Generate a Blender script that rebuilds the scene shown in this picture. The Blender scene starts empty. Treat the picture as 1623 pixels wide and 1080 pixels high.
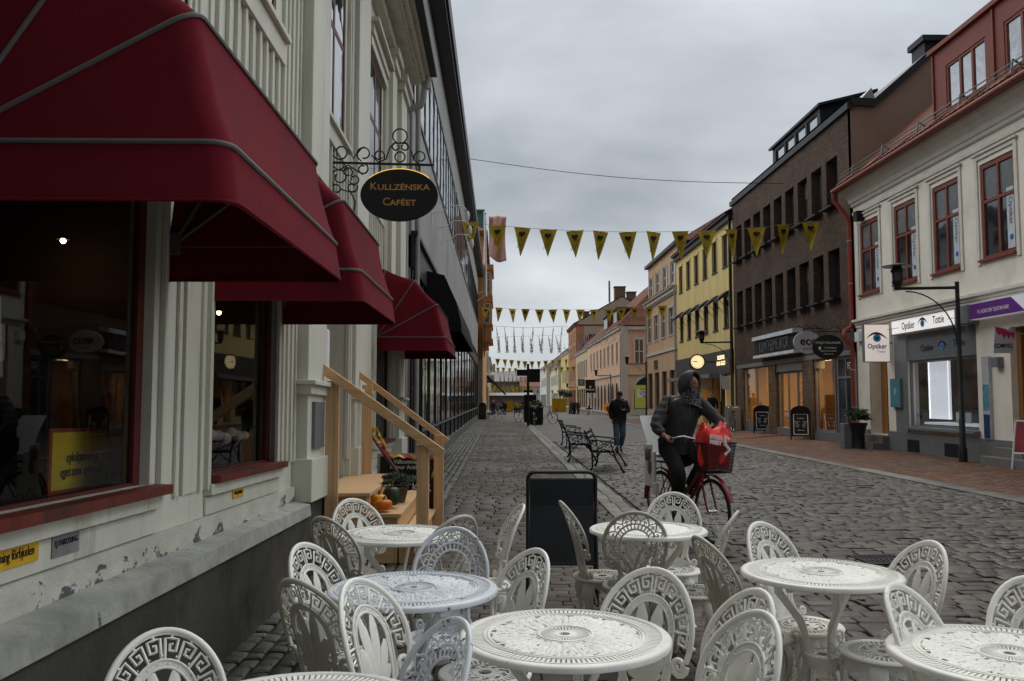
import bpy, math, random
from mathutils import Vector, Matrix
random.seed(11)
R = math.radians
sc = bpy.context.scene
col = sc.collection
# ---------------------------------------------------------------- camera
F_PX = 1350.0                      # focal length in pixels of a 1623 px wide frame
YAW = math.atan(19.5 / F_PX)
PITCH = math.atan(92.0 / F_PX)
cam = bpy.data.cameras.new("camera")
cam.sensor_width = 36.0
cam.lens = F_PX / 1623.0 * 36.0
cam.clip_start = 0.05
cam.clip_end = 2000
camo = bpy.data.objects.new("camera", cam)
col.objects.link(camo)
camo.location = (0, 0, 1.5)
camo.rotation_euler = (R(90) + PITCH, 0, -YAW)
sc.camera = camo
# ---------------------------------------------------------------- sky and sun
SUN_EL, SUN_AZ = R(56), R(8)
world = bpy.data.worlds.new("World")
sc.world = world
world.use_nodes = True
wn, wl = world.node_tree.nodes, world.node_tree.links
bg = wn["Background"]
bg.inputs["Strength"].default_value = 0.12
sky = wn.new("ShaderNodeTexSky")
sky.sky_type = 'NISHITA'
sky.sun_disc = False
sky.sun_elevation = SUN_EL
sky.sun_rotation = SUN_AZ
sky.air_density = 1.2
sky.dust_density = 3.0
tc = wn.new("ShaderNodeTexCoord")
mp = wn.new("ShaderNodeMapping")
mp.inputs["Scale"].default_value = (1.0, 1.0, 2.6)
mp.inputs["Location"].default_value = (0.35, 0.2, 0.1)
nz = wn.new("ShaderNodeTexNoise")
nz.inputs["Scale"].default_value = 2.3
nz.inputs["Detail"].default_value = 6
nz.inputs["Roughness"].default_value = 0.5
nz.inputs["Distortion"].default_value = 0.25
cr = wn.new("ShaderNodeValToRGB")
cr.color_ramp.elements[0].position = 0.32
cr.color_ramp.elements[1].position = 0.72
SKY_LO = (1.75, 1.95, 2.12, 1)
SKY_HI = (4.3, 4.55, 4.85, 1)
cr.color_ramp.elements[0].color = SKY_LO
cr.color_ramp.elements[1].color = SKY_HI
wl.new(tc.outputs["Generated"], mp.inputs["Vector"])
wl.new(mp.outputs["Vector"], nz.inputs["Vector"])
wl.new(nz.outputs["Fac"], cr.inputs["Fac"])
# an overcast sky: brighter overhead, and a pale band low over the street
sp = wn.new("ShaderNodeSeparateXYZ")
wl.new(tc.outputs["Generated"], sp.inputs[0])
zr = wn.new("ShaderNodeValToRGB")
els = zr.color_ramp.elements
els[0].position = 0.0; els[0].color = (1.65, 1.62, 1.55, 1)
els[1].position = 1.0; els[1].color = (2.6, 2.55, 2.45, 1)
for p, v in ((0.12, 1.45), (0.24, 1.08), (0.45, 1.12), (0.58, 2.6), (0.72, 3.2), (0.85, 2.8)):
    e = els.new(p); e.color = (v, v * .985, v * .95, 1) if v > 2 else (v, v, v, 1)
wl.new(sp.outputs["Z"], zr.inputs["Fac"])
# unseen sky behind the camera dimmed, added to darken faces turned that way
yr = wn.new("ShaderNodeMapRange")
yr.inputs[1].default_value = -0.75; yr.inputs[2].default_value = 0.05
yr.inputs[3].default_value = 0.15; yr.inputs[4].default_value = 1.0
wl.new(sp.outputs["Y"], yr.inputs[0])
mm = wn.new("ShaderNodeMix"); mm.data_type = 'RGBA'; mm.blend_type = 'MULTIPLY'
mm.inputs[0].default_value = 1.0
wl.new(cr.outputs["Color"], mm.inputs[6]); wl.new(zr.outputs["Color"], mm.inputs[7])
mx = wn.new("ShaderNodeMix"); mx.data_type = 'RGBA'
mx.inputs[0].default_value = 0.93
wl.new(sky.outputs["Color"], mx.inputs[6])
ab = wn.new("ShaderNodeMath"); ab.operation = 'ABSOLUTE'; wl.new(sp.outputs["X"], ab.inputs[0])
xr = wn.new("ShaderNodeMapRange")  # unseen sky at both sides brightened, added to light the street walls
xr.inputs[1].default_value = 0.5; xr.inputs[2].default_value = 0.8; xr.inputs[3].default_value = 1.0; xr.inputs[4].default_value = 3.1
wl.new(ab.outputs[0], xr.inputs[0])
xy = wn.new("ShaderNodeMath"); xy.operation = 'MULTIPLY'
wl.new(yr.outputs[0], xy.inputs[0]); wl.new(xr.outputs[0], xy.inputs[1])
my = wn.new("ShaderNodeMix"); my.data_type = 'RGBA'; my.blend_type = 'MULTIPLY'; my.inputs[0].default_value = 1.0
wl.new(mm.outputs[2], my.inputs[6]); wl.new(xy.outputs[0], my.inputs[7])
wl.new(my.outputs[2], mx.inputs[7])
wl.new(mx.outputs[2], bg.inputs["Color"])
sun = bpy.data.lights.new("sun", 'SUN')
sun.energy = 0.8
sun.angle = R(35)
sun.color = (1.0, 0.965, 0.91)
suno = bpy.data.objects.new("sun", sun)
col.objects.link(suno)
suno.location = (-10, -10, 40)
# light travels away from the sun: sky rotation is measured from +Y clockwise
sd = Vector((math.sin(SUN_AZ) * math.cos(SUN_EL), math.cos(SUN_AZ) * math.cos(SUN_EL), math.sin(SUN_EL)))
suno.rotation_euler = sd.to_track_quat('Z', 'Y').to_euler()
sc.view_settings.view_transform = 'Standard'
sc.view_settings.look = 'None'
sc.view_settings.exposure = 0.32
sc.view_settings.gamma = 1.0
sc.render.resolution_x, sc.render.resolution_y = 1024, 681
sc.cycles.max_bounces = 8
sc.cycles.transparent_max_bounces = 16

# ---------------------------------------------------------------- helpers
_fw = Vector((math.sin(YAW) * math.cos(PITCH), math.cos(YAW) * math.cos(PITCH), math.sin(PITCH)))
_rt = Vector((math.cos(YAW), -math.sin(YAW), 0))
_up = _rt.cross(_fw)
def ray(px, py):
    return _fw + _rt * ((px - 811.5) / F_PX) + _up * ((540 - py) / F_PX)
def atX(px, py, X):
    d = ray(px, py); return Vector((0, 0, 1.5)) + d * (X / d.x)
def atY(px, py, Y):
    d = ray(px, py); return Vector((0, 0, 1.5)) + d * (Y / d.y)
def atZ(px, py, Z=0.0):
    d = ray(px, py); return Vector((0, 0, 1.5)) + d * ((Z - 1.5) / d.z)

ID = Matrix.Identity(4)
def T(x, y, z): return Matrix.Translation((x, y, z))
def RZ(a): return Matrix.Rotation(a, 4, 'Z')
def RX(a): return Matrix.Rotation(a, 4, 'X')
def RY(a): return Matrix.Rotation(a, 4, 'Y')
def SC(x, y, z): return Matrix.Diagonal((x, y, z, 1))
def frame(O, U, V, N):
    m = Matrix.Identity(4)
    for i, a in enumerate((U, V, N, O)):
        for j in range(3): m[j][i] = a[j]
    return m
WL = {}
def put(o, parent=None, local=False):
    col.objects.link(o)
    if parent is not None:
        o.parent = parent
        if local:
            WL[o.name] = WL.get(parent.name, Vector((0, 0, 0)))
            o.location = (0, 0, 0)
        else:
            o.location = -WL.get(parent.name, Vector((0, 0, 0)))
            WL[o.name] = Vector((0, 0, 0))
    else:
        WL[o.name] = Vector((0, 0, 0))
    return o
def tag(o, label=None, cat=None, group=None, kind=None):
    if label: o['label'] = label
    if cat: o['category'] = cat
    if group: o['group'] = group
    if kind: o['kind'] = kind
    return o
def thing(name, label, cat, loc=(0, 0, 0), rz=0.0, group=None):
    o = bpy.data.objects.new(name, None)
    o.empty_display_size = 0.2
    col.objects.link(o)
    o.location = loc
    o.rotation_euler = (0, 0, rz)
    WL[o.name] = Vector(loc)
    return tag(o, label, cat, group)
def copy_tree(o, parent=None):
    c = o.copy(); col.objects.link(c)
    if parent is not None:
        c.parent = parent
    for ch in list(o.children): copy_tree(ch, c)
    return c

class MB:
    def __init__(s, M=None):
        s.v, s.f, s.m, s.mi, s.X = [], [], [], 0, (M or ID)
    def add(s, vs, fs):
        n = len(s.v)
        X = s.X
        s.v.extend([X @ Vector(p) for p in vs])
        s.f.extend([tuple(i + n for i in f) for f in fs])
        s.m.extend([s.mi] * len(fs))
    def box(s, x0, x1, y0, y1, z0, z1):
        s.add([(x0, y0, z0), (x1, y0, z0), (x1, y1, z0), (x0, y1, z0), (x0, y0, z1), (x1, y0, z1), (x1, y1, z1), (x0, y1, z1)],
              [(0, 3, 2, 1), (4, 5, 6, 7), (0, 1, 5, 4), (1, 2, 6, 5), (2, 3, 7, 6), (3, 0, 4, 7)])
    def quad(s, a, b, c, d): s.add([a, b, c, d], [(0, 1, 2, 3)])
    def prism(s, poly, z0, z1):
        n = len(poly)
        s.add([(p[0], p[1], z0) for p in poly] + [(p[0], p[1], z1) for p in poly],
              [tuple(range(n - 1, -1, -1)), tuple(range(n, 2 * n))] + [(i, (i + 1) % n, n + (i + 1) % n, n + i) for i in range(n)])
    def tube(s, pts, r, n=6, closed=False, flat=1.0, nrm=None, caps=True):
        P = [Vector(p) for p in pts]
        m = len(P)
        if not hasattr(r, '__len__'): r = [r] * m
        vs = []
        ref = Vector(nrm) if nrm is not None else None
        prev = None
        for i in range(m):
            a = P[(i - 1) % m] if (closed or i > 0) else P[i]
            b = P[(i + 1) % m] if (closed or i < m - 1) else P[i]
            t = (b - a)
            if t.length < 1e-9: t = Vector((0, 0, 1))
            t.normalize()
            if ref is not None:
                w = ref - t * ref.dot(t)
                if w.length < 1e-6: w = t.orthogonal()
            elif prev is None:
                w = t.orthogonal()
            else:
                w = prev - t * prev.dot(t)
                if w.length < 1e-6: w = t.orthogonal()
            w.normalize(); prev = w
            u = t.cross(w)
            for k in range(n):
                a_ = 2 * math.pi * k / n
                vs.append(P[i] + u * (math.cos(a_) * r[i]) + w * (math.sin(a_) * r[i] * flat))
        fs = []
        mm_ = m if closed else m - 1
        for i in range(mm_):
            j = (i + 1) % m
            for k in range(n):
                k2 = (k + 1) % n
                fs.append((i * n + k, i * n + k2, j * n + k2, j * n + k))
        if not closed and caps:
            fs.append(tuple(range(n - 1, -1, -1)))
            fs.append(tuple((m - 1) * n + k for k in range(n)))
        s.add(vs, fs)
    def bar(s, a, b, w, h=None, up=(0, 0, 1)):
        """rectangular bar from a to b, w wide sideways, h high along up"""
        h = h or w
        a, b = Vector(a), Vector(b)
        t = (b - a).normalized()
        u = Vector(up); u = (u - t * u.dot(t))
        if u.length < 1e-6: u = t.orthogonal()
        u.normalize(); q = t.cross(u)
        vs = []
        for p in (a, b):
            for su, sq in ((-1, -1), (1, -1), (1, 1), (-1, 1)):
                vs.append(p + u * (su * h / 2) + q * (sq * w / 2))
        s.add(vs, [(0, 1, 2, 3), (7, 6, 5, 4), (0, 4, 5, 1), (1, 5, 6, 2), (2, 6, 7, 3), (3, 7, 4, 0)])
    def lathe(s, prof, n=24, cx=0, cy=0, cap=True):
        vs = []
        for r_, z in prof:
            for k in range(n):
                a = 2 * math.pi * k / n
                vs.append((cx + r_ * math.cos(a), cy + r_ * math.sin(a), z))
        fs = []
        for i in range(len(prof) - 1):
            for k in range(n):
                k2 = (k + 1) % n
                fs.append((i * n + k, i * n + k2, (i + 1) * n + k2, (i + 1) * n + k))
        if cap:
            if prof[0][0] > 1e-5: fs.append(tuple(range(n - 1, -1, -1)))
            if prof[-1][0] > 1e-5: fs.append(tuple((len(prof) - 1) * n + k for k in range(n)))
        s.add(vs, fs)
    def ball(s, c, r, n=10, sz=None):
        sx, sy, sz_ = sz or (1, 1, 1)
        vs, fs = [], []
        h = n // 2 + 1
        for i in range(h + 1):
            th = math.pi * i / h
            for k in range(n):
                a = 2 * math.pi * k / n
                vs.append((c[0] + r * sx * math.sin(th) * math.cos(a), c[1] + r * sy * math.sin(th) * math.sin(a), c[2] + r * sz_ * math.cos(th)))
        for i in range(h):
            for k in range(n):
                k2 = (k + 1) % n
                fs.append((i * n + k, (i + 1) * n + k, (i + 1) * n + k2, i * n + k2))
        s.add(vs, fs)
    def wall(s, u0, u1, v0, v1, holes, depth=0.12, n0=0.0):
        """a wall sheet in the local (u,v) plane with rectangular holes and their reveals going back"""
        us = sorted({u0, u1} | {h[0] for h in holes} | {h[1] for h in holes})
        vs = sorted({v0, v1} | {h[2] for h in holes} | {h[3] for h in holes})
        us = [u for u in us if u0 <= u <= u1]; vs = [v for v in vs if v0 <= v <= v1]
        for i in range(len(us) - 1):
            for j in range(len(vs) - 1):
                cu, cv = (us[i] + us[i + 1]) / 2, (vs[j] + vs[j + 1]) / 2
                if any(h[0] < cu < h[1] and h[2] < cv < h[3] for h in holes): continue
                s.quad((us[i], vs[j], n0), (us[i + 1], vs[j], n0), (us[i + 1], vs[j + 1], n0), (us[i], vs[j + 1], n0))
        for h in holes:
            a, b, c, d = h[:4]
            dd = n0 - (h[4] if len(h) > 4 else depth)
            s.quad((a, c, n0), (a, c, dd), (a, d, dd), (a, d, n0))
            s.quad((b, c, n0), (b, d, n0), (b, d, dd), (b, c, dd))
            s.quad((a, d, n0), (a, d, dd), (b, d, dd), (b, d, n0))
            s.quad((a, c, n0), (b, c, n0), (b, c, dd), (a, c, dd))
    def build(s, name, mats, parent=None, smooth=None, local=False, bevel=0, kind=None):
        me = bpy.data.meshes.new(name)
        me.from_pydata([tuple(p) for p in s.v], [], s.f)
        if not isinstance(mats, (list, tuple)): mats = [mats]
        for m in mats: me.materials.append(m)
        if len(mats) > 1: me.polygons.foreach_set('material_index', s.m)
        if smooth is not None:
            me.polygons.foreach_set('use_smooth', [True] * len(me.polygons))
            me.set_sharp_from_angle(angle=R(smooth))
        me.update()
        o = bpy.data.objects.new(name, me)
        put(o, parent, local)
        if bevel:
            b = o.modifiers.new("bevel", 'BEVEL'); b.width = bevel; b.segments = 2; b.limit_method = 'ANGLE'; b.angle_limit = R(40)
        if kind: o['kind'] = kind
        return o

def text(body, size, M, mat_, parent=None, sx=1.0, extrude=0.001, align='CENTER', name='lettering', local=False, spacing=1.0, lines=1.0, bold=0.0):
    cu = bpy.data.curves.new(name, 'FONT')
    cu.body = body; cu.size = size; cu.extrude = extrude; cu.align_x = align; cu.align_y = 'CENTER'
    cu.space_character = spacing; cu.space_line = lines; cu.resolution_u = 3; cu.offset = bold
    t = bpy.data.objects.new(name, cu)
    me = bpy.data.meshes.new_from_object(t)
    bpy.data.objects.remove(t)
    me.name = name
    me.transform(M @ SC(sx, 1, 1))
    me.materials.clear(); me.materials.append(mat_)
    o = bpy.data.objects.new(name, me)
    return put(o, parent, local)

# ---------------------------------------------------------------- materials
def _n(nt, t, **kw):
    n = nt.nodes.new(t)
    for k, v in kw.items():
        if k in n.inputs: n.inputs[k].default_value = v
        else: setattr(n, k, v)
    return n
def newmat(name):
    m = bpy.data.materials.new(name); m.use_nodes = True
    return m, m.node_tree, m.node_tree.nodes["Principled BSDF"]
def ramp(nt, fac, stops):
    r = nt.nodes.new("ShaderNodeValToRGB")
    e = r.color_ramp.elements
    e[0].position, e[0].color = stops[0][0], tuple(stops[0][1]) + ((1,) if len(stops[0][1]) == 3 else ())
    e[1].position, e[1].color = stops[-1][0], tuple(stops[-1][1]) + ((1,) if len(stops[-1][1]) == 3 else ())
    for p, c in stops[1:-1]:
        x = e.new(p); x.color = tuple(c) + ((1,) if len(c) == 3 else ())
    nt.links.new(fac, r.inputs["Fac"])
    return r.outputs["Color"]
def mul(c, k): return tuple(max(0.0, min(1.0, x * k)) for x in c[:3])
def mixc(nt, fac, a, b, mode='MIX'):
    m = nt.nodes.new("ShaderNodeMix"); m.data_type = 'RGBA'; m.blend_type = mode
    for i, x in ((0, fac), (6, a), (7, b)):
        if hasattr(x, 'is_linked') or hasattr(x, 'links'): nt.links.new(x, m.inputs[i])
        elif i == 0: m.inputs[0].default_value = x
        else: m.inputs[i].default_value = tuple(x[:3]) + (1,)
    return m.outputs[2]
def coords(nt, kind='Object', scale=(1, 1, 1)):
    if kind == 'World':
        g = nt.nodes.new("ShaderNodeNewGeometry"); out = g.outputs["Position"]
    else:
        g = nt.nodes.new("ShaderNodeTexCoord"); out = g.outputs[kind]
    mp_ = nt.nodes.new("ShaderNodeMapping"); mp_.inputs["Scale"].default_value = scale
    nt.links.new(out, mp_.inputs["Vector"])
    return mp_.outputs["Vector"]
def noise(nt, vec, scale, detail=4, rough=0.55, dist=0.0):
    n = _n(nt, "ShaderNodeTexNoise", Scale=scale, Detail=detail, Roughness=rough, Distortion=dist)
    nt.links.new(vec, n.inputs["Vector"]); return n.outputs["Fac"]
def bumpn(nt, bsdf, h, strength=0.3, dist=0.01, prev=None):
    b = _n(nt, "ShaderNodeBump", Strength=strength, Distance=dist)
    nt.links.new(h, b.inputs["Height"])
    if prev is not None: nt.links.new(prev, b.inputs["Normal"])
    nt.links.new(b.outputs["Normal"], bsdf.inputs["Normal"])
    return b.outputs["Normal"]
_mc = {}
def mat(name, c, rough=0.6, var=0.12, scale=4.0, bump=0.0, bscale=60.0, metal=0.0, spec=0.28, stretch=(1, 1, 1), kind='World',
        dirt=None, dirt_scale=1.2, dirt_lo=0.55, dirt_hi=0.75, coat=0.0):
    if name in _mc: return _mc[name]
    m, nt, b = newmat(name)
    v = coords(nt, kind, stretch)
    f = noise(nt, v, scale, 6)
    c_ = ramp(nt, f, [(0.25, mul(c, 1 - var)), (0.75, mul(c, 1 + var))])
    if dirt is not None:
        f2 = noise(nt, v, dirt_scale, 8, 0.65, 0.4)
        msk = ramp(nt, f2, [(dirt_lo, (0, 0, 0)), (dirt_hi, (1, 1, 1))])
        c_ = mixc(nt, msk, c_, dirt)
    nt.links.new(c_, b.inputs["Base Color"])
    rr = nt.nodes.new("ShaderNodeMapRange"); rr.inputs[3].default_value = max(0.02, rough - 0.1); rr.inputs[4].default_value = min(1, rough + 0.1)
    nt.links.new(f, rr.inputs[0]); nt.links.new(rr.outputs[0], b.inputs["Roughness"])
    b.inputs["Metallic"].default_value = metal
    b.inputs["Specular IOR Level"].default_value = spec
    b.inputs["Coat Weight"].default_value = coat
    if bump:
        bumpn(nt, b, noise(nt, v, bscale, 5), bump, 0.01)
    _mc[name] = m
    return m
def emat(name, c, strength):
    if name in _mc: return _mc[name]
    m, nt, b = newmat(name)
    b.inputs["Base Color"].default_value = tuple(c[:3]) + (1,)
    b.inputs["Emission Color"].default_value = tuple(c[:3]) + (1,)
    b.inputs["Emission Strength"].default_value = strength
    b.inputs["Roughness"].default_value = 0.5
    _mc[name] = m
    return m
def glassmat(name, tint=(0.9, 0.92, 0.92), refl=0.12, wav=0.02, fres=1.0):
    m, nt, b = newmat(name)
    nt.nodes.remove(b)
    out = nt.nodes["Material Output"]
    tr = _n(nt, "ShaderNodeBsdfTransparent"); tr.inputs["Color"].default_value = tint + (1,)
    gl = _n(nt, "ShaderNodeBsdfGlossy", Roughness=0.015); gl.inputs["Color"].default_value = (0.95, 0.97, 1, 1)
    fr = _n(nt, "ShaderNodeFresnel", IOR=1.5)
    ad = nt.nodes.new("ShaderNodeMath"); ad.operation = 'MULTIPLY_ADD'; ad.inputs[1].default_value = fres; ad.inputs[2].default_value = refl; ad.use_clamp = True
    mix = nt.nodes.new("ShaderNodeMixShader")
    v = coords(nt, 'World')
    h = noise(nt, v, 1.3, 2)
    bp = _n(nt, "ShaderNodeBump", Strength=wav, Distance=0.3)
    nt.links.new(h, bp.inputs["Height"]); nt.links.new(bp.outputs[0], gl.inputs["Normal"])
    nt.links.new(fr.outputs[0], ad.inputs[0]); nt.links.new(ad.outputs[0], mix.inputs[0])
    nt.links.new(tr.outputs[0], mix.inputs[1]); nt.links.new(gl.outputs[0], mix.inputs[2])
    nt.links.new(mix.outputs[0], out.inputs["Surface"])
    _mc[name] = m
    return m
def brickmat(name, c1, c2, mortar, bw, bh, msize=0.012, ground=False, rough=0.8, bump=0.6, offset=0.5, wob=0.0, bias=0.0, sheen=None, swap=False):
    m, nt, b = newmat(name)
    g = nt.nodes.new("ShaderNodeNewGeometry")
    s_ = nt.nodes.new("ShaderNodeSeparateXYZ"); nt.links.new(g.outputs["Position"], s_.inputs[0])
    cb = nt.nodes.new("ShaderNodeCombineXYZ")
    if ground:
        nt.links.new(s_.outputs["Y" if swap else "X"], cb.inputs[0]); nt.links.new(s_.outputs["X" if swap else "Y"], cb.inputs[1])
    else:
        ad = nt.nodes.new("ShaderNodeMath"); ad.operation = 'ADD'
        nt.links.new(s_.outputs["X"], ad.inputs[0]); nt.links.new(s_.outputs["Y"], ad.inputs[1])
        nt.links.new(ad.outputs[0], cb.inputs[0]); nt.links.new(s_.outputs["Z"], cb.inputs[1])
    vec = cb.outputs[0]
    if wob:
        nn = _n(nt, "ShaderNodeTexNoise", Scale=2.5, Detail=3)
        nt.links.new(vec, nn.inputs["Vector"])
        vm = nt.nodes.new("ShaderNodeVectorMath"); vm.operation = 'MULTIPLY_ADD'
        vm.inputs[1].default_value = (wob, wob, 0)
        nt.links.new(nn.outputs["Color"], vm.inputs[0]); nt.links.new(vec, vm.inputs[2])
        vec = vm.outputs[0]
    br = nt.nodes.new("ShaderNodeTexBrick")
    br.offset = offset
    br.inputs["Color1"].default_value = tuple(c1) + (1,); br.inputs["Color2"].default_value = tuple(c2) + (1,)
    br.inputs["Mortar"].default_value = tuple(mortar) + (1,)
    br.inputs["Scale"].default_value = 1.0; br.inputs["Mortar Size"].default_value = msize
    br.inputs["Mortar Smooth"].default_value = 0.3; br.inputs["Bias"].default_value = bias
    br.inputs["Brick Width"].default_value = bw; br.inputs["Row Height"].default_value = bh
    nt.links.new(vec, br.inputs["Vector"])
    v = coords(nt, 'World')
    f2 = noise(nt, v, 0.7, 7, 0.6)
    sh = ramp(nt, f2, [(0.3, (0.72, 0.72, 0.72)), (0.7, (1.2, 1.18, 1.16))])
    c_ = mixc(nt, 1.0, br.outputs["Color"], sh, 'MULTIPLY')
    nt.links.new(c_, b.inputs["Base Color"])
    b.inputs["Specular IOR Level"].default_value = .22
    if sheen:
        nt.links.new(ramp(nt, noise(nt, v, 0.5, 5), [(0.35, (sheen[0],) * 3), (0.65, (sheen[1],) * 3)]), b.inputs["Roughness"])
    else: b.inputs["Roughness"].default_value = rough
    inv = nt.nodes.new("ShaderNodeMath"); inv.operation = 'SUBTRACT'; inv.inputs[0].default_value = 1.0
    nt.links.new(br.outputs["Fac"], inv.inputs[1])
    n1 = bumpn(nt, b, inv.outputs[0], bump, 0.02)
    bumpn(nt, b, noise(nt, v, 35, 5), 0.25, 0.01, n1)
    _mc[name] = m
    return m
# ---------------------------------------------------------------- palette
CREAM = mat('cream_boards', (.60, .59, .50), .55, .08, 3, .25, 40, stretch=(1, 1, .25), dirt=(.36, .345, .28), dirt_scale=2.2, dirt_lo=.55, dirt_hi=.8)
CREAM_D = mat('cream_trim', (.56, .545, .46), .55, .1, 5, .3, 60, stretch=(1, 1, .2), dirt=(.3, .28, .22), dirt_scale=4, dirt_lo=.56, dirt_hi=.72)
DKRED = mat('oxide_red_frame', (.085, .014, .011), .45, .18, 12, .2, 80)
SILLRED = mat('sill_red', (.14, .026, .018), .5, .3, 9, .3, 60, dirt=(.06, .025, .018), dirt_scale=5, dirt_lo=.5, dirt_hi=.62)
BURG = mat('burgundy_canvas', (.128, .008, .015), .9, .16, 1.6, .3, 260, spec=.12, stretch=(1, 1, .45), dirt=(.085, .007, .011), dirt_scale=1.5, dirt_lo=.48, dirt_hi=.78)
PIPING = mat('grey_piping', (.11, .105, .10), .6, .1, 30)
BLACKM = mat('black_iron', (.018, .018, .02), .45, .2, 10, .1, 90)
BLACKP = mat('black_matt', (.012, .012, .013), .6, .2, 8)
CHALK = mat('blank_blackboard', (.025, .028, .032), .55, .25, 2.5)
ALU = mat('alu', (.35, .35, .36), .4, .1, 8, metal=.6)
GREYM = mat('grey_metal', (.16, .165, .17), .45, .12, 6)
ZINC = mat('zinc_pipe', (.33, .33, .30), .5, .12, 4, .1, 40)
GLASS_D = None
PLINTH = mat('plinth_render', (.07, .064, .05), .85, .25, 1.6, .6, 30, dirt=(.03, .028, .02), dirt_scale=1.1, dirt_lo=.5, dirt_hi=.65)
WOOD = mat('new_pine', (.62, .39, .20), .55, .24, 5, .1, 60, stretch=(.25, 6, 6), kind='Object', dirt=(.28, .13, .05), dirt_scale=1.6, dirt_lo=.66, dirt_hi=.74)
WOODV = mat('new_pine_post', (.62, .39, .20), .55, .24, 5, .1, 60, stretch=(6, 6, .25), kind='Object', dirt=(.28, .13, .05), dirt_scale=1.6, dirt_lo=.66, dirt_hi=.74)
DOORW = mat('old_door_brown', (.12, .055, .04), .5, .2, 6, .1, 50, stretch=(3, 3, .4))
WHITEP = mat('white_plastic', (.72, .72, .7), .4, .04, 5)
GOLD = mat('gold_letters', (.55, .30, .08), .35, .1, 10, metal=.4)
WHITEL = mat('white_letters', (.75, .75, .73), .6, .05, 10)
INK = mat('ink', (.015, .015, .02), .6, .1, 10)
YELS = mat('yellow_enamel', (.62, .36, .02), .4, .12, 6, dirt=(.3, .16, .02), dirt_scale=6)
PANE = glassmat('window_pane', tint=(.75, .77, .77), refl=.015, wav=.006, fres=.62)
PANE_S = glassmat('shop_pane', refl=.0, wav=.003, fres=.55)
PANE_R = glassmat('mirror_pane', (.25, .27, .28), refl=.30, wav=.06)
def darkglass(name, c=(.012, .014, .017), rough=.05, wav=.1, dist=.25):
    m, nt, b = newmat(name)
    v = coords(nt, 'World')
    nt.links.new(ramp(nt, noise(nt, v, .8, 2), [(.35, mul(c, .5)), (.65, mul(c, 2.2))]), b.inputs["Base Color"])
    b.inputs["Roughness"].default_value = rough
    b.inputs["Specular IOR Level"].default_value = .9
    b.inputs["IOR"].default_value = 1.6
    bumpn(nt, b, noise(nt, v, .9, 1), wav, dist)
    return m
UGL = darkglass('upper_glass')
UGL2 = darkglass('upper_glass_bright', (.03, .033, .037), .04, .05)
# window glass that mirrors the pale sky above the street
m_, nt_, b_ = newmat('sky_reflecting_glass')
b_.inputs["Base Color"].default_value = (.05, .055, .06, 1); b_.inputs["Metallic"].default_value = 0.0
b_.inputs["Roughness"].default_value = .03; b_.inputs["IOR"].default_value = 4.2; b_.inputs["Specular IOR Level"].default_value = .9
bumpn(nt_, b_, noise(nt_, coords(nt_, 'World'), 1.6, 2), .08, .2)
SKYGL = m_
# peeling painted base board
m_, nt_, b_ = newmat('peeling_paint')
v_ = coords(nt_, 'World', (1, 1, 1.6))
base_ = ramp(nt_, noise(nt_, v_, 5, 8, .6), [(.3, (.44, .43, .36)), (.7, (.60, .585, .51))])
f0_ = noise(nt_, v_, 4.6, 10, .68, .35)
g_ = nt_.nodes.new("ShaderNodeNewGeometry"); s_ = nt_.nodes.new("ShaderNodeSeparateXYZ"); nt_.links.new(g_.outputs["Position"], s_.inputs[0])
h1_ = nt_.nodes.new("ShaderNodeMath"); h1_.operation = 'MULTIPLY_ADD'; h1_.inputs[1].default_value = .02; nt_.links.new(s_.outputs["Y"], h1_.inputs[0]); nt_.links.new(s_.outputs["Z"], h1_.inputs[2])
h2_ = nt_.nodes.new("ShaderNodeMath"); h2_.operation = 'MULTIPLY_ADD'; h2_.inputs[1].default_value = -1.25; nt_.links.new(h1_.outputs[0], h2_.inputs[0]); nt_.links.new(f0_, h2_.inputs[2])
h3_ = nt_.nodes.new("ShaderNodeMath"); h3_.operation = 'ADD'; h3_.inputs[1].default_value = 1.04; nt_.links.new(h2_.outputs[0], h3_.inputs[0])
f1_ = h3_.outputs[0]
msk_ = ramp(nt_, f1_, [(.55, (0, 0, 0)), (.558, (1, 1, 1))])
nt_.links.new(mixc(nt_, msk_, base_, (.085, .088, .095)), b_.inputs["Base Color"])
b_.inputs["Roughness"].default_value = .7
bumpn(nt_, b_, f1_, .5, .02, bumpn(nt_, b_, noise(nt_, v_, 30, 5), .4, .01))
PEEL = m_
m_, nt_, b_ = newmat('ledge_paint')
v_ = coords(nt_, 'World', (1, 1, 1))
base_ = ramp(nt_, noise(nt_, v_, 4, 8, .65), [(.3, (.24, .24, .21)), (.7, (.50, .49, .45))])
f1_ = noise(nt_, v_, 5.5, 10, .7, .4)
msk_ = ramp(nt_, f1_, [(.63, (0, 0, 0)), (.64, (1, 1, 1))])
nt_.links.new(mixc(nt_, msk_, base_, (.10, .10, .10)), b_.inputs['Base Color'])
b_.inputs['Roughness'].default_value = .6
bumpn(nt_, b_, noise(nt_, v_, 6, 5), .6, .03, bumpn(nt_, b_, noise(nt_, v_, 40, 5), .4, .01))
LEDGE = m_

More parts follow.
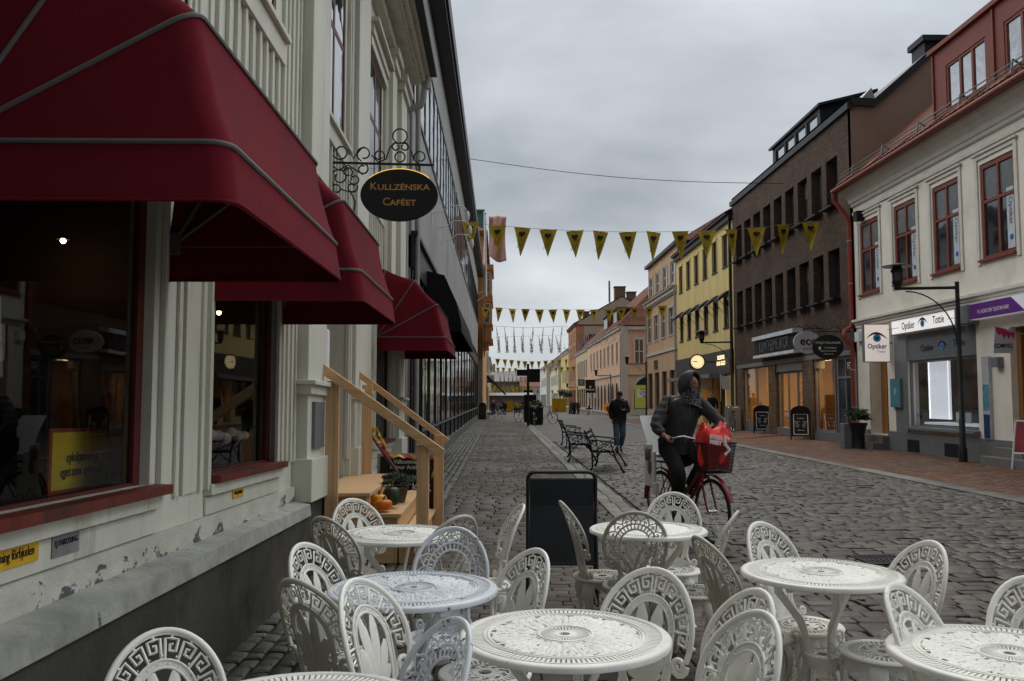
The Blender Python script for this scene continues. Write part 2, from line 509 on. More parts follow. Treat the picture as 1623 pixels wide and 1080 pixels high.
# ---------------------------------------------------------------- ground
def toned(name, lo, hi, rough=(.45, .8), bs=28, bump=.5, tint=None):
    m, nt, b = newmat(name)
    at_ = _n(nt, "ShaderNodeAttribute"); at_.attribute_name = 'tone'
    stops = [(0, lo), (1, hi)]
    if tint: stops.insert(1, (.5, tint))
    c = ramp(nt, at_.outputs["Fac"], stops)
    v = coords(nt, 'World')
    f = noise(nt, v, 14, 6)
    sh = ramp(nt, f, [(.3, (.75, .75, .75)), (.7, (1.22, 1.22, 1.22))])
    f3 = noise(nt, v, .45, 6, .6)
    sh2 = ramp(nt, f3, [(.3, (.66, .65, .63)), (.7, (1.24, 1.20, 1.14))])
    nt.links.new(mixc(nt, 1, mixc(nt, 1, c, sh, 'MULTIPLY'), sh2, 'MULTIPLY'), b.inputs["Base Color"])
    nt.links.new(ramp(nt, f3, [(.35, (rough[0],) * 3), (.65, (rough[1],) * 3)]), b.inputs["Roughness"])
    b.inputs["Specular IOR Level"].default_value = .3
    bumpn(nt, b, noise(nt, v, bs, 6), bump, .012)
    return m
SETT = toned('sett_stone', (.050, .042, .036), (.112, .101, .087), (.38, .7), tint=(.080, .067, .062))
CLINK = toned('clinker', (.045, .037, .030), (.098, .080, .063), (.5, .85), 40, .4, tint=(.068, .055, .045))
CLINKR = toned('red_clinker', (.085, .038, .022), (.17, .088, .052), (.5, .85), 40, .4)
SLAB = toned('kerb_slab', (.12, .115, .105), (.22, .21, .19), (.5, .8), 40, .4)
JOINT = mat('joint_sand', (.035, .03, .025), .9, .3, 6, .6, 60, dirt=(.03, .045, .015), dirt_scale=.8)
def stones(name, x0, x1, y0, y1, w, h, gap, m, z=0.0, wj=.15, zj=.004, along='x', bev=.012, warp=0.0, wav=0.0, bond=.5, clip=None):
    """real bevelled stones laid in rows; along='x' rows run across the street"""
    rnd = random.Random(name)
    v, f, tone = [], [], []
    if along == 'x': a0, a1, b0, b1 = x0, x1, y0, y1
    else: a0, a1, b0, b1 = y0, y1, x0, x1
    row = 0; b = b0
    while b < b1 - .01:
        hh = h * (1 + rnd.uniform(-wj, wj) * .6)
        bb = min(b + hh, b1)
        a = a0 - (row % 2) * w * bond - rnd.random() * w * .12
        while a < a1 - .01:
            ww = w * (1 + rnd.uniform(-wj, wj) * 1.6)
            p, q = max(a, a0), min(a + ww, a1)
            a += ww
            if q - p < .03: continue
            cx_, cy_ = (p + q) / 2, (b + bb) / 2
            if clip and clip(cx_ if along == 'x' else cy_, cy_ if along == 'x' else cx_): continue
            g = gap / 2
            dz = rnd.uniform(-zj, zj); tx, ty = rnd.uniform(-zj, zj) * .8, rnd.uniform(-zj, zj) * .8
            cor = [(p + g, b + g), (q - g, b + g), (q - g, bb - g), (p + g, bb - g)]
            if wav: cor = [(u + rnd.uniform(-wav, wav), t_ + rnd.uniform(-wav, wav)) for u, t_ in cor]
            n = len(v)
            t = rnd.random()
            def W(u, t_): return warp * math.sin(u * 1.3 + 1) * .5 + warp * .3 * math.sin(u * 3.1 + t_ * .8)
            for k, (u, t_) in enumerate(cor):
                t2 = t_ + (W(u, t_) if warp else 0)
                v.append((u, t2, z - .03) if along == 'x' else (t2, u, z - .03)); tone.append(t)
            for k, (u, t_) in enumerate(cor):
                t2 = t_ + (W(u, t_) if warp else 0)
                zz = z + dz - bev * .8 + (tx if k in (0, 3) else -tx) + (ty if k < 2 else -ty)
                v.append((u, t2, zz) if along == 'x' else (t2, u, zz)); tone.append(t)
            for k, (u, t_) in enumerate(cor):
                su = bev if k in (0, 3) else -bev; st = bev if k < 2 else -bev
                t2 = t_ + st + (W(u, t_) if warp else 0); u2 = u + su
                zz = z + dz + (tx if k in (0, 3) else -tx) + (ty if k < 2 else -ty)
                v.append((u2, t2, zz) if along == 'x' else (t2, u2, zz)); tone.append(t)
            for r_ in (0, 4):
                for k in range(4):
                    k2 = (k + 1) % 4
                    f.append((n + r_ + k, n + r_ + k2, n + r_ + 4 + k2, n + r_ + 4 + k))
            f.append((n + 8, n + 9, n + 10, n + 11))
        b += hh; row += 1
    me = bpy.data.meshes.new(name); me.from_pydata(v, [], f); me.materials.append(m)
    at_ = me.attributes.new('tone', 'FLOAT', 'POINT'); at_.data.foreach_set('value', tone)
    me.polygons.foreach_set('use_smooth', [True] * len(f)); me.set_sharp_from_angle(angle=R(50))
    o = bpy.data.objects.new(name, me); put(o); o['kind'] = 'structure'
    return o
g = MB(); g.box(-300, 300, -60, 900, -.5, -.03)
g.build('ground', JOINT, kind='structure')
# street of setts: near stones modelled, far stones as a finer sheet
stones('cobbled_street', 1.9, 7.5, 1.0, 30, .2, .165, .018, SETT, 0, .32, .006, 'x', .012, .07, .010)
g = MB(); g.box(1.86, 7.5, 30, 240, -.02, -.004); g.box(-1.6, 11.5, 90, 240, -.024, -.008)
g.build('road', brickmat('far_setts', (.09, .083, .075), (.14, .13, .12), (.035, .03, .028), .2, .2, .02, True, .6, .8, wob=.05), kind='structure')
# pavements
stones('brick_pavement', -.8, 1.9, 1.0, 9.3, .225, .118, .008, CLINK, 0, .06, .0025, 'x', .006)
stones('paved_walk', -.8, 1.45, 9.3, 60, .28, .21, .016, CLINK, 0, .12, .003, 'x', .008, bond=.35)
stones('kerb_strip', 1.45, 1.86, 9.3, 60, .205, .5, .012, SLAB, .006, .1, .002, 'x', .008, bond=.0)
stones('sidewalk_setts', -1.62, -.8, 1.0, 62, .15, .12, .02, toned('grey_sett', (.07, .07, .065), (.14, .14, .13)), 0, .2, .005, 'y', .014, 0, .006)
stones('kerb', 7.5, 7.85, 3.0, 60, .9, .35, .01, SLAB, .02, .05, .001, 'y', .01)
stones('sidewalk', 7.85, 11.8, 6.0, 60, .23, .115, .008, CLINKR, .0, .06, .002, 'x', .006)
g = MB(); g.box(-.8, 1.86, 60, 90, -.02, -.004); g.box(7.5, 11.8, 60, 240, -.02, .0)
g.build('path', brickmat('far_paving', (.085, .073, .062), (.115, .1, .085), (.05, .045, .04), .3, .2, .012, True, .7, .5), kind='structure')

# ---------------------------------------------------------------- window builder
def window(parent, M, u0, u1, v0, v1, fm, gm, cols=(.5,), rows=(), fw=.06, depth=.05, n=-.1, sill=None, muntins=0, mw=None, name='window', pane_n=None, sillmat=None, label=None, fb=None):
    """frame mesh + pane + optional sill; (u,v) in the frame of M, n = outward offset of the frame's face"""
    mb = MB(M); mw = mw or fw * .7
    mb.box(u0, u0 + fw, v0, v1, n - depth, n); mb.box(u1 - fw, u1, v0, v1, n - depth, n)
    mb.box(u0 + fw, u1 - fw, v0, v0 + (fw if fb is None else fb), n - depth, n - .002); mb.box(u0 + fw, u1 - fw, v1 - fw, v1, n - depth, n - .002)
    ht = v1 - v0 - 2 * fw; wd = u1 - u0 - 2 * fw
    for c in cols:
        x = u0 + fw + wd * c; mb.box(x - mw / 2, x + mw / 2, v0 + fw, v1 - fw, n - depth + .004, n - .003)
    for r_ in rows:
        y = v0 + fw + ht * r_; mb.box(u0 + fw, u1 - fw, y - mw / 2, y + mw / 2, n - depth + .006, n - .004)
    w = mb.build(name, fm, parent)
    if label: w['label'] = label
    p = MB(M); pn = n - depth * .6 if pane_n is None else pane_n
    p.quad((u0 + fw * .5, v0 + .01, pn), (u1 - fw * .5, v0 + .01, pn), (u1 - fw * .5, v1 - fw * .5, pn), (u0 + fw * .5, v1 - fw * .5, pn))
    p.build('pane', gm, w)
    if sill:
        s_ = MB(M); s_.box(u0 - sill[0], u1 + sill[0], v0 - sill[2], v0, n - depth, sill[1])
        s_.build('sill', sillmat or fm, w)
    return w

# ================================================================= CAFE HOUSE (left)
XW = -1.73
SH = -.02
MC = frame((XW, 0, .12), (0, 1, SH), (0, 0, 1), (1, 0, 0))
def mc(px, py, n=0.0):
    p = atX(px, py, XW + n); return p.y, p.z - .12 - SH * p.y
cafe = thing('cafe_house', 'cream painted wooden house with dark red window frames and peeling base, far left', 'house', (XW, 8, 0))
Y0, Y1 = -.5, 14.55
W1 = (1.1, 4.27, 1.04, 3.05); W2 = (5.15, 6.65, 1.03, 3.0); DR = (8.02, 9.55, .66, 3.35); W3 = (11.75, 13.55, 1.03, 3.0)
UA = (5.0, 6.42, 4.38, 6.3); UB = (8.08, 9.32, 4.38, 6.25); UC = (11.0, 12.25, 4.38, 6.2); UZ = (2.2, 3.6, 4.38, 6.3)
w = MB(MC)
holes = [W1, W2, (DR[0], DR[1], DR[2], DR[3], .42), W3, UZ, UA, UB, UC]
w.wall(Y0, Y1, .62, 7.1, holes, .13)
w.box(Y0, Y1, .82, 7.1, -9, -8.9); w.box(Y1 - .2, Y1 - .001, -.2, 7.1, -9, -.002); w.box(Y0, Y0 + .2, -.2, 7.1, -9, -.002)
w.build('wall', CREAM, cafe)
# upstairs floor and downstairs ceiling close the rooms
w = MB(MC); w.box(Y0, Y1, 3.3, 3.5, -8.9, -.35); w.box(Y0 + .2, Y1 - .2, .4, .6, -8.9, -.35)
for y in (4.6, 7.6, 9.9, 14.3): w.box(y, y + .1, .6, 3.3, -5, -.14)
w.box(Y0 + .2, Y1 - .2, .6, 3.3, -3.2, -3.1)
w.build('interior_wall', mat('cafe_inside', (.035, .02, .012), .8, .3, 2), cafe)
# battens between the floors and trims
tr = MB(MC)
def batten(u, v0, v1, w_=.045, t=.028): tr.box(u, u + w_, v0, v1, .001, t)
for (a, b) in ((Y0 + .3, 6.58), (8.0, 9.42), (10.9, 12.35)):
    u = a
    while u < b - .05:
        batten(u, 3.15, 4.12); u += .17
    tr.box(a, b, 4.12, 4.30, .001, .045); tr.box(a, b, 4.30, 4.345, .001, .085)
# narrow moulded trims beside the windows
for a in (6.60, 6.72, 6.86, 7.0, 7.12):
    tr.box(a, a + .06, 1.0, 7.05, .001, .03)
for a, w_, t_ in ((4.34, .03, .03), (4.56, .05, .02), (4.63, .022, .034), (4.70, .20, .014), (4.93, .05, .022), (5.03, .05, .034)):
    tr.box(a, a + w_, .95, 4.1, .001, t_)
for a in (9.42, 9.54, 9.60): tr.box(a, a + .045, .9 if a > 9.5 else 3.4, 7.05, .001, .045)
for a in (10.62, 10.74, 12.38, 12.5, 12.62): tr.box(a, a + .05, 3.3, 6.4, .001, .045)
for a in (11.5, 11.62, 13.62, 13.72): tr.box(a, a + .05, .95, 3.3, .001, .045)
for a in (7.98 - .07, 9.58): tr.box(a, a + .07, .7, 3.5, .001, .06)
# hoods over upper windows
for h in (UZ, UA, UB, UC):
    tr.box(h[0] - .14, h[1] + .14, h[3] + .02, h[3] + .16, .001, .06)
    tr.box(h[0] - .2, h[1] + .2, h[3] + .30, h[3] + .36, .001, .16)
    tr.box(h[0] - .17, h[1] + .17, h[3] + .16, h[3] + .30, .001, .09)
# panel boards below shop windows
for h in (W1, W2, W3):
    tr.box(h[0] - .1, h[1] + .06, h[2] - .115, h[2] - .05, .001, .05)
    tr.box(h[0] - .1, h[1] + .06, .80, h[2] - .125, .001, .018)
tr.build('trim', CREAM_D, cafe, bevel=.004)
# pilasters
for (a, b, lo, t) in ((7.2, 7.93, .66, .12), (9.68, 10.5, .66, .1), (12.75, 13.25, 3.3, .1), (13.75, 14.5, .7, .12)):
    p = MB(MC)
    p.box(a, b, lo, 6.85, .001, t)
    p.box(a - .05, b + .05, 6.72, 6.86, .001, t + .05); p.box(a - .09, b + .09, 6.86, 6.97, .001, t + .1)
    if lo < 1:
        p.box(a - .04, b + .04, lo, 1.02, .001, t + .05)
        p.box(a - .03, b + .03, 1.56, 1.64, .001, t + .035); p.box(a - .06, b + .06, 1.64, 1.68, .001, t + .075)
    p.box(a + .01, b - .01, 3.32, 3.38, .001, t + .02)
    p.build('pilaster', CREAM, cafe, bevel=.006)
# peeling base board and lead-grey ledge
p = MB(MC)
for a, b in ((Y0, 7.14), (9.66, Y1)):
    q_ = MB(MC); q_.box(a, b, .64, .795, -.02, .035); q_.build('base_board', PEEL, cafe)
    p.add([(a, .675, .035), (b, .675, .035), (b, .652, .165), (a, .652, .165), (a, .56, .175), (b, .56, .175), (b, .55, .12), (a, .55, .12)],
          [(0, 1, 2, 3), (3, 2, 5, 4), (4, 5, 6, 7), (0, 3, 4, 7), (1, 6, 5, 2)])
p.build('base_ledge', LEDGE, cafe)
p = MB(MC)
p.box(Y0, 7.14, -.3, .555, -.05, .15); p.box(7.14, Y1, -.3, .66, -.05, .12)
p.build('foundation', PLINTH, cafe)
# eaves cornice, steps of moulding, dentils, gutter
p = MB(MC)
p.box(Y0, Y1, 6.97, 7.12, .001, .14); p.box(Y0, Y1 - .0, 7.12, 7.2, -.1, .3); p.box(Y0, Y1, 7.2, 7.32, -.1, .42); p.box(Y0, Y1 + .05, 7.32, 7.42, -.1, .5)
u = Y0
while u < Y1 - .05:
    p.box(u, u + .05, 7.13, 7.19, .3, .35); u += .11
p.build('cornice', CREAM_D, cafe, bevel=.004)
p = MB(MC); p.box(Y0, Y1 + .08, 7.42, 7.5, .1, .58)
p.add([(Y0, 7.5, .56), (Y1, 7.5, .56), (Y1, 9.9, -4.5), (Y0, 9.9, -4.5)], [(0, 1, 2, 3)])
p.add([(Y0, 7.5, -9.3), (Y1, 7.5, -9.3), (Y1, 9.9, -4.5), (Y0, 9.9, -4.5)], [(0, 1, 2, 3)])
p.add([(Y1, 7.0, .0), (Y1, 7.0, -9), (Y1, 9.9, -4.5)], [(0, 1, 2)])
p.build('roof', mat('black_sheet', (.02, .02, .022), .45, .2, 2), cafe)
# windows
def cafe_win(h, fm, gm, n=-.05, **k): return window(cafe, MC, h[0], h[1], h[2], h[3], fm, gm, n=n, depth=.03, **k)
cafe_win(W1, DKRED, PANE, cols=(), fw=.075, fb=.015, sill=(.05, .10, .045), sillmat=SILLRED)
cafe_win(W2, DKRED, PANE, cols=(), fw=.075, fb=.015, sill=(.05, .085, .045), sillmat=SILLRED)
cafe_win(W3, DKRED, PANE, cols=(), fw=.075, fb=.015, sill=(.05, .085, .045), sillmat=SILLRED)
for h in (UZ, UA, UB, UC):
    cafe_win(h, DKRED, SKYGL if h is not UC else UGL2, cols=(.5,), rows=(.56,), fw=.075, mw=.07, n=.0, pane_n=-.008)
# door in its recess
d = MB(MC)
d.box(DR[0], DR[1], .66, 3.3, -.50, -.43)
for (a, b) in ((DR[0] + .06, (DR[0] + DR[1]) / 2 - .03), ((DR[0] + DR[1]) / 2 + .03, DR[1] - .06)):
    for (c, e) in ((.8, 1.35), (1.45, 2.1), (2.2, 2.9)):
        d.box(a + .08, b - .08, c, e, -.43, -.405); d.box(a + .13, b - .13, c + .06, e - .06, -.405, -.39)
dd = d.build('door', DOORW, cafe, bevel=.004)
h_ = MB(MC); h_.tube([(9.0, 1.65, -.43), (9.0, 1.68, -.33), (9.0, 1.85, -.33), (9.0, 1.88, -.43)], .014, 8); h_.build('handle', BLACKM, dd, smooth=60)
# letters plates on the boards
def plate(M, c, wd, ht, m, t=.006):
    mb = MB(M); mb.box(c[0] - wd / 2, c[0] + wd / 2, c[1] - ht / 2, c[1] + ht / 2, .0, t); return mb
ya, za = mc(22, 881, .03); pl = plate(MC @ T(0, 0, .019), (ya, za), .34, .085, YELS).build('wall_plate', YELS)
tag(pl, 'yellow plate reading Rökning förbjuden on the cream board, bottom left corner', 'sign')
text('Rökning förbjuden', .052, MC @ T(ya, za, .0265), INK, pl, sx=.72, local=True)
yb, zb = mc(108, 858, .03); pl = plate(MC @ T(0, 0, .019), (yb, zb), .21, .105, ALU, .004).build('parking_plate', mat('grey_enamel', (.2, .2, .2), .45, .25, 12))
tag(pl, 'worn grey metal plate reading EJ PARKERING under the big shop window', 'sign')
text('EJ PARKERING', .034, MC @ T(yb, zb, .0245), INK, pl, sx=.85, local=True)
yc, zc = mc(379, 780, .03); pl = plate(MC @ T(0, 0, .019), (yc, zc), .22, .07, YELS).build('wall_plate', YELS)
tag(pl, 'small yellow plate reading Rökning förbjuden below the second shop window', 'sign')
text('Rökning förbjuden', .034, MC @ T(yc, zc, .0265), INK, pl, sx=.68, local=True)
# small glass menu box on the pilaster, towel on door, lamp glows inside
yk, zk = mc(503, 690, .14)
mb = MB(MC); mb.box(7.35, 7.75, 1.10, 1.5, .121, .15); tag(mb.build('menu_case', GREYM), 'narrow grey framed menu case on the pilaster left of the stairs', 'menu case')
# rain pipe with hopper
pp = thing('rain_pipe', 'cream rain pipe with hopper at the end of the wooden house', 'pipe', (XW + .2, 14.9, 0))
mb = MB(); a_, b_2, h_t = atY(645, 900, 14.9), 0, 0
X_ = -1.665
mb.tube([(X_, 14.85, .1), (X_, 14.85, 6.5)], .058, 12)
for z in (1.2, 2.9, 4.6, 6.1): mb.tube([(X_, 14.85, z), (X_, 14.85, z + .05)], .066, 12)
mb.tube([(X_, 14.85, 6.5), (X_ + .02, 14.85, 6.62), (X_ + .26, 14.85, 6.70), (X_ + .30, 14.85, 6.8), (X_ + .32, 14.85, 7.05)], .058, 12)
mb.build('pipe', ZINC, pp, smooth=50)
mb = MB(); mb.lathe([(.065, 7.0), (.075, 7.05), (.145, 7.3), (.155, 7.31), (.155, 7.33)], 16, X_ + .34, 14.85, cap=False); mb.build('hopper', ZINC, pp, smooth=40)
mb = MB(MC); mb.box(-.5, 14.7, 7.33, 7.45, .5, .62); tag(mb.build('gutter', BLACKM), 'black gutter running along the wooden house eaves', 'gutter')

# things behind the shop glass
def inside_lamp(px, py, n, lab, s=.035):
    p = atX(px, py, XW - n)
    o = thing('pendant_lamp', lab, 'lamp', (p.x, p.y, p.z))
    mb = MB(T(*p)); mb.ball((0, 0, 0), s, 10); mb.build('bulb', emat('warm_bulb', (1.0, .72, .36), 14), o, smooth=80)
    mb = MB(T(*p)); mb.tube([(0, 0, s * .8), (0, 0, .9)], .003, 5); mb.lathe([(s * .6, s * 2.4), (s * 1.3, s * 2), (s * 2.2, s * .6), (s * 2.2, s * .5)], 12, cap=False); mb.build('lamp_shade', BLACKM, o, smooth=50)
    l = bpy.data.lights.new('bulb_light', 'POINT'); l.energy = .35; l.color = (1, .7, .4); l.shadow_soft_size = .05
    lo = bpy.data.objects.new('bulb_light', l); col.objects.link(lo); lo.location = (p.x, p.y, p.z - .12); 
    return o
inside_lamp(100, 382, .5, 'small lit pendant lamp behind the big left shop window', .014)
inside_lamp(347, 496, .6, 'small lit pendant lamp behind the second shop window', .019)
py_, pz_ = mc(128, 728, -.35)
sg = plate(MC @ T(0, 0, -.36), (py_, pz_), .60, .31, YELS, .01).build('enamel_sign', mat('red_edge', (.35, .06, .03), .4))
tag(sg, 'old yellow enamel sign reading cykelparkering propped inside the shop window', 'sign')
sg2 = plate(MC @ T(0, 0, -.35), (py_, pz_), .56, .27, YELS, .004).build('sign_face', mat('bright_enamel', (.85, .60, .03), .4, .12, 6), sg, local=True)
text('cykelparkering\neget ansv. cykelställ', .068, MC @ T(py_, pz_ - .02, -.34), INK, sg, sx=.78, local=True)
mb = MB(MC)
for i in range(9):
    mb.ball((5.35 + i * .15, 1.24 + .02 * math.sin(i * 2.3), -.22), .05 + .012 * math.sin(i * 3.1), 8, (1.2, .8, .9))
tag(mb.build('cotton_balls', mat('cotton', (.5, .42, .36), .9, .3, 9, .6, 30), smooth=80), 'row of pale cotton pompoms on the second window sill inside', 'pompom garland')
# white chair shape inside first window
p = MB(MC); p.tube([(3.55, 1.5, -.5), (3.5, 1.85, -.55), (3.85, 1.9, -.55), (3.8, 1.55, -.5)], .03, 6)
tag(p.build('folded_cloth', mat('cloth_white', (.4, .4, .4), .8), smooth=60), 'white folded cloth hung behind the yellow enamel sign', 'cloth')
# white towel on the door side
p = MB(MC); p.box(7.96, 8.1, 1.75, 2.2, .02, .12); p.box(7.98, 8.12, 1.62, 1.8, .03, .14)
tag(p.build('towel', mat('towel_white', (.68, .68, .68), .9, .1, 10, .5, 20), bevel=.03), 'white cloth hanging at the doorway above the wooden stairs', 'cloth')

# ================================================================= AWNINGS
def awning(y0, y1, r, lab, arms=True, zp=2.3):
    a = thing('awning', lab, 'awning', (XW, (y0 + y1) / 2, zp), group=None)
    ang = [R(0), R(29), R(57), R(84)]
    prof = [(r * math.cos(t), r * math.sin(t)) for t in ang]
    # rounded plan corner on the hoops
    cr_ = .07
    def hoop(rx, z, yy0, yy1):
        pts = [(0, yy0, z)]
        for k in range(5):
            t = R(90) * k / 4
            pts.append((rx - cr_ + cr_ * math.sin(t), yy0 + cr_ - cr_ * math.cos(t), z))
        for k in range(5):
            t = R(90) * k / 4
            pts.append((rx - cr_ + cr_ * math.cos(t), yy1 - cr_ + cr_ * math.sin(t), z))
        pts.append((0, yy1, z))
        return pts
    def slant(i):
        # the hoop's legs run from pivot (0, z=0) up to (rx, rz)
        rx, rz = prof[i]
        P = hoop(rx, 0, y0, y1)
        return [(x, y, rz * (x / rx if rx > 1e-6 else 1)) for x, y, z in P]
    rings = [slant(i) for i in range(4)]
    mb = MB(T(XW, 0, zp))
    n = len(rings[0])
    full = []
    for i in range(3):
        full.append(rings[i])
        for f in (.25, .5, .75):
            sg = 1 - .075 * f * (1 - f)
            full.append([((a_[0] + (b_[0] - a_[0]) * f) * sg, a_[1] + (b_[1] - a_[1]) * f + (.010 * math.sin(9 * f + 5 * a_[0]) if 2 < q_ < n - 3 else 0), (a_[2] + (b_[2] - a_[2]) * f) * sg) for q_, (a_, b_) in enumerate(zip(rings[i], rings[i + 1]))])
    full.append(rings[3])
    vs = [p for r_ in full for p in r_]
    fs = []
    for i in range(12):
        for k in range(n - 1):
            fs.append((i * n + k, i * n + k + 1, (i + 1) * n + k + 1, (i + 1) * n + k))
    mb.add(vs, fs)
    # sagging faces: subdivide by hand for slight tautness is left to smooth shading; top closes to the wall
    top = rings[3]
    mb.add([top[5], top[6], (0, y1, r), (0, y0, r)], [(0, 1, 2, 3)])
    # valance: the lower hoop hangs down, bottom slightly flared with rounded near end
    lo = rings[0]
    vh = .19
    n0 = len(mb.v)
    va = [(x * 1.0, y, 0) for x, y, z in lo]
    vb = []
    for i, (x, y, z) in enumerate(lo):
        drop = vh
        if x < .12: drop = vh * .95
        vb.append((x * 1.03 + (.0 if x < .1 else .004 * math.sin(y * 9)), y, -drop + .006 * math.sin(y * 7 + x * 5)))
    mb.add(va + vb, [(k, k + 1, n + k + 1, n + k) for k in range(n - 1)])
    # inner lining so that the canvas has thickness
    mb.add([(x * .985, y0 + (y - y0) * .99 + .005, z - .006) for x, y, z in vs], [tuple(reversed(f)) for f in fs])
    mb.build('canopy', BURG, a, smooth=35)
    for i in range(4):
        mb = MB(T(XW, 0, zp)); mb.tube([(x * 1.004, y, z) for x, y, z in rings[i]], .009, 6)
        mb.build('hoop', PIPING, a, smooth=60)
    mb = MB(T(XW, 0, zp)); mb.tube([(x * 1.03, y, -vh + .005) for x, y, z in lo], .006, 6); mb.build('hem', BURG, a, smooth=60)
    for yy in (y0 + .03, y1 - .03):
        mb = MB(T(XW, 0, zp))
        mb.tube([(.03, yy, .0), (r * .62, yy, r * .45)], .010, 6); mb.tube([(.03, yy, 0), (r * .32, yy, r * .5)], .010, 6)
        mb.box(0, .06, yy - .02, yy + .02, -.05, .06)
        mb.build('arm', PIPING, a, smooth=50)
    return a
awning(2.62, 4.45, .88, 'large burgundy canvas awning over the nearest shop window, top left')
awning(5.06, 6.68, .89, 'burgundy canvas awning over the second shop window, right behind the hanging oval sign', zp=2.27)
awning(11.95, 14.45, .97, 'farthest burgundy canvas awning, past the wooden stairs', zp=2.36)
# ================================================================= GREY MODERN BUILDING (left, beyond the cafe)
RENDER_G = mat('grey_render', (.33, .325, .315), .85, .1, 1.2, .35, 25, stretch=(1, 1, .4), dirt=(.22, .215, .205), dirt_scale=.8, dirt_lo=.5, dirt_hi=.75)
DARKF = mat('anthracite_frame', (.03, .03, .032), .45, .2, 5)
XG = -1.6
MG = frame((XG, 0, 0), (0, 1, 0), (0, 0, 1), (1, 0, 0))
gb = thing('modern_shop_building', 'long grey rendered building with black eaves and a window band, left side', 'building', (XG, 38, 0))
mb = MB(MG)
mb.wall(15.2, 62, 4.45, 10.6, [(15.3, 29.6, 6.9, 8.95), (30.4, 61.4, 6.9, 8.95)], .14)
mb.quad((15.2, -1, -.001), (15.2, 10.6, -.001), (15.2, 10.6, -12), (15.2, -1, -12)); mb.quad((62, -1, -.001), (62, 10.6, -.001), (62, 10.6, -12), (62, -1, -12))
mb.quad((15.2, -1, -12), (62, -1, -12), (62, 10.6, -12), (15.2, 10.6, -12))
for y in (20.5, 26, 30, 36, 42, 48, 54): mb.box(y, y + .02, 4.46, 6.89, .0, .004)
mb.build('wall', RENDER_G, gb)
mb = MB(MG); mb.box(14.9, 62.4, 10.55, 11.0, -12.5, .42); mb.box(14.9, 62.4, 10.42, 10.55, .001, .36); mb.build('roof', BLACKM, gb)
for (a, b) in ((15.3, 29.6), (30.4, 61.4)):
    n_ = int((b - a) / 1.15)
    window(gb, MG, a, b, 6.9, 8.95, DARKF, SKYGL if a < 16 else UGL2, cols=[i / n_ for i in range(1, n_)], rows=(), fw=.09, mw=.09, depth=.1, n=.03, pane_n=.012)
# ground floor shopfront
mb = MB(MG)
mb.box(15.2, 62, 3.85, 4.449, -.3, .05); mb.box(15.2, 62, 4.449, 4.52, .001, .12)
mb.build('fascia', DARKF, gb)
u = 15.6; k = 0
ends = [15.4, 16.6, 17.5, 19.4, 21.3, 23.4, 25.6, 28, 30.5, 33.2, 36, 39, 42, 45.5, 49, 53, 57.5, 61.8]
for i in range(len(ends) - 1):
    a, b = ends[i], ends[i + 1]
    if i in (0, 1):
        wv = window(gb, MG, a + .04, b - .04, .12, 3.85, DARKF, UGL2, cols=(), rows=(.7,), fw=.1, depth=.08, n=-.12, name='shop_door')
        h_ = MB(MG); yy = b - .3 if i == 0 else a + .3
        h_.tube([(yy, .9, -.11), (yy, .92, -.03), (yy, 1.7, -.03), (yy, 1.72, -.11)], .02, 6); h_.build('handle', ALU, wv)
    else:
        window(gb, MG, a + .06, b - .06, .85, 3.85, DARKF, UGL2, cols=(.5,) if i % 3 else (), rows=(.82,) if i % 2 else (), fw=.06, depth=.08, n=.0, pane_n=-.012, name='shop_window')
        mb = MB(MG); mb.box(a + .05, b - .05, .30, .849, -.12, -.04)
        for q in range(1, 4): mb.box(a + (b - a) * q / 4, a + (b - a) * q / 4 + .03, .32, .83, -.04, -.015)
        mb.box(a, b, .82, .87, -.04, .02)
        mb.build('panel', GREYM, gb)
for a in ends: mb = MB(MG); mb.box(a - .055, a + .055, .1, 3.85, -.15, .02); mb.build('post', DARKF, gb)
mb = MB(MG); mb.add([(17.5, -.6, .04), (62, -.6, .04), (62, .3, .03), (17.5, .3, .03), (17.5, .3, -.2), (62, .3, -.2), (17.5, -.6, -.2)], [(0, 1, 2, 3), (3, 2, 5, 4), (0, 3, 4, 6)])
mb.box(15.2, 17.5, -.6, .1, -.2, .02)
mb.build('plinth', mat('plinth_stone', (.14, .135, .125), .8, .2, 3, .4, 30), gb)
# inside strip so the dark panes have body
# black awning
aw = thing('awning', 'black shop awning on the grey building, beyond the burgundy ones', 'awning', (XG, 22, 4.1))
mb = MB(MG)
prof = [(4.22, .0), (4.12, .42), (3.55, .68), (3.12, .78), (2.92, .79)]
ya_, yb_ = 18.0, 26.0
vs = [(y, v, n_) for y in (ya_, yb_) for v, n_ in prof]; k = len(prof)
mb.add(vs, [(i, i + 1, k + i + 1, k + i) for i in range(k - 1)])
mb.add([(ya_, v, n_) for v, n_ in prof] + [(ya_, 2.92, 0)], [tuple(range(k + 1))]); mb.add([(yb_, v, n_) for v, n_ in prof] + [(yb_, 2.92, 0)], [tuple(range(k + 1))])
mb.add([(y, v - .02, n_ * .97) for y in (ya_ + .02, yb_ - .02) for v, n_ in prof], [(k + i, k + i + 1, i + 1, i) for i in range(k - 1)])
mb.build('canopy', mat('black_canvas', (.016, .016, .017), .85, .2, 4, .3, 200, spec=.2), aw, smooth=40)
mb = MB(MG)
for y in (ya_, (ya_ + yb_) / 2, yb_): mb.bar((y, 3.2, .02), (y, 3.1, .77), .03)
mb.build('arm', BLACKM, aw)
# slim pipe between the houses
mb = MB(); mb.tube([(-1.5, 15.35, 0), (-1.5, 15.35, 10.4)], .05, 10); tag(mb.build('rain_pipe', ZINC, smooth=60), 'slim pale rain pipe where the grey building begins', 'pipe')
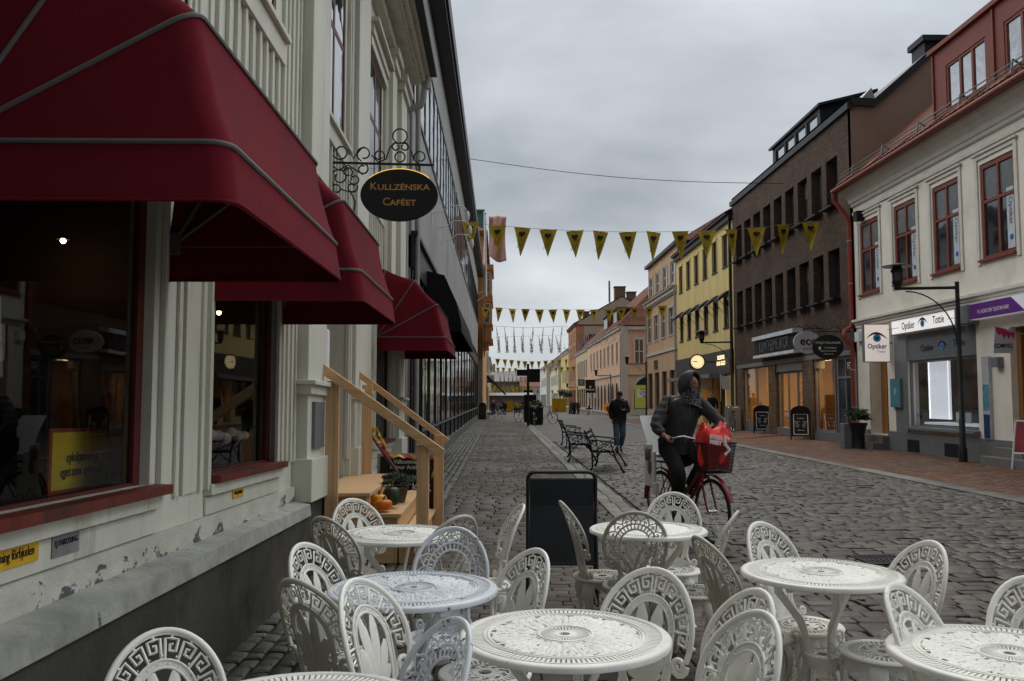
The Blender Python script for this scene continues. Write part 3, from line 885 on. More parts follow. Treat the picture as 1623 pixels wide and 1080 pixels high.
# hook arms holding the light string
for i, (px, py) in enumerate(((684, 339), (692, 362), (699, 383))):
    p = atX(px, py, XG)
    a = thing('festoon_arm', ('uppermost', 'middle', 'lowest')[i] + ' of three white wire arms with a leaf lamp on the grey wall', 'lamp bracket', tuple(p), group='wire arms on the grey wall')
    mb = MB(T(*p)); mb.tube([(0, 0, 0), (.24, 0, .04), (.44, 0, .2), (.72, 0, .18), (.82, 0, .1)], .012, 6); mb.tube([(0, 0, -.25), (0, 0, .05)], .02, 6); mb.build('wire', WHITEP, a, smooth=60)
    mb = MB(T(*p)); mb.ball((.84, 0, -.06), .07, 8, (.8, .5, 2)); mb.build('leaf_lamp', WHITEP, a, smooth=80)

# ================================================================= ORANGE CORNER HOUSE AND WHAT FOLLOWS ON THE LEFT
ORP = mat('ochre_orange_plaster', (.55, .26, .09), .85, .12, 1.5, .2, 20, dirt=(.35, .16, .06), dirt_scale=.8)
ORTR = mat('ochre_trim', (.5, .24, .1), .8, .12, 3)
GRYP = mat('grey_plaster', (.3, .29, .27), .85, .1, 1.5)
WFRAME = mat('white_frame', (.6, .6, .57), .5, .06, 6)
REDT = mat('brown_tiles', (.16, .06, .035), .8, .3, 6, .6, 12)
XO = -1.25
MO = frame((XO, 0, 0), (0, 1, 0), (0, 0, 1), (1, 0, 0))
ob = thing('orange_corner_house', 'ochre orange house with a tall bay window behind the grey building, left', 'house', (XO, 68, 0))
mb = MB(MO)
mb.wall(62.6, 78, -2, 13.6, [(71 + 3 * i, 72.2 + 3 * i, v, v + 2) for i in range(2) for v in (5.6, 9.4)], .15)
mb.quad((62.6, -2, 0), (62.6, 13.6, 0), (62.6, 13.6, -10), (62.6, -2, -10)); mb.quad((78, -2, 0), (78, 13.6, 0), (78, 13.6, -10), (78, -2, -10))
mb.quad((62.6, 13.6, 0), (78, 13.6, 0), (78, 13.6, -10), (62.6, 13.6, -10))
mb.build('wall', ORP, ob)
for i in range(2):
    for v in (5.6, 9.4): window(ob, MO, 71 + 3 * i, 72.2 + 3 * i, v, v + 2, WFRAME, UGL2, rows=(.66,))
# bay window: three sided box with its own windows
mb = MB(MO)
for (z0, z1, ex) in ((5.7, 5.95, .06), (6.9, 7.05, .05), (8.7, 8.95, .05), (9.1, 9.25, .03), (11.1, 11.5, .1)): mb.box(63.2 - ex, 68.2 + ex, z0, z1, .001, .68 + ex)
mb.box(63.3, 68.1, 5.3, 5.7, .001, .4); mb.box(63.2, 68.2, 5.95, 11.1, .001, .62)
mb.build('bay', ORTR, ob)
MOB = frame((XO, 63.19, 0), (1, 0, 0), (0, 0, 1), (0, -1, 0))
for v in (7.1, 9.4): window(ob, MOB, .12, .52, v, v + 1.5, WFRAME, UGL2, cols=(), rows=(.33, .66), fw=.05, n=.02, depth=.02)
MOF = frame((XO + .63, 0, 0), (0, 1, 0), (0, 0, 1), (1, 0, 0))
for v in (7.1, 9.4):
    for y in (63.7, 65.3, 66.9): window(ob, MOF, y, y + .9, v, v + 1.5, WFRAME, UGL2, rows=(.33, .66), fw=.05, n=.02, depth=.02)
mb = MB(MO); mb.box(62.3, 78.2, 13.6, 13.9, -10, .35); mb.add([(62.3, 13.9, .35), (78.2, 13.9, .35), (74, 16.5, -4), (66, 16.5, -4)], [(0, 1, 2, 3)])
mb.add([(62.3, 13.9, .35), (62.3, 13.9, -10), (66, 16.5, -4)], [(0, 1, 2)])
mb.build('roof', REDT, ob)
mb = MB(MO); mb.box(62.45, 62.59, -1, 4.4, -.5, -.02); mb.box(62.5, 78, -2, .5, .001, .06); mb.build('plinth', GRYP, ob)
mb = MB(MO); mb.box(64.5, 66, 14.2, 15.8, -1.2, .0); mb.box(64.4, 66.1, 15.8, 15.95, -1.3, .1); 
mb.build('turret', mat('verdigris', (.08, .17, .14), .6, .2, 4), ob)
# dark signs on the ochre corner
mb = MB(); mb.box(-1.14, -1.09, 62.0, 62.9, 4.6, 7.0); tag(mb.build('wall_banner', BLACKP), 'narrow black banner hung on the ochre corner, high up', 'banner')
# flagpole with a salmon flag
fp = thing('flagpole', 'white flagpole with a limp salmon flag over the left rooftops', 'flagpole', (-1.0, 60, 9))
p0, p1 = atY(770, 470, 60), atY(769, 338, 60)
mb = MB(); mb.tube([(p0.x, 60, p0.z), (p1.x, 60, p1.z)], .09, 8); mb.ball((p1.x, 60, p1.z), .13, 8); mb.bar((p0.x, 60, p0.z + .4), (-1.7, 60, p0.z + .2), .06); mb.bar((p0.x, 60, p0.z + .1), (-1.7, 60, p0.z - .4), .06)
mb.build('pole', WHITEP, fp, smooth=60)
q0, q1 = atY(775, 343, 60), atY(803, 343, 60)
mb = MB(); nx_, nz_ = 14, 20; vs = []
hgt = (415 - 343) / 1350 * 60
for j in range(nz_ + 1):
    for i in range(nx_ + 1):
        s_, t_ = i / nx_, j / nz_
        vs.append((q0.x + (q1.x - q0.x) * s_ * (1 - .08 * math.sin(t_ * 3.1)), 60 + .16 * math.sin(s_ * 9 + t_ * 3), q0.z - hgt * t_ - (.25 * math.sin(s_ * 3.14) * t_) + (.35 * t_ * (1 - s_) if t_ > .8 else 0)))
mb.add(vs, [(j * (nx_ + 1) + i, j * (nx_ + 1) + i + 1, (j + 1) * (nx_ + 1) + i + 1, (j + 1) * (nx_ + 1) + i) for j in range(nz_) for i in range(nx_)])
fm_ = MB(); fm_.v, fm_.f, fm_.m = mb.v, mb.f, mb.m
fo = fm_.build('flag', mat('salmon_cloth', (.62, .34, .27), .8, .1, 2), fp, smooth=80)
so = fo.modifiers.new('thick', 'SOLIDIFY'); so.thickness = .01

# ================================================================= RIGHT SIDE
XR = 11.5
MR = frame((XR, 0, 0), (0, 1, 0), (0, 0, 1), (-1, 0, 0))
def mr(px, py, n=0.0):
    p = atX(px, py, XR - n); return p.y, p.z
WPL = mat('white_plaster', (.76, .69, .585), .8, .07, 1.6, .25, 22, dirt=(.58, .53, .45), dirt_scale=1.2, dirt_lo=.52, dirt_hi=.75)
WPL2 = mat('white_plaster_trim', (.62, .57, .5), .8, .1, 3, .2, 30)
REDF = mat('red_frame', (.20, .05, .032), .45, .12, 8)
REDM = mat('red_sheet_metal', (.17, .042, .026), .5, .15, 3, .1, 20)
GPL = mat('grey_plinth', (.15, .15, .145), .8, .12, 3, .3, 30)
m_, nt_, b_ = newmat('orange_tiles')
v_ = coords(nt_, 'World')
wv_ = _n(nt_, "ShaderNodeTexWave", Scale=4.2, Distortion=.4); wv_.bands_direction = 'Y'
nt_.links.new(v_, wv_.inputs["Vector"])
wz_ = _n(nt_, "ShaderNodeTexWave", Scale=2.6, Distortion=.6); wz_.bands_direction = 'Z'; wz_.wave_profile = 'SAW'
nt_.links.new(v_, wz_.inputs["Vector"])
cc_ = ramp(nt_, noise(nt_, v_, 5, 6, .7), [(.3, (.08, .03, .018)), (.52, (.24, .07, .03)), (.75, (.33, .13, .06))])
cc_ = mixc(nt_, 1, cc_, ramp(nt_, noise(nt_, v_, .8, 6), [(.35, (.6, .6, .55)), (.6, (1, 1, 1))]), 'MULTIPLY')
nt_.links.new(cc_, b_.inputs["Base Color"]); b_.inputs["Roughness"].default_value = .8
bumpn(nt_, b_, wz_.outputs["Fac"], .9, .05, bumpn(nt_, b_, wv_.outputs["Fac"], .9, .05))
TILES = m_

wh = thing('optician_house', 'white plastered house with red window frames and orange tiled roof, right foreground', 'house', (XR, 18, 0))
UW = [(25.42, 26.78), (23.1, 24.42), (20.9, 22.2), (18.6, 19.95), (16.3, 17.6), (14.0, 15.3), (11.7, 13.0), (9.4, 10.7)]
SHOPW = (20.35, 23.85, .66, 3.3); SDOOR = (25.1, 26.35, .42, 3.0); PDOOR = (17.2, 19.0, .4, 3.1); SH2 = (11.5, 16.5, .7, 3.2)
mb = MB(MR)
mb.wall(6, 27.2, -.3, 8.3, [(a, b, 4.75, 7.08) for a, b in UW] + [SHOPW + (.3,), SDOOR + (.4,), PDOOR + (.4,), SH2 + (.3,)], .16)
mb.quad((6, -.3, 0), (6, 8.3, 0), (6, 8.3, -9), (6, -.3, -9)); mb.quad((27.2, -.3, 0), (27.2, 8.3, 0), (27.2, 8.3, -9), (27.2, -.3, -9))
mb.box(6, 27.2, 3.5, 3.7, -9, -.3)
mb.build('wall', WPL, wh)
mb = MB(MR)
mb.box(6, 27.2, 3.86, 3.94, .001, .09); mb.box(6, 27.2, 3.94, 4.02, .001, .16); mb.box(6, 27.2, 3.76, 3.86, .001, .045)
mb.box(6, 27.2, 7.42, 7.52, .001, .05)
vs_ = []; pf = [(7.66, .0), (7.70, .07), (7.78, .09), (7.80, .13), (7.92, .17), (8.04, .27), (8.14, .42), (8.2, .46)]
for y in (6, 27.22): vs_ += [(y, v, n_) for v, n_ in pf]
mb.add(vs_, [(i, i + 1, 8 + i + 1, 8 + i) for i in range(7)] + [tuple(range(8))])
mb.box(6, 27.3, 8.22, 8.3, -.2, .5)
for a, b in UW:
    mb.box(a - .17, a - .05, 4.66, 7.2, .001, .04); mb.box(b + .05, b + .17, 4.66, 7.2, .001, .04)
    mb.box(a - .17, b + .17, 7.2, 7.3, .001, .045); mb.box(a - .22, b + .22, 7.3, 7.35, .001, .09)
mb.build('cornice', WPL2, wh, bevel=.008)
mb = MB(MR); mb.box(6, SDOOR[0] - .02, -.4, .55, .001, .05); mb.box(SDOOR[1] + .02, 27.2, -.4, .55, .001, .05)
mb.build('plinth', GPL, wh)
for y in (23.2, 21.2, 13, 15): mb = MB(MR); mb.box(y, y + .7, .02, .36, .051, .054); mb.build('cellar_hatch', BLACKP, wh)
for i, (a, b) in enumerate(UW):
    wnd = window(wh, MR, a, b, 4.78, 7.05, REDF, UGL if i % 2 else UGL2, cols=(.5,), rows=(.62,), fw=.09, mw=.075, depth=.07, n=-.03, sill=(.04, .1, .05))
    bl = MB(MR)
    for (q0, q1) in ((a + .09, (a + b) / 2 - .04), ((a + b) / 2 + .04, b - .09)): bl.box(q0, q1, 6.25, 6.94, -.0715, -.0705)
    bl.build('blind', mat('grey_blind', (.13, .135, .135), .25, .2, 3), wnd)
    if i in (0, 1, 2, 3):
        st = MB(MR); st.box(a + .12, a + .42, 4.9, 6.3, -.069, -.0665)
        so_ = st.build('sticker', mat('sticker_white', (.5, .52, .54), .5), wnd, local=False)
        tm = MR @ T(a + .27, 5.55, -.064) @ RZ(R(-90))
        text('Optiker', .2, MR @ T(a + .27, 5.75, -.064) @ Matrix(((0, -1, 0, 0), (-1, 0, 0, 0), (0, 0, 1, 0), (0, 0, 0, 1))) @ SC(1, 1, 1) @ T(0, 0, 0), INK, wnd)
        e = MB(MR); e.lathe([(0, 0), (.06, .001)], 12); e.X = MR
        e2 = MB(MR); e2.prism([(a + .27 + .07 * math.cos(t * .52), 5.15 + .07 * math.sin(t * .52)) for t in range(12)], -.0655, -.063); e2.build('eye_mark', mat('blue_mark', (.03, .12, .3), .5), wnd)
# roof slope, ridge and snow rail
mb = MB(MR)
mb.add([(6, 8.3, .55), (27.22, 8.3, .55), (27.22, 12.4, -4.0), (6, 12.4, -4.0)], [(0, 1, 2, 3)]); mb.add([(6, 8.3, -9), (27.22, 8.3, -9), (27.22, 12.4, -4.0), (6, 12.4, -4.0)], [(0, 1, 2, 3)])
mb.build('roof', TILES, wh)
mb = MB(MR)
y = 6.1
while y < 27.1:
    mb.tube([(y, 8.34, .60), (y, 8.62, .27)], .055, 6); y += .235
mb.build('eave_tiles', TILES, wh, smooth=60)
mb = MB(MR)
mb.tube([(6, 8.24, .62), (27.35, 8.24, .62)], .075, 8); mb.box(6, 27.3, 8.2, 8.29, .45, .6)
mb.build('gutter', REDM, wh, smooth=50)
mb = MB(MR)
for k_ in range(9):
    y = 26.3 - k_ * 2.1
    mb.bar((y, 8.5, .42), (y, 8.86, .36), .06, .03); mb.bar((y, 8.86, .36), (y, 8.7, .1), .05, .02)
for dz in (0, .12): mb.tube([(6, 8.66 + dz, .40 - dz * .15), (27.2, 8.66 + dz, .40 - dz * .15)], .016, 6)
mb.build('snow_rail', GREYM, wh)
# red dormer
mb = MB(MR)
D0, D1, DZ0, DZ1, DN = 9.0, 22.5, 8.75, 10.85, -.3
gr = [(a, a + 1.85, 9.05, 10.3) for a in (20.0, 17.4, 14.8, 12.2, 9.6)]
mb.wall(D0, D1, DZ0, DZ1, gr, .12, n0=DN)
mb.quad((D1, DZ0, DN), (D1, DZ1, DN), (D1, DZ1 + .4, -3.2), (D1, DZ0 + 2.6, -3.2)); mb.quad((D0, DZ0, DN), (D0, DZ1, DN), (D0, DZ1 + .4, -3.2), (D0, DZ0 + 2.6, -3.2))
mb.box(D0 - .1, D1 + .1, DZ1 - .02, DZ1 + .1, -3.2, DN + .12)
for a in [22.45] + [g_[0] - .37 for g_ in gr]: mb.box(a - .03, a + .03, DZ0, DZ1 - .05, DN + .001, DN + .05)
dm = mb.build('dormer', REDM, wh)
for g_ in gr: window(dm, MR, g_[0], g_[1], g_[2], g_[3], REDM, SKYGL, cols=(.33, .66), fw=.07, mw=.09, depth=.06, n=DN - .02)
# red rain pipe
pi = thing('rain_pipe', 'red painted rain pipe between the brown brick building and white house', 'pipe', (XR, 27.2, 0))
mb = MB(); mb.tube([(XR - .6, 27.3, 8.2), (XR - .6, 27.3, 7.95), (XR - .2, 27.28, 7.45), (XR - .12, 27.28, 7.2), (XR - .12, 27.28, 3.95), (XR - .15, 27.28, 3.8), (XR - .36, 27.28, 3.68), (XR - .38, 27.28, 3.45), (XR - .18, 27.28, 3.3), (XR - .12, 27.28, 3.1), (XR - .12, 27.28, .3)], .07, 10)
mb.build('pipe', mat('red_pipe', (.27, .05, .035), .5, .2, 2, .1, 30, dirt=(.1, .04, .03), dirt_scale=1.5), pi, smooth=50)
mb = MB()
for z in (6.6, 5.2, 2.4, 1.2): mb.tube([(XR - .12, 27.28, z), (XR - .12, 27.28, z + .04)], .082, 10)
mb.build('clamp', ALU, pi)
# --- ground floor of the optician
GDARK = mat('shutter_grey', (.14, .145, .15), .5, .1, 3)
mb = MB(MR); mb.box(23.85, 24.6, .55, 3.3, .001, .02); mb.build('pilaster_panel', GREYM, wh)
s1 = window(wh, MR, SHOPW[0], SHOPW[1], .72, 2.55, GREYM, PANE_S, cols=(), fw=.05, depth=.06, n=-.06, sill=(.06, .16, .07), name='shop_window')
mb = MB(MR); mb.box(SHOPW[0], SHOPW[1], 2.55, 3.3, -.2, -.02)
for i in range(9): mb.box(SHOPW[0], SHOPW[1], 2.57 + .08 * i, 2.575 + .08 * i, -.02, -.012)
shb = mb.build('shutter', GDARK, wh)
MTX = lambda y, z, n: MR @ T(y, z, n) @ SC(-1, 1, 1)     # reads left to right seen from the street
EYEB = mat('eye_blue', (.05, .22, .42), .5); EYED = mat('eye_dark', (.01, .03, .06), .4)
def eye(parent, M, s, dk=INK):
    mb = MB(M)
    top = [(-1.0 + 2.0 * i / 14, .52 * math.sin(math.pi * (i / 14) ** .9) - .12) for i in range(15)]
    pts = [(x * s, y * s, 0) for x, y in top]
    mb.tube(pts, [s * (.02 + .09 * math.sin(math.pi * i / 14)) for i in range(15)], 6, flat=.12, nrm=(0, 0, 1))
    o = mb.build('eye_mark', dk, parent)
    mb = MB(M); mb.prism([(s * .38 * math.cos(i * math.pi / 10), s * (.38 * math.sin(i * math.pi / 10) - .08)) for i in range(20)], -.001, .006); mb.build('eye_iris', EYEB, parent)
    mb = MB(M); mb.prism([(s * .14 * math.cos(i * math.pi / 8), s * (.14 * math.sin(i * math.pi / 8) - .08)) for i in range(16)], .006, .009); mb.build('eye_pupil', EYED, parent)
text('Optiker', .27, MTX(22.75, 2.86, -.008), INK, shb, sx=.8); text('Tottie', .27, MTX(21.15, 2.9, -.008), INK, shb, sx=.8); eye(shb, MTX(21.95, 2.88, -.006), .25)
# lit display inside
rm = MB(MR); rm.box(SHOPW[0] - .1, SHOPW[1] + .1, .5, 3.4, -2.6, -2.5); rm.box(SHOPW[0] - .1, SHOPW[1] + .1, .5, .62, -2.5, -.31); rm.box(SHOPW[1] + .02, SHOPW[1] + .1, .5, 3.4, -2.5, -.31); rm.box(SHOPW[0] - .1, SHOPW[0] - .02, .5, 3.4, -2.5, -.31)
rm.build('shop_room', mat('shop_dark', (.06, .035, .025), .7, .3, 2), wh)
dp = thing('display_panel', 'tall white lit display panel in the optician window', 'display', (XR + .8, 23.2, .8))
mb = MB(MR); mb.box(22.35, 23.4, .95, 2.5, -.42, -.36); mb.build('panel', emat('lit_panel', (.85, .88, .95), .85), dp)
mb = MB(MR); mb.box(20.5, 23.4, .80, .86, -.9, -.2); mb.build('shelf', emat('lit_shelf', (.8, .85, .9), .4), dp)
for y in (22.36, 23.38):
    mb = MB(MR); mb.box(y - .02, y + .02, .95, 2.5, -.355, -.345); mb.build('light_strip', emat('strip', (.9, .93, 1), 1.6), dp)
for i, y in enumerate((22.0, 21.55, 20.8)):
    mb = MB(MR); mb.box(y, y + .25, .861, 1.15 + .12 * (i == 2), -.5, -.47); mb.box(y + .07, y + .18, .95, 1.08, -.469, -.466)
    tag(mb.build('photo_card', (mat('card_white', (.5, .47, .44), .6, .4, 6))), ('leftmost', 'middle', 'rightmost')[i] + ' photo card standing on the optician display shelf', 'photo card')
# sign band
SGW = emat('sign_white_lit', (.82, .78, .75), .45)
bs = thing('shop_sign', 'long white fascia sign reading Optiker Tottie with an eye above the shutter', 'sign', (XR, 23, 3.5))
mb = MB(MR); mb.box(20.85, 24.4, 3.34, 3.72, .05, .16); mb.build('board', SGW, bs)
mb = MB(MR); mb.box(20.85, 24.4, 3.30, 3.34, .04, .18); mb.box(20.85, 24.4, 3.72, 3.75, .04, .18); mb.build('board_edge', GREYM, bs)
text('Optiker', .29, MTX(23.42, 3.52, .162), INK, bs, sx=.8, bold=.003); text('Tottie', .29, MTX(21.78, 3.54, .162), INK, bs, sx=.8, bold=.003); eye(bs, MTX(22.6, 3.54, .165), .27)
mb = MB(MR); mb.box(23.95, 24.7, 3.50, 3.515, .16, .163); mb.box(20.92, 21.35, 3.5, 3.515, .16, .163); mb.build('line', EYEB, bs)
bx = MB(MR); bx.box(20.15, 20.75, 3.3, 3.75, .03, .3); tag(bx.build('roller_housing', GREYM, bevel=.02), 'grey metal box at the right end of the optician fascia', 'box')
# projecting lit box sign
ps = thing('projecting_sign', 'square lit white sign with an eye reading Optiker, sticking out over the brown door', 'sign', (11.0, 25.6, 3.1))
c_ = atY(1390, 544, 24.7); hw, hh = 20 / 1350 * 24.7, 29.5 / 1350 * 24.7
MP = frame((c_.x, 24.7, c_.z), (1, 0, 0), (0, 0, 1), (0, -1, 0))
mb = MB(MP); mb.box(-hw, hw, -hh, hh, -.12, 0); mb.build('face', emat('sign_face_lit', (.84, .74, .68), .38), ps)
mb = MB(MP); mb.box(-hw - .02, -hw, -hh - .02, hh + .02, -.13, .01); mb.box(hw, hw + .02, -hh - .02, hh + .02, -.13, .01); mb.box(-hw, hw, hh, hh + .02, -.13, .01); mb.box(-hw, hw, -hh - .02, -hh, -.13, .01); mb.box(hw + .02, XR - c_.x, -.02, .02, -.08, -.04); mb.build('case', GREYM, ps)
text('Optiker', .2, MP @ T(0, -.1, .001), INK, ps, sx=.88, bold=.004); text('Tottie', .11, MP @ T(.12, -.25, .001), EYEB, ps, sx=.9); eye(ps, MP @ T(0, .17, .004), .3)
# door
dr = MB(MR); a, b = SDOOR[0], SDOOR[1]
dr.box(a, b, .42, 3.0, -.42, -.36); dr.box(a + .12, a + .72, .5, 1.0, -.36, -.33); dr.box(a + .05, a + .10, .45, 2.95, -.36, -.31); dr.box(b - .5, b - .45, .45, 2.95, -.36, -.31); dr.box(a + .05, b - .45, 1.02, 1.1, -.36, -.32)
OAK = mat('oak_door', (.26, .115, .03), .45, .2, 4, .1, 40, stretch=(3, 3, .4))
do = dr.build('door', OAK, wh)
dr = MB(MR); dr.box(a + .14, a + .66, 1.2, 2.75, -.359, -.355); dr.build('door_glass', UGL, do)
dr = MB(MR); dr.tube([(a + .12, 1.3, -.33), (a + .12, 1.35, -.27), (a + .12, 1.6, -.27), (a + .12, 1.65, -.33)], .015, 6); dr.build('handle', ALU, do)
# right hand door, its glass and steps
dr = MB(MR); a, b = PDOOR[0], PDOOR[1]
for u_ in (a, b - .16): dr.box(u_, u_ + .16, .42, 3.1, -.4, -.15)
dr.box(a + .16, b - .16, .42, .95, -.4, -.3); dr.box(a + .16, b - .16, 2.3, 2.42, -.4, -.25); dr.box((a + b) / 2 - .05, (a + b) / 2 + .05, .42, 2.3, -.4, -.28)
do = dr.build('door', OAK, wh); dr = MB(MR); dr.quad((a + .1, .9, -.35), (b - .1, .9, -.35), (b - .1, 3.1, -.35), (a + .1, 3.1, -.35)); dr.build('door_glass', UGL2, do)
mb = MB(MR)
mb.box(25.0, 26.5, -.1, .2, .051, .55); mb.box(25.02, 26.48, .2, .4, .051, .25); mb.box(SDOOR[0], SDOOR[1], .3, .41, -.4, .051)
mb.build('steps', mat('step_stone', (.16, .15, .14), .75, .15, 4, .3, 30), wh, bevel=.01); mb = MB(MR)
mb.box(17.0, 19.4, -.1, .2, .051, .55); mb.box(17.02, 19.3, .2, .4, .051, .25)
mb.build('steps', mat('step_stone', (.16, .15, .14), .75, .15, 4, .3, 30), wh, bevel=.01)
window(wh, MR, SH2[0], SH2[1], SH2[2], SH2[3], GREYM, UGL2, cols=(.33, .66), name='shop_window')
# small wall things
def wallbox(name, lab, cat, px0, py0, px1, py1, m, t=.06, n=.05, extra=None):
    y1_, z1_ = mr(px0, py0, n); y0_, z0_ = mr(px1, py1, n)
    mb = MB(MR); mb.box(y0_, y1_, z0_, z1_, n - .049, n + t); o = mb.build(name, m); tag(o, lab, cat); return o, (y0_, y1_, z0_, z1_)
TEAL = mat('teal_poster', (.06, .22, .28), .5, .1, 3)
o, r_ = wallbox('poster_case', 'teal poster in a grey case beside the brown door', 'poster', 1413, 601, 1430, 646, GREYM, .05)
mb = MB(MR); mb.box(r_[0] + .04, r_[1] - .04, r_[2] + .05, r_[3] - .05, .1, .105); mb.build('poster', TEAL, o)
mb = MB(MR); mb.ball(((r_[0] + r_[1]) / 2, (r_[2] + r_[3]) / 2 + .05, .105), .07, 8, (1, 1.6, .1)); mb.build('poster_mark', mat('mark_pale', (.3, .45, .5), .5), o)
o, r_ = wallbox('poster_board', 'pale panel over a narrow blue notice board right of the optician window', 'notice board', 1557, 566, 1573, 697, mat('pale_board', (.42, .43, .44), .5), .03)
zz = r_[2]
for (f0, f1, m) in ((.0, .3, mat('navy_poster', (.02, .04, .12), .5, .5, 9)), (.34, .66, mat('cyan_poster', (.10, .26, .33), .5, .6, 6))):
    mb = MB(MR); mb.box(r_[0] + .02, r_[1] - .02, zz + (r_[3] - zz) * f0 + .02, zz + (r_[3] - zz) * f1, .08, .085); mb.build('poster', m, o)
o, r_ = wallbox('intercom', 'small grey box by the right hand doorway of the white house', 'box', 1577, 567, 1588, 582, GREYM, .1)
o, r_ = wallbox('wall_camera', 'small dark camera high on the white wall near the red pipe', 'camera', 1362, 337, 1368, 349, BLACKP, .2)
o, r_ = wallbox('meter_box', 'small white plate on the red pipe beside the lit Optiker sign', 'plate', 1359, 527, 1366, 541, WHITEP, .1)
# purple banner
pb = thing('shop_sign', 'purple and white fascia sign over the right hand doorway', 'sign', (XR, 18, 3.6))
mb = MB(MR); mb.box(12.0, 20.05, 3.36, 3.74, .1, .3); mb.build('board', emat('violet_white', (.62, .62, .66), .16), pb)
mb = MB(MR); mb.add([(20.06, 3.37, .302), (17.9, 3.37, .302), (18.4, 3.73, .302), (20.06, 3.73, .302)], [(0, 1, 2, 3)]); mb.build('violet_field', mat('violet', (.12, .02, .2), .5), pb)
text('VI LAGAR DIN TELEFON HÄR!', .13, MTX(19.1, 3.52, .305), WHITEL, pb, sx=.72); text('W', .34, MTX(17.3, 3.55, .305), INK, pb, sx=1.2)
# hanging pennant with pink drips
pf = thing('shop_flag', 'white pennant with pink dripping paint on a slanted pole at the right edge', 'flag', (XR - .9, 19.2, 2.9))
Yf = 18.6
c0, c1, c2, c3 = atY(1577, 518, Yf), atY(1608, 528, Yf), atY(1606, 560, Yf), atY(1575, 560, Yf)
MF_ = Matrix.Identity(4)
mb = MB(); mb.add([(c0.x, Yf, c0.z), (c1.x, Yf, c1.z), (c2.x, Yf, c2.z), (c3.x, Yf, c3.z), (c0.x, Yf + .01, c0.z), (c1.x, Yf + .01, c1.z), (c2.x, Yf + .01, c2.z), (c3.x, Yf + .01, c3.z)], [(0, 1, 2, 3), (7, 6, 5, 4), (0, 4, 5, 1), (1, 5, 6, 2), (2, 6, 7, 3), (3, 7, 4, 0)]); mb.build('cloth', mat('pennant_grey', (.45, .44, .45), .7), pf)
mb = MB(); w_ = c1.x - c0.x
dr_ = [.42, .1, .5, .2, .62, .25, .45, .3]
pts = [(c0.x, c0.z), (c1.x, c1.z)] + [(c1.x - w_ * (i + .5) / 8, c1.z + (c0.z - c1.z) * (i / 8) - .28 * dr_[i] - .03) for i in range(8)]
mb.X = frame((0, Yf, 0), (1, 0, 0), (0, 0, 1), (0, -1, 0)); mb.prism(pts, .002, .005); mb.build('drips', mat('magenta', (.4, .02, .12), .6), pf)
text('COMVIQ', .13, frame(((c2.x + c3.x) / 2, Yf - .004, c3.z + .16), (1, 0, 0), (0, 0, 1), (0, -1, 0)), INK, pf, sx=.8, bold=.004)
mb = MB(); mb.tube([(c0.x - .03, Yf + .005, c0.z + .01), (c1.x + .6, Yf + .005, c1.z - .12)], .015, 6); mb.build('pole', ALU, pf)

# ================================================================= BROWN BRICK BUILDING
BRK = brickmat('brown_brick', (.054, .029, .018), (.105, .058, .035), (.075, .06, .048), .24, .075, .012, bump=.5)
FIREW = mat('brown_firewall', (.25, .16, .11), .9, .12, 1.0, .3, 15, dirt=(.26, .19, .155), dirt_scale=.5, dirt_lo=.45, dirt_hi=.7)
bb = thing('brick_building', 'dark brown brick building with two rows of narrow deep windows, right side', 'building', (XR, 34, 0))
B0, B1 = 27.25, 41.5
BW = [28.4 + 1.44 * k for k in range(9)]
mb = MB(MR)
mb.wall(B0, B1, 3.1, 11.1, [(a, a + 1.0, v, v + 1.72) for a in BW for v in (4.9, 8.08)], .3)
mb.box(B1 - .25, B1 - .001, -.3, 3.1, -.5, .0)
mb.build('wall', BRK, bb)
for v in (4.9, 8.08):
    for a in BW:
        wb_ = window(bb, MR, a, a + 1.0, v, v + 1.72, mat('window_brown', (.03, .022, .02), .4), UGL if (int(a * 7) + int(v)) % 3 else UGL2, cols=(.62,), fw=.07, mw=.05, depth=.05, n=-.24, sill=(.03, .28, .05), sillmat=BLACKM)
        if (int(a * 5) + int(v)) % 4 == 0:
            q_ = MB(MR); q_.box(a + .08, a + .92, v + 1.72 - .3 - .5 * ((a * 3.7) % 1), v + 1.66, -.269, -.262); q_.build('roller_blind', mat('blind_brown', (.11, .08, .06), .5), wb_)
# firewall gable facing the camera, with the roof edge
MGA = frame((XR, B0, 0), (1, 0, 0), (0, 0, 1), (0, -1, 0))
pr = [(0, 3), (0, 11.1), (.8, 11.05), (1.6, 11.75), (2.8, 12.8), (4.6, 14.1), (6.0, 15.2), (11.0, 11.6), (11.0, 3)]
mb = MB(MGA); mb.prism(pr, -.2, .0)
mb.build('gable', FIREW, bb)
top = pr[1:8]
rf = MB(MGA)
for i in range(len(top) - 1):
    (x0, z0), (x1, z1) = top[i], top[i + 1]
    rf.add([(x0, z0 + .01, .08), (x1, z1 + .01, .08), (x1, z1 + .01, -14.3), (x0, z0 + .01, -14.3), (x0, z0 + .28, .08), (x1, z1 + .28, .08), (x1, z1 + .28, -14.3), (x0, z0 + .28, -14.3)],
           [(0, 1, 5, 4), (4, 5, 6, 7), (2, 3, 7, 6)])
rf.box(-.12, .05, 10.98, 11.2, -14.3, .08)
rf.build('roof', BLACKM, bb)
cs = MB(MGA)
cs.box(2.85, 3.6, 12.4, 13.55, -1.5, -.6); cs.box(2.75, 3.7, 13.55, 13.75, -1.6, -.5)
cs.build('chimney', BLACKM, bb)
cs = MB(MGA); cs.add([(.5, 11.4, -.6), (1.0, 11.95, -.6), (1.0, 11.95, -1.6), (.5, 11.4, -1.6), (.5, 11.25, -.6), (1.1, 11.6, -.6)], [(0, 1, 2, 3), (4, 5, 1, 0)]); cs.build('skylight', ALU, bb)
dm = MB(MR)
dh = [(30.7 + 1.22 * k, 31.75 + 1.22 * k, 11.35, 12.0) for k in range(4)]
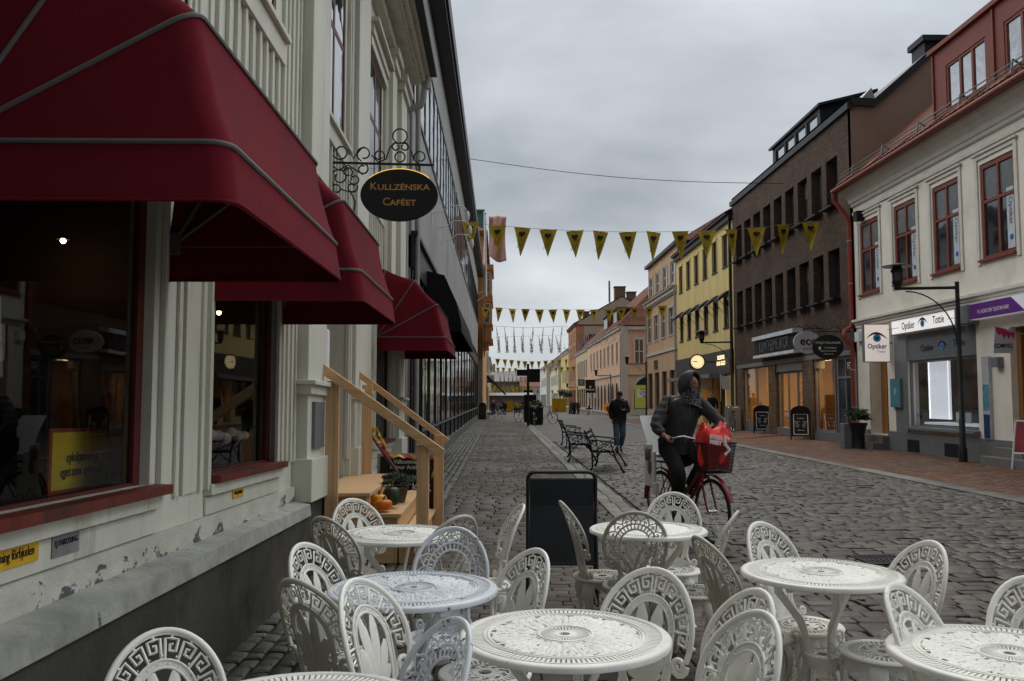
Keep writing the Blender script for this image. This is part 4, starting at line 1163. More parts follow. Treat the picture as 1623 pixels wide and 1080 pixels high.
dm.wall(30.4, 35.8, 11.2, 12.15, dh, .1, n0=-.22); dm.quad((30.4, 11.1, -.22), (30.4, 12.2, -.22), (30.4, 12.6, -2), (30.4, 11.1, -2)); dm.quad((35.8, 11.1, -.22), (35.8, 12.2, -.22), (35.8, 12.6, -2), (35.8, 11.1, -2))
dm.add([(30.2, 12.15, -.1), (36, 12.15, -.1), (36, 12.7, -2.3), (30.2, 12.7, -2.3), (30.2, 12.25, -.1), (36, 12.25, -.1), (36, 12.8, -2.3), (30.2, 12.8, -2.3)], [(0, 3, 2, 1), (4, 5, 6, 7), (0, 1, 5, 4), (0, 4, 7, 3), (1, 2, 6, 5)])
dmo = dm.build('dormer', BLACKM, bb)
for h in dh: window(dmo, MR, h[0], h[1], h[2], h[3], BLACKM, SKYGL, cols=(), fw=.05, depth=.04, n=-.26)
# shop storey
TILE = brickmat('tan_tiles', (.12, .075, .04), (.17, .11, .06), (.06, .045, .03), .2, .3, .012, bump=.4, offset=0)
for a, b in ((40.2, 41.2), (35.5, 36.4), (31.2, 32.3)): mb = MB(MR); mb.box(a, b, -.3, 3.1, -.35, -.02); mb.build('tiled_pier', TILE, bb)
mb = MB(MR); mb.box(B0, B1, 2.93, 3.1, -.4, -.0); mb.box(31.0, 36.6, 2.6, 2.93, -.4, -.08); mb.box(B0, B1, -.3, .32, -.35, -.04); mb.build('lintel', GREYM, bb)
for (a, b, cols) in ((36.4, 40.2, (.5,)), (29.3, 31.2, ())):
    window(bb, MR, a, b, .32, 2.93, GREYM, PANE_S, cols=cols, fw=.07, depth=.07, n=-.1, name='shop_window')
window(bb, MR, 32.3, 35.5, .05, 2.6, GREYM, PANE_S, cols=(.28, .64), fw=.09, depth=.07, n=-.16, name='shop_entrance')
w3 = window(bb, MR, 27.5, 29.1, .15, 2.93, GREYM, UGL2, cols=(.55,), rows=(.76,), fw=.1, depth=.07, n=-.08, name='side_door')
text('FO', .34, MTX(28.0, 2.58, -.07), WHITEL, w3, sx=.8)
WARMW = mat('shop_warm', (.55, .30, .10), .6, .25, .8, .1, 20)
rm = MB(MR); rm.box(29.2, 41.2, 0, 3.1, -4.2, -4.1); rm.box(29.2, 29.28, 0, 3.1, -4.1, -.4); rm.box(41.1, 41.2, 0, 3.1, -4.1, -.4)
rm.build('shop_wall', WARMW, bb)
rm = MB(MR); rm.box(29.2, 41.2, 3.1, 3.2, -4.2, -.31); rm.box(29.2, 41.2, -.1, .02, -4.2, -.4); rm.build('shop_floor', mat('shop_floor', (.2, .13, .07), .4), bb)
def shelves(y0, y1, n, seed, lab):
    rnd = random.Random(seed)
    t = thing('shop_shelf', lab, 'shelf', (XR - n, y0, 0))
    mb = MB(MR); pr_ = MB(MR)
    for z in (.5, .95, 1.4, 1.85, 2.3): mb.box(y0, y1, z, z + .03, n - .3, n)
    for y in (y0, y1 - .03): mb.box(y, y + .03, 0, 2.4, n - .3, n)
    mb.build('rack', mat('shelf_wood', (.4, .24, .1), .6), t)
    for z in (.53, .98, 1.43, 1.88):
        y = y0 + .08
        while y < y1 - .2:
            w_ = rnd.uniform(.1, .24); pr_.box(y, y + w_, z, z + rnd.uniform(.1, .26), n - .25, n - .05); y += w_ + rnd.uniform(.03, .2)
    pr_.build('goods', mat('goods_' + str(seed), (rnd.uniform(.02, .3), rnd.uniform(.02, .12), rnd.uniform(.02, .15)), .6, .6, 3), t)
shelves(37.0, 39.6, -2.4, 3, 'shop shelves with goods behind the leftmost brick building window')
shelves(29.5, 31.0, -1.6, 5, 'shop shelf with dark goods behind the window beside the oval signs')
shelves(33.0, 35.0, -3.0, 8, 'shop shelf with boxes seen through the glass entrance')
for (y, n, e) in ((38.3, -1.2, 26), (34, -1.6, 26), (30.3, -1.0, 18)):
    l = bpy.data.lights.new('shop_light', 'AREA'); l.energy = e * 3.2; l.color = (1, .66, .30); l.size = 1.2
    lo = bpy.data.objects.new('shop_light', l); col.objects.link(lo); lo.location = (XR - n, y, 3.0)
    o = MB(MR); o.box(y - .35, y + .35, 3.03, 3.06, n - .08, n + .08); tag(o.build('ceiling_lamp', emat('shop_lamp', (1, .8, .5), 9)), {38.3: 'lit ceiling lamp in the shop, seen through its leftmost window', 34: 'lit ceiling lamp above the glass shop entrance', 30.3: 'lit ceiling lamp in the shop window behind the oval signs'}[y], 'lamp')
# shop sign with black letters on white
ks = thing('shop_sign', 'long black shop sign with dark upright letters and white edges on the brick building', 'sign', (XR, 34.5, 3.6))
mb = MB(MR); mb.box(32.0, 37.2, 3.36, 4.0, .02, .30); mb.build('board', BLACKP, ks)
mb = MB(MR); mb.box(32.0, 37.2, 4.0, 4.16, .02, .42); mb.box(32.0, 37.2, 3.24, 3.36, .02, .38); mb.build('white_edge', mat('sign_edge', (.6, .61, .62), .5, .2, 5), ks)
text('KLINTHEIMS SKOR', .68, MTX(34.6, 3.68, .305), mat('letters_grey', (.10, .11, .12), .4), ks, sx=.66, extrude=.03)
# ovals on brackets
def oval(cx, cy, Y, w, h, m, name, lab):
    c = atY(cx, cy, Y); a, b = w / 2 / 1350 * Y, h / 2 / 1350 * Y
    t = thing(name, lab, 'sign', (c.x, Y, c.z))
    M = frame(tuple(c), (1, 0, 0), (0, 0, 1), (0, -1, 0))
    mb = MB(M); mb.prism([(a * math.cos(i * math.pi / 20), b * math.sin(i * math.pi / 20)) for i in range(40)], -.03, .03); mb.build('board', m, t, bevel=.006)
    return t, M, a, b
t, M, a, b = oval(1279, 543, 30.0, 44, 36, mat('oval_white', (.6, .6, .6), .5), 'hanging_sign', 'white oval sign reading eco, half behind the black oval sign')
text('eco', .42, M @ T(.05, .04, .031), INK, t, bold=.01); text('BEHMO', .1, M @ T(0, -.24, .031), INK, t)
mb = MB(M); mb.bar((-.1, b + .1, 0), (XR - t.location.x, b + .1, 0), .03); mb.tube([(-.4 + .1 * i, b + .18 + .06 * math.sin(i * 2.1), 0) for i in range(9)], .018, 5); mb.build('bracket', BLACKM, t)
t, M, a, b = oval(1312, 550, 27.6, 50, 39, BLACKP, 'hanging_sign', 'black oval sign with fine white lettering hanging before the brick building')
text('ATELJÉ WALLANDER', .105, M @ T(0, .13, .031), WHITEL, t, sx=.85); text('FOTOGRAF', .075, M @ T(.08, -.04, .031), WHITEL, t); text('SUSSIE WALLANDER', .06, M @ T(0, -.14, .031), WHITEL, t); text('0480-155 40', .06, M @ T(0, -.24, .031), WHITEL, t)
mb = MB(M); mb.box(-.31, -.24, -.09, .0, .031, .035); mb.build('logo_square', WHITEL, t)
mb = MB(M); mb.bar((-.5, b + .1, 0), (XR - t.location.x, b + .1, 0), .03); mb.tube([(-.45, b + .1, 0), (-.5, b + .2, 0), (-.42, b + .28, 0), (-.36, b + .2, 0), (-.2, b + .14, 0), (.1, b + .2, 0), (.3, b + .3, 0), (.45, b + .14, 0), (.6, b + .1, 0)], .014, 5)
for x in (-.25, .25): mb.tube([(x, b - .08, 0), (x, b + .1, 0)], .008, 5)
mb.build('bracket', BLACKM, t)
# ================================================================= FARTHER HOUSES ON THE RIGHT
YELP = mat('yellow_plaster', (.66, .50, .21), .85, .12, 1.2, .2, 20, stretch=(1, 1, .22), dirt=(.5, .39, .17), dirt_scale=.7, dirt_lo=.5, dirt_hi=.75)
BEIGEO = mat('beige_orange_plaster', (.52, .35, .215), .85, .12, 1.2, .2, 20, stretch=(1, 1, .25), dirt=(.36, .27, .18), dirt_scale=.9, dirt_lo=.56, dirt_hi=.8)
PINKP = mat('pink_plaster', (.66, .425, .27), .85, .12, 1.2, .2, 20, stretch=(1, 1, .25), dirt=(.36, .27, .18), dirt_scale=.9, dirt_lo=.56, dirt_hi=.8)
PINKS = mat('pale_salmon_plaster', (.58, .44, .28), .85, .12, 1.2, .2, 20, stretch=(1, 1, .25), dirt=(.36, .27, .18), dirt_scale=.9, dirt_lo=.56, dirt_hi=.8)
TRIMW = mat('pale_trim', (.5, .48, .43), .8, .06, 3)
CREAMP = mat('pale_cream_plaster', (.58, .54, .39), .85, .08, 1.2)
TERRA = mat('terracotta_plaster', (.40, .20, .10), .85, .12, 1.2)
SANDP = mat('sand_plaster', (.42, .36, .27), .85, .1, 1.0)
GREYST = mat('grey_base_stone', (.2, .195, .18), .85, .1, 2)

def house(name, lab, X, y0, y1, h, wallm, roofm, rows, wy, ground, frame_m=WFRAME, roof_h=3.0, depth=11, side='R', over=.35, base=-2.0, trim=None, courses=(), hip=0.0, gablem=None, glass=None, gdepth=.2, wcols=(.5,), cat='house', sills=True, gwall=None):
    sg_ = -1 if side == 'R' else 1
    M = frame((X, 0, 0), (0, 1, 0), (0, 0, 1), (sg_, 0, 0))
    t = thing(name, lab, cat, (X, (y0 + y1) / 2, 0))
    holes = [(a, b, v0, v1) for (v0, v1) in rows for (a, b) in wy]
    gh = [(a, b, v0, v1, gdepth) for (a, b, v0, v1) in ground]
    mb = MB(M); mb.wall(y0, y1, base, h, holes + gh, .12)
    for y in (y0, y1): mb.quad((y, base, 0), (y, h, 0), (y, h, -depth), (y, base, -depth))
    mb.quad((y0, base, -depth), (y1, base, -depth), (y1, h, -depth), (y0, h, -depth))
    mb.build('wall', wallm, t)
    for hh in holes:
        window(t, M, hh[0], hh[1], hh[2], hh[3], frame_m, glass or UGL, cols=wcols, rows=(.66,), fw=.07, mw=.05, depth=.04, n=-.07, sill=(.03, .06, .06) if sills else None, sillmat=trim)
    if trim is TRIMW:      # far_surround
        for hh in holes:
            mb = MB(M); a, b, v0, v1 = hh
            mb.box(a - .14, b + .14, v1, v1 + .14, .001, .04); mb.box(a - .12, a, v0, v1, .001, .035); mb.box(b, b + .12, v0, v1, .001, .035)
            mb.build('window_surround', trim, t)
    for (a, b, v0, v1) in ground:
        window(t, M, a, b, v0, v1, DARKF, UGL, cols=(.5,) if b - a > 1.5 else (), fw=.08, depth=.05, n=-gdepth + .06, name='shop_window')
    mb = MB(M)
    for (v, th, out) in courses: mb.box(y0, y1, v, v + th, .001, out)
    mb.box(y0 - .05, y1 + .05, h - .25, h, .001, over * .6); mb.box(y0 - .05, y1 + .05, h, h + .12, -.3, over)
    if hip or True:
        mb.box(y0 - .04, y0 - .001, h - .25, h, -depth, .1)
    mb.build('cornice', trim or wallm, t)
    mb = MB(M); o = over + .05; z0 = h + .12
    a0, a1 = y0 - .1, y1 + .1
    if hip:
        r0, r1 = y0 + hip, y1 - hip
        mb.add([(a0, z0, o), (a1, z0, o), (r1, z0 + roof_h, -depth / 2), (r0, z0 + roof_h, -depth / 2), (a0, z0, -depth - o), (a1, z0, -depth - o)], [(0, 1, 2, 3), (0, 3, 4), (1, 5, 2), (3, 2, 5, 4)])
    else:
        mb.add([(a0, z0, o), (a1, z0, o), (a1, z0 + roof_h, -depth / 2), (a0, z0 + roof_h, -depth / 2), (a0, z0, -depth - o), (a1, z0, -depth - o)], [(0, 1, 2, 3), (3, 2, 5, 4)])
    mb.build('roof', roofm, t)
    if not hip:
        for y in (y0, y1): mb = MB(M); mb.add([(y, h, 0), (y, h, -depth), (y, h + .12, -depth), (y, z0 + roof_h - .12, -depth / 2), (y, h + .12, 0)], [(0, 1, 2, 3, 4)]); mb.build('gable', gablem or wallm, t)
    return t, M

# --- yellow
BROWNF = mat('dark_brown_frame', (.035, .025, .022), .45)
yw = [(42.4 + 2.12 * k, 43.4 + 2.12 * k) for k in range(6)]
yh, MY = house('yellow_house', 'yellow plastered house with dark windows and small black awnings, next to the brick building', XR, 41.5, 54.9, 10.6, YELP, BLACKM,
               [(5.1, 6.75), (8.2, 9.85)], yw, [(46.6, 48.2, .1, 2.7), (43.2, 46.0, .5, 2.7), (49.2, 54, .4, 2.7)], frame_m=BROWNF, roof_h=2.2, trim=BLACKM, gdepth=.5)
for a, b in yw:
    mb = MB(MY); mb.add([(a - .05, 6.95, .01), (b + .05, 6.95, .01), (b + .05, 6.55, .5), (a - .05, 6.55, .5), (a - .05, 6.4, .5), (b + .05, 6.4, .5)], [(0, 1, 2, 3), (3, 2, 5, 4)])
    mb.add([(a - .05, 6.95, .01), (a - .05, 6.55, .5), (a - .05, 6.4, .5), (a - .05, 6.8, .01)], [(0, 1, 2, 3)])
    mb.bar((a, 5.9, .02), (a, 6.45, .48), .02); mb.bar((b, 5.9, .02), (b, 6.45, .48), .02)
    mb.build('window_awning', BLACKP, yh)
    mb = MB(MY); mb.box(a - .1, a - .001, 8.15, 9.95, .001, .03); mb.box(b + .001, b + .1, 8.15, 9.95, .001, .03); mb.box(a - .1, b + .1, 9.86, 9.98, .001, .03); mb.build('window_trim', YELP, yh)
mb = MB(MY); mb.box(41.6, 54.9, 2.75, 3.95, .001, .12); mb.build('fascia', mat('fascia_dark', (.035, .033, .032), .5), yh)
mb = MB(MY); mb.box(43, 54, 2.55, 2.75, .001, .9); mb.build('canopy', GREYM, yh)
mb = MB(MY); mb.box(47, 47.8, .9, 2.4, -.45, -.40); mb.build('lit_door', emat('warm_window', (1, .5, .15), .8), yh)
mb = MB(MY); mb.box(44.1, 44.9, .9, 2.3, -.45, -.42); mb.build('lit_window', emat('warm_window2', (1, .45, .12), .5), yh)
mb = MB(MR); mb.tube([(41.75, -.2, .08), (41.75, 10.6, .08)], .07, 8); tag(mb.build('rain_pipe', BLACKM, smooth=60), 'tall black rain pipe between the brick building and the yellow house', 'pipe')
sgn = thing('lit_sign', 'small glowing shop lettering on the dark fascia of the yellow house', 'sign', (XR - .2, 44, 3.4))
text('OLSSONS\nUR & GULD', .3, frame((XR - .14, 43.6, 3.45), (0, -1, 0), (0, 0, 1), (-1, 0, 0)), emat('lit_text', (1, .75, .4), 2.0), sgn, sx=1.1)
# clock on its arm
ck = atY(1105, 574, 45.0); ct = thing('street_clock', 'round illuminated street clock on an arm above the cyclist\'s hood', 'clock', tuple(ck))
M = frame(tuple(ck), (1, 0, 0), (0, 0, 1), (0, -1, 0))
mb = MB(M); mb.lathe([(.42, -.1), (.42, .06)], 28); mb.build('rim', BLACKM, ct, smooth=40)
mb = MB(M); mb.prism([(.35 * math.cos(i * math.pi / 16), .35 * math.sin(i * math.pi / 16)) for i in range(32)], .06, .075); mb.build('dial', emat('dial', (1, .78, .42), .75), ct)
mb = MB(M); mb.bar((0, 0, .08), (-.24, .02, .08), .03, .01); mb.bar((0, 0, .08), (-.14, .03, .085), .04, .01); mb.build('hands', BLACKM, ct); mb = MB(M); mb.tube([(.31 * math.cos(i * .3307), .31 * math.sin(i * .3307), .076) for i in range(19)], .004, 4, True)
for i in range(12): mb.bar((.29 * math.cos(i * math.pi / 6), .29 * math.sin(i * math.pi / 6), .078), (.33 * math.cos(i * math.pi / 6), .33 * math.sin(i * math.pi / 6), .078), .02, .01)
mb.build('dial_marks', BLACKM, ct)
mb = MB(M); mb.bar((.4, 0, 0), (XR - ck.x, 0, 0), .06); mb.build('arm', BLACKM, ct)
for i, (px, py, Y, lab) in enumerate(((1152, 606, 42.5, 'larger white cloth pennant hanging beside the lamp post at the yellow house'), (1122, 607, 46, 'smaller white cloth pennant under the street clock'))):
    c = atY(px, py, Y); s_ = Y / 1350
    mb = MB(); mb.add([(c.x - 10 * s_, Y, c.z + 11 * s_), (c.x + 9 * s_, Y, c.z + 7 * s_), (c.x + 8 * s_, Y, c.z - 11 * s_), (c.x - 8 * s_, Y, c.z - 11 * s_)] + [(c.x - 10 * s_, Y + .02, c.z + 11 * s_), (c.x + 9 * s_, Y + .02, c.z + 7 * s_), (c.x + 8 * s_, Y + .02, c.z - 11 * s_), (c.x - 8 * s_, Y + .02, c.z - 11 * s_)], [(0, 1, 2, 3), (7, 6, 5, 4), (0, 4, 5, 1), (1, 5, 6, 2), (2, 6, 7, 3), (3, 7, 4, 0)])
    mb.tube([(c.x - 10 * s_, Y + .01, c.z + 13 * s_), (c.x - 10 * s_, Y + .01, c.z - 30 * s_)], .02, 5)
    tag(mb.build('pennant', mat('pennant_white', (.6, .6, .62), .7)), lab, 'pennant')

# --- beige orange house with attic storey
sw = [(55.9 + 2.75 * k, 57.4 + 2.75 * k) for k in range(4)]
sh, MS = house('bank_house', 'beige orange house with a tall windowed attic storey, between the yellow and the pink houses', XR, 54.9, 66.2, 8.75, BEIGEO, TILES,
               [(5.75, 7.6)], sw, [(a - .15, b + .15, .7, 3.4) for a, b in sw], roof_h=.1, trim=TRIMW, courses=((4.7, .18, .1), (8.4, .15, .12), (0, .6, .08)))
mb = MB(MS)
mb.wall(54.9, 66.2, 8.87, 11.7, [(a, b, 9.25, 10.75) for a, b in sw], .1, n0=-.15)
for y in (54.9, 66.2): mb.quad((y, 8.87, -.15), (y, 11.7, -.15), (y, 11.7, -10), (y, 8.87, -10))
mb.build('attic_wall', BEIGEO, sh)
for a, b in sw:
    for v0, v1 in ((9.25, 10.75), (5.75, 7.6)):
        mb = MB(MS); mb.box(a - .16, a - .01, v0 - .1, v1 + .14, -.15 if v0 > 9 else .001, -.1 if v0 > 9 else .05); mb.build('window_surround', TRIMW, sh); mb = MB(MS); mb.box(b + .01, b + .16, v0 - .1, v1 + .14, -.15 if v0 > 9 else .001, -.1 if v0 > 9 else .05); mb.build('window_surround', TRIMW, sh)
for a, b in sw: window(sh, MS, a, b, 9.25, 10.75, WFRAME, UGL2, cols=(), rows=(.5,), fw=.08, depth=.04, n=-.2)
mb = MB(MS); mb.add([(54.7, 11.7, .05), (66.4, 11.7, .05), (63.4, 15.3, -5.5), (58.2, 15.3, -5.5), (54.7, 11.7, -11), (66.4, 11.7, -11)], [(0, 1, 2, 3), (0, 3, 4), (1, 5, 2), (3, 2, 5, 4)]); mb.build('upper_roof', TILES, sh)
mb = MB(MS); mb.box(54.7, 66.4, 11.6, 11.82, -11, .12); mb.build('eave', BLACKM, sh)
text('SEB', 1.0, frame((XR - .05, 62.4, 3.95), (0, -1, 0), (0, 0, 1), (-1, 0, 0)), mat('letters_green', (.05, .09, .06), .4), sh, sx=.9, extrude=.03)
for y in (55.05, 66.0):
    mb = MB(MS); mb.tube([(y, 0, .1), (y, 8.7, .1)], .06, 8); mb.build('rain_pipe', ZINC, sh, smooth=60)

# --- pink house at the corner of the side street
pw = [(81.2 + 3.3 * k, 82.3 + 3.3 * k) for k in range(8)]
ph, MPK = house('pink_corner_house', 'pink corner house with an orange tiled hipped roof and arched ground floor openings', 11.3, 79, 110, 8.2, PINKP, TILES,
                [(4.9, 6.9)], pw, [], roof_h=6.6, hip=4.6, depth=13, trim=TRIMW, courses=((3.7, .2, .12), (-2, 2.55, .06)))
MF2 = frame((11.3, 79, 0), (1, 0, 0), (0, 0, 1), (0, -1, 0))
mb = MB(MF2)
mb.box(.0, .62, -2, 8.1, .0, .08); mb.build('corner_pilaster', TRIMW, ph)
mb = MB(MF2); mb.box(.63, 12, 3.7, 3.9, 0, .12); mb.box(.63, 12, 7.9, 8.2, 0, .2); mb.box(.63, 12, -2, .55, 0, .06); mb.build('string_course', TRIMW, ph)
wd = window(ph, MF2, 1.2, 2.15, 4.7, 7.1, WFRAME, UGL, rows=(.5,), fw=.1, n=.05, depth=.05)
# big arch with lime poster
ac, ar, zb = 2.6, 1.45, .55
def archpoly(c, r_, z0, z1, n=14): return [(c - r_, z0), (c + r_, z0)] + [(c + r_ * math.cos(i * math.pi / n), z1 + r_ * math.sin(i * math.pi / n)) for i in range(n + 1)]
mb = MB(MF2); mb.prism(archpoly(ac, ar + .25, zb, 2.1), .001, .07); mb.build('arch_surround', TRIMW, ph)
mb = MB(MF2); mb.prism(archpoly(ac, ar, zb, 2.1), .071, .08); mb.build('arch_opening', BLACKP, ph)
mb = MB(MF2); mb.box(ac - ar + .05, ac + ar - .05, .6, 2.75, .082, .11); po = mb.build('lime_poster', mat('lime', (.50, .56, .09), .6), ph)
mb = MB(MF2); mb.box(ac - 1.15, ac + .55, 1.6, 2.35, .111, .114); mb.build('poster_box', WHITEL, po)
text('HYR LOKAL\nI GAMLA STAN\nNU KALMAR\nHEM.SE', .21, MF2 @ T(ac - .35, 2.0, .117), INK, po, bold=.006)
for k in range(9):
    y = 80.8 + 3.1 * k
    mb = MB(MPK); mb.prism(archpoly(y + .9, .72, .2, 2.3, 10), .061, .075); mb.build('archway', BLACKP, ph)
    mb = MB(MPK); mb.prism(archpoly(y + .9, .88, .2, 2.3, 10), .001, .055); mb.build('archway_surround', TRIMW, ph)
for y, l in ((83.5, 3), (91, 3.4)):
    mb = MB(MPK); mb.box(y, y + l, 8.9, 10.3, -2.6, -.3); mb.box(y - .2, y + l + .2, 10.3, 10.5, -3.0, -.1)
    d_ = mb.build('dormer', mat('dormer_brown', (.12, .075, .05), .7), ph)
    M9 = frame((11.3, y, 0), (1, 0, 0), (0, 0, 1), (0, -1, 0))
    window(d_, MPK, y + .3, y + l - .3, 9.1, 10.1, TRIMW, UGL2, cols=(.33, .66), fw=.09, n=-.27, depth=.02)
mb = MB(MF2); mb.tube([(-.1, -.5, .16), (-.1, 7.6, .16)], .07, 8); mb.build('rain_pipe', ZINC, ph, smooth=60)

# --- salmon/cream row
h2, M2 = house('salmon_shop_house', 'pale salmon house with dark red attic shutters, beyond the pink corner house', 11.4, 110, 127, 8.0, PINKS, TILES, [(4.4, 6.6)], [(111 + 2.4 * k, 112.2 + 2.4 * k) for k in range(6)], [(111 + 2.9 * k, 113.2 + 2.9 * k, .3, 2.8) for k in range(5)], roof_h=3.2, trim=TRIMW, depth=12)
for k in range(6):
    mb = MB(M2); y = 110.8 + 2.6 * k; mb.box(y, y + 1.5, 8.3, 9.9, -1.6, -.25); mb.box(y + .3, y + 1.2, 8.5, 9.6, -.249, -.22); mb.build('dormer', mat('maroon_shutter', (.13, .02, .03), .6), h2)
h3, M3 = house('tall_terracotta_house', 'tall narrow terracotta house with a pale firewall and chimneys, far right row', 11.4, 127, 141, 12.6, TERRA, REDT, [(4.4, 6.4), (7.6, 9.4), (10.2, 11.8)], [(128.2 + 3 * k, 129.6 + 3 * k) for k in range(4)], [(128.3 + 3.2 * k, 130.6 + 3.2 * k, .2, 2.8) for k in range(4)], roof_h=4.2, depth=14, trim=REDT, gablem=SANDP)
M3F = frame((11.4, 127, 0), (1, 0, 0), (0, 0, 1), (0, -1, 0))
mb = MB(M3F); mb.quad((1.2, -2, .02), (14, -2, .02), (14, 12.5, .02), (1.2, 12.5, .02)); mb.build('firewall', SANDP, h3)
for (x, z, w_) in ((1.2, 13.6, .9), (6.0, 17.4, 1.6), (7.9, 16.6, 1.3)):
    mb = MB(M3F); mb.box(x, x + w_, z - 2, z + .9, -2, -.7); mb.box(x - .1, x + w_ + .1, z + .9, z + 1.05, -2.1, -.6); mb.build('chimney', mat('chimney_brown', (.17, .11, .075), .85), h3)
mb = MB(M3F); mb.tube([(5.2, 16, -1), (5.2, 19.3, -1)], .15, 8); mb.build('flue', GREYM, h3)
h4, M4 = house('yellow_gable_house', 'cream and yellow house with a round gable, beyond the terracotta one', 11.5, 141, 160, 9.4, mat('bright_yellow_plaster', (.58, .45, .2), .8), REDT, [(4.3, 6.4)], [(142.5 + 3 * k, 143.8 + 3 * k) for k in range(5)], [(142.5 + 3.6 * k, 145.5 + 3.6 * k, .2, 2.7) for k in range(4)], roof_h=3.5, depth=11, trim=TRIMW)
h5, M5 = house('cream_house', 'pale cream house far down the right side of the street', 11.0, 160, 186, 7.6, CREAMP, REDT, [(4.1, 6.0)], [(162 + 3.6 * k, 163.4 + 3.6 * k) for k in range(6)], [(162 + 4 * k, 165 + 4 * k, .1, 2.4) for k in range(5)], roof_h=3.4, depth=10, trim=TRIMW)
h6, M6 = house('white_gabled_house', 'off white house closing the right row, smallest in view', 10.2, 186, 215, 8.6, mat('offwhite_plaster', (.58, .56, .5), .8), mat('dark_tiles', (.07, .05, .045), .8), [(4.2, 6.0)], [(188 + 4.4 * k, 189.6 + 4.4 * k) for k in range(5)], [(188 + 5 * k, 192 + 5 * k, 0, 2.4) for k in range(5)], roof_h=4, depth=10, trim=TRIMW)
# --- left side beyond the ochre house
l1, ML1 = house('cream_shop_house', 'cream house with shop signs behind the ochre corner house, left', -1.3, 82, 104, 8.3, CREAMP, TILES, [(4.2, 6.2)], [(83.5 + 3 * k, 84.8 + 3 * k) for k in range(6)], [(83.5 + 4 * k, 86.5 + 4 * k, .2, 2.8) for k in range(5)], side='L', roof_h=3, depth=10, trim=TRIMW)
l2, ML2 = house('tiled_low_house', 'low ochre house with brown tiles at the far left end', -1.5, 104, 150, 6.4, mat('ochre_pale', (.5, .38, .2), .8), REDT, [], [], [(106 + 5 * k, 109 + 5 * k, .2, 2.6) for k in range(8)], side='L', roof_h=3, depth=10, trim=TRIMW)
# far end of the street
e1, ME1 = None, None
def endhouse(name, lab, x0, x1, Y, h, wm, rm, rh, n, cat='building'):
    t = thing(name, lab, cat, ((x0 + x1) / 2, Y, 0)); M = frame((0, Y, 0), (1, 0, 0), (0, 0, 1), (0, -1, 0))
    ws = [(x0 + (x1 - x0) * (k + .3) / n, x0 + (x1 - x0) * (k + .7) / n) for k in range(n)]
    mb = MB(M); mb.wall(x0, x1, -3, h, [(a, b, h - 1.9, h - .8) for a, b in ws], .2)
    for x in (x0, x1): mb.quad((x, -3, 0), (x, h, 0), (x, h, -12), (x, -3, -12))
    mb.build('wall', wm, t)
    for a, b in ws: window(t, M, a, b, h - 1.9, h - .8, WFRAME, UGL, cols=(), fw=.08, n=-.1)
    mb = MB(M); mb.add([(x0 - .3, h, .4), (x1 + .3, h, .4), (x1 + .3, h + rh, -6), (x0 - .3, h + rh, -6), (x0 - .3, h, -12.4), (x1 + .3, h, -12.4)], [(0, 1, 2, 3), (3, 2, 5, 4), (0, 3, 4), (1, 5, 2)]); mb.build('roof', rm, t)
endhouse('town_hall', 'wide brownish building closing the street at its far end', -9, 9.5, 225, 6.0, mat('end_brown', (.22, .16, .12), .8), mat('end_roof', (.22, .2, .19), .8), 3.0, 9)
endhouse('shed_hall', 'low grey hoarding building in the middle distance behind the walkers', -3.5, 4.2, 112, 1.9, mat('hoarding_grey', (.2, .19, .185), .8), mat('hoarding_top', (.3, .3, .3), .7), .4, 3)
endhouse('white_low_house', 'low white building with a brown roof at the far end', 5.5, 14, 219, 4.6, TRIMW, REDT, 2.6, 5)
# ================================================================= STREET FURNITURE
# --- lamp posts
def lamp_post():
    t = thing('street_lamp', 'x', 'street lamp', (0, 0, 0))
    mb = MB(); mb.lathe([(.10, 0), (.10, .35), (.075, .4), (.07, 1.1), (.055, 1.12), (.05, 4.55), (.055, 4.6)], 12); mb.build('post', BLACKM, t, smooth=40, local=True)
    mb = MB(); mb.tube([(0, 0, 4.45), (-1.5, 0, 4.42)], .04, 8); mb.build('arm', BLACKM, t, smooth=60, local=True)
    mb = MB(); mb.tube([(-.05 - 1.25 * math.sin(k * math.pi / 20), 0, 2.95 + 1.42 * (1 - math.cos(k * math.pi / 20)) ** .5 if 0 else 2.9 + 1.45 * math.sin(k * math.pi / 20)) if 0 else (-1.3 + 1.25 * math.sin(math.pi / 2 * k / 10), 0, 4.35 - 1.35 * (1 - math.cos(math.pi / 2 * k / 10))) for k in range(11)], .018, 6); mb.build('brace', BLACKM, t, smooth=60, local=True)
    mb = MB(T(-1.5, 0, 0)); mb.lathe([(.05, 4.38), (.09, 4.42), (.09, 4.5), (.13, 4.55), (.13, 4.62)], 14); mb.lathe([(.15, 4.84), (.16, 4.9), (.12, 4.93), (.10, 5.0)], 14)
    for k in range(4): mb.bar((.14 * math.cos(k * 1.571 + .4), .14 * math.sin(k * 1.571 + .4), 4.6), (.15 * math.cos(k * 1.571 + .4), .15 * math.sin(k * 1.571 + .4), 4.88), .02)
    l = mb.build('lantern', BLACKM, t, smooth=40, local=True)
    mb = MB(T(-1.5, 0, 0)); mb.lathe([(.12, 4.62), (.12, 4.84)], 14); mb.build('lantern_glass', mat('smoky_glass', (.08, .08, .08), .2), l, smooth=40, local=True)
    mb = MB(T(-1.5, 0, 0)); mb.lathe([(.36, 4.985), (.37, 5.0), (.08, 5.06), (.02, 5.07)], 20); mb.build('hat', mat('lamp_hat', (.12, .12, .12), .4), l, smooth=30, local=True)
    return t
LP = lamp_post()
lamp_xyz = [(20.2, 11.0, 'black lamp post in front of the optician shop window'), (40.3, 11.05, 'black lamp post where the brick building meets the yellow house'),
            (64.5, 11.1, 'black lamp post beside the lime poster'), (83.5, 10.9, 'lamp post before the pink house, left of the lime poster'),
            (118, 10.8, 'distant lamp post beyond the black square shop sign'), (150, 10.7, 'farthest tiny lamp post on the right row')]
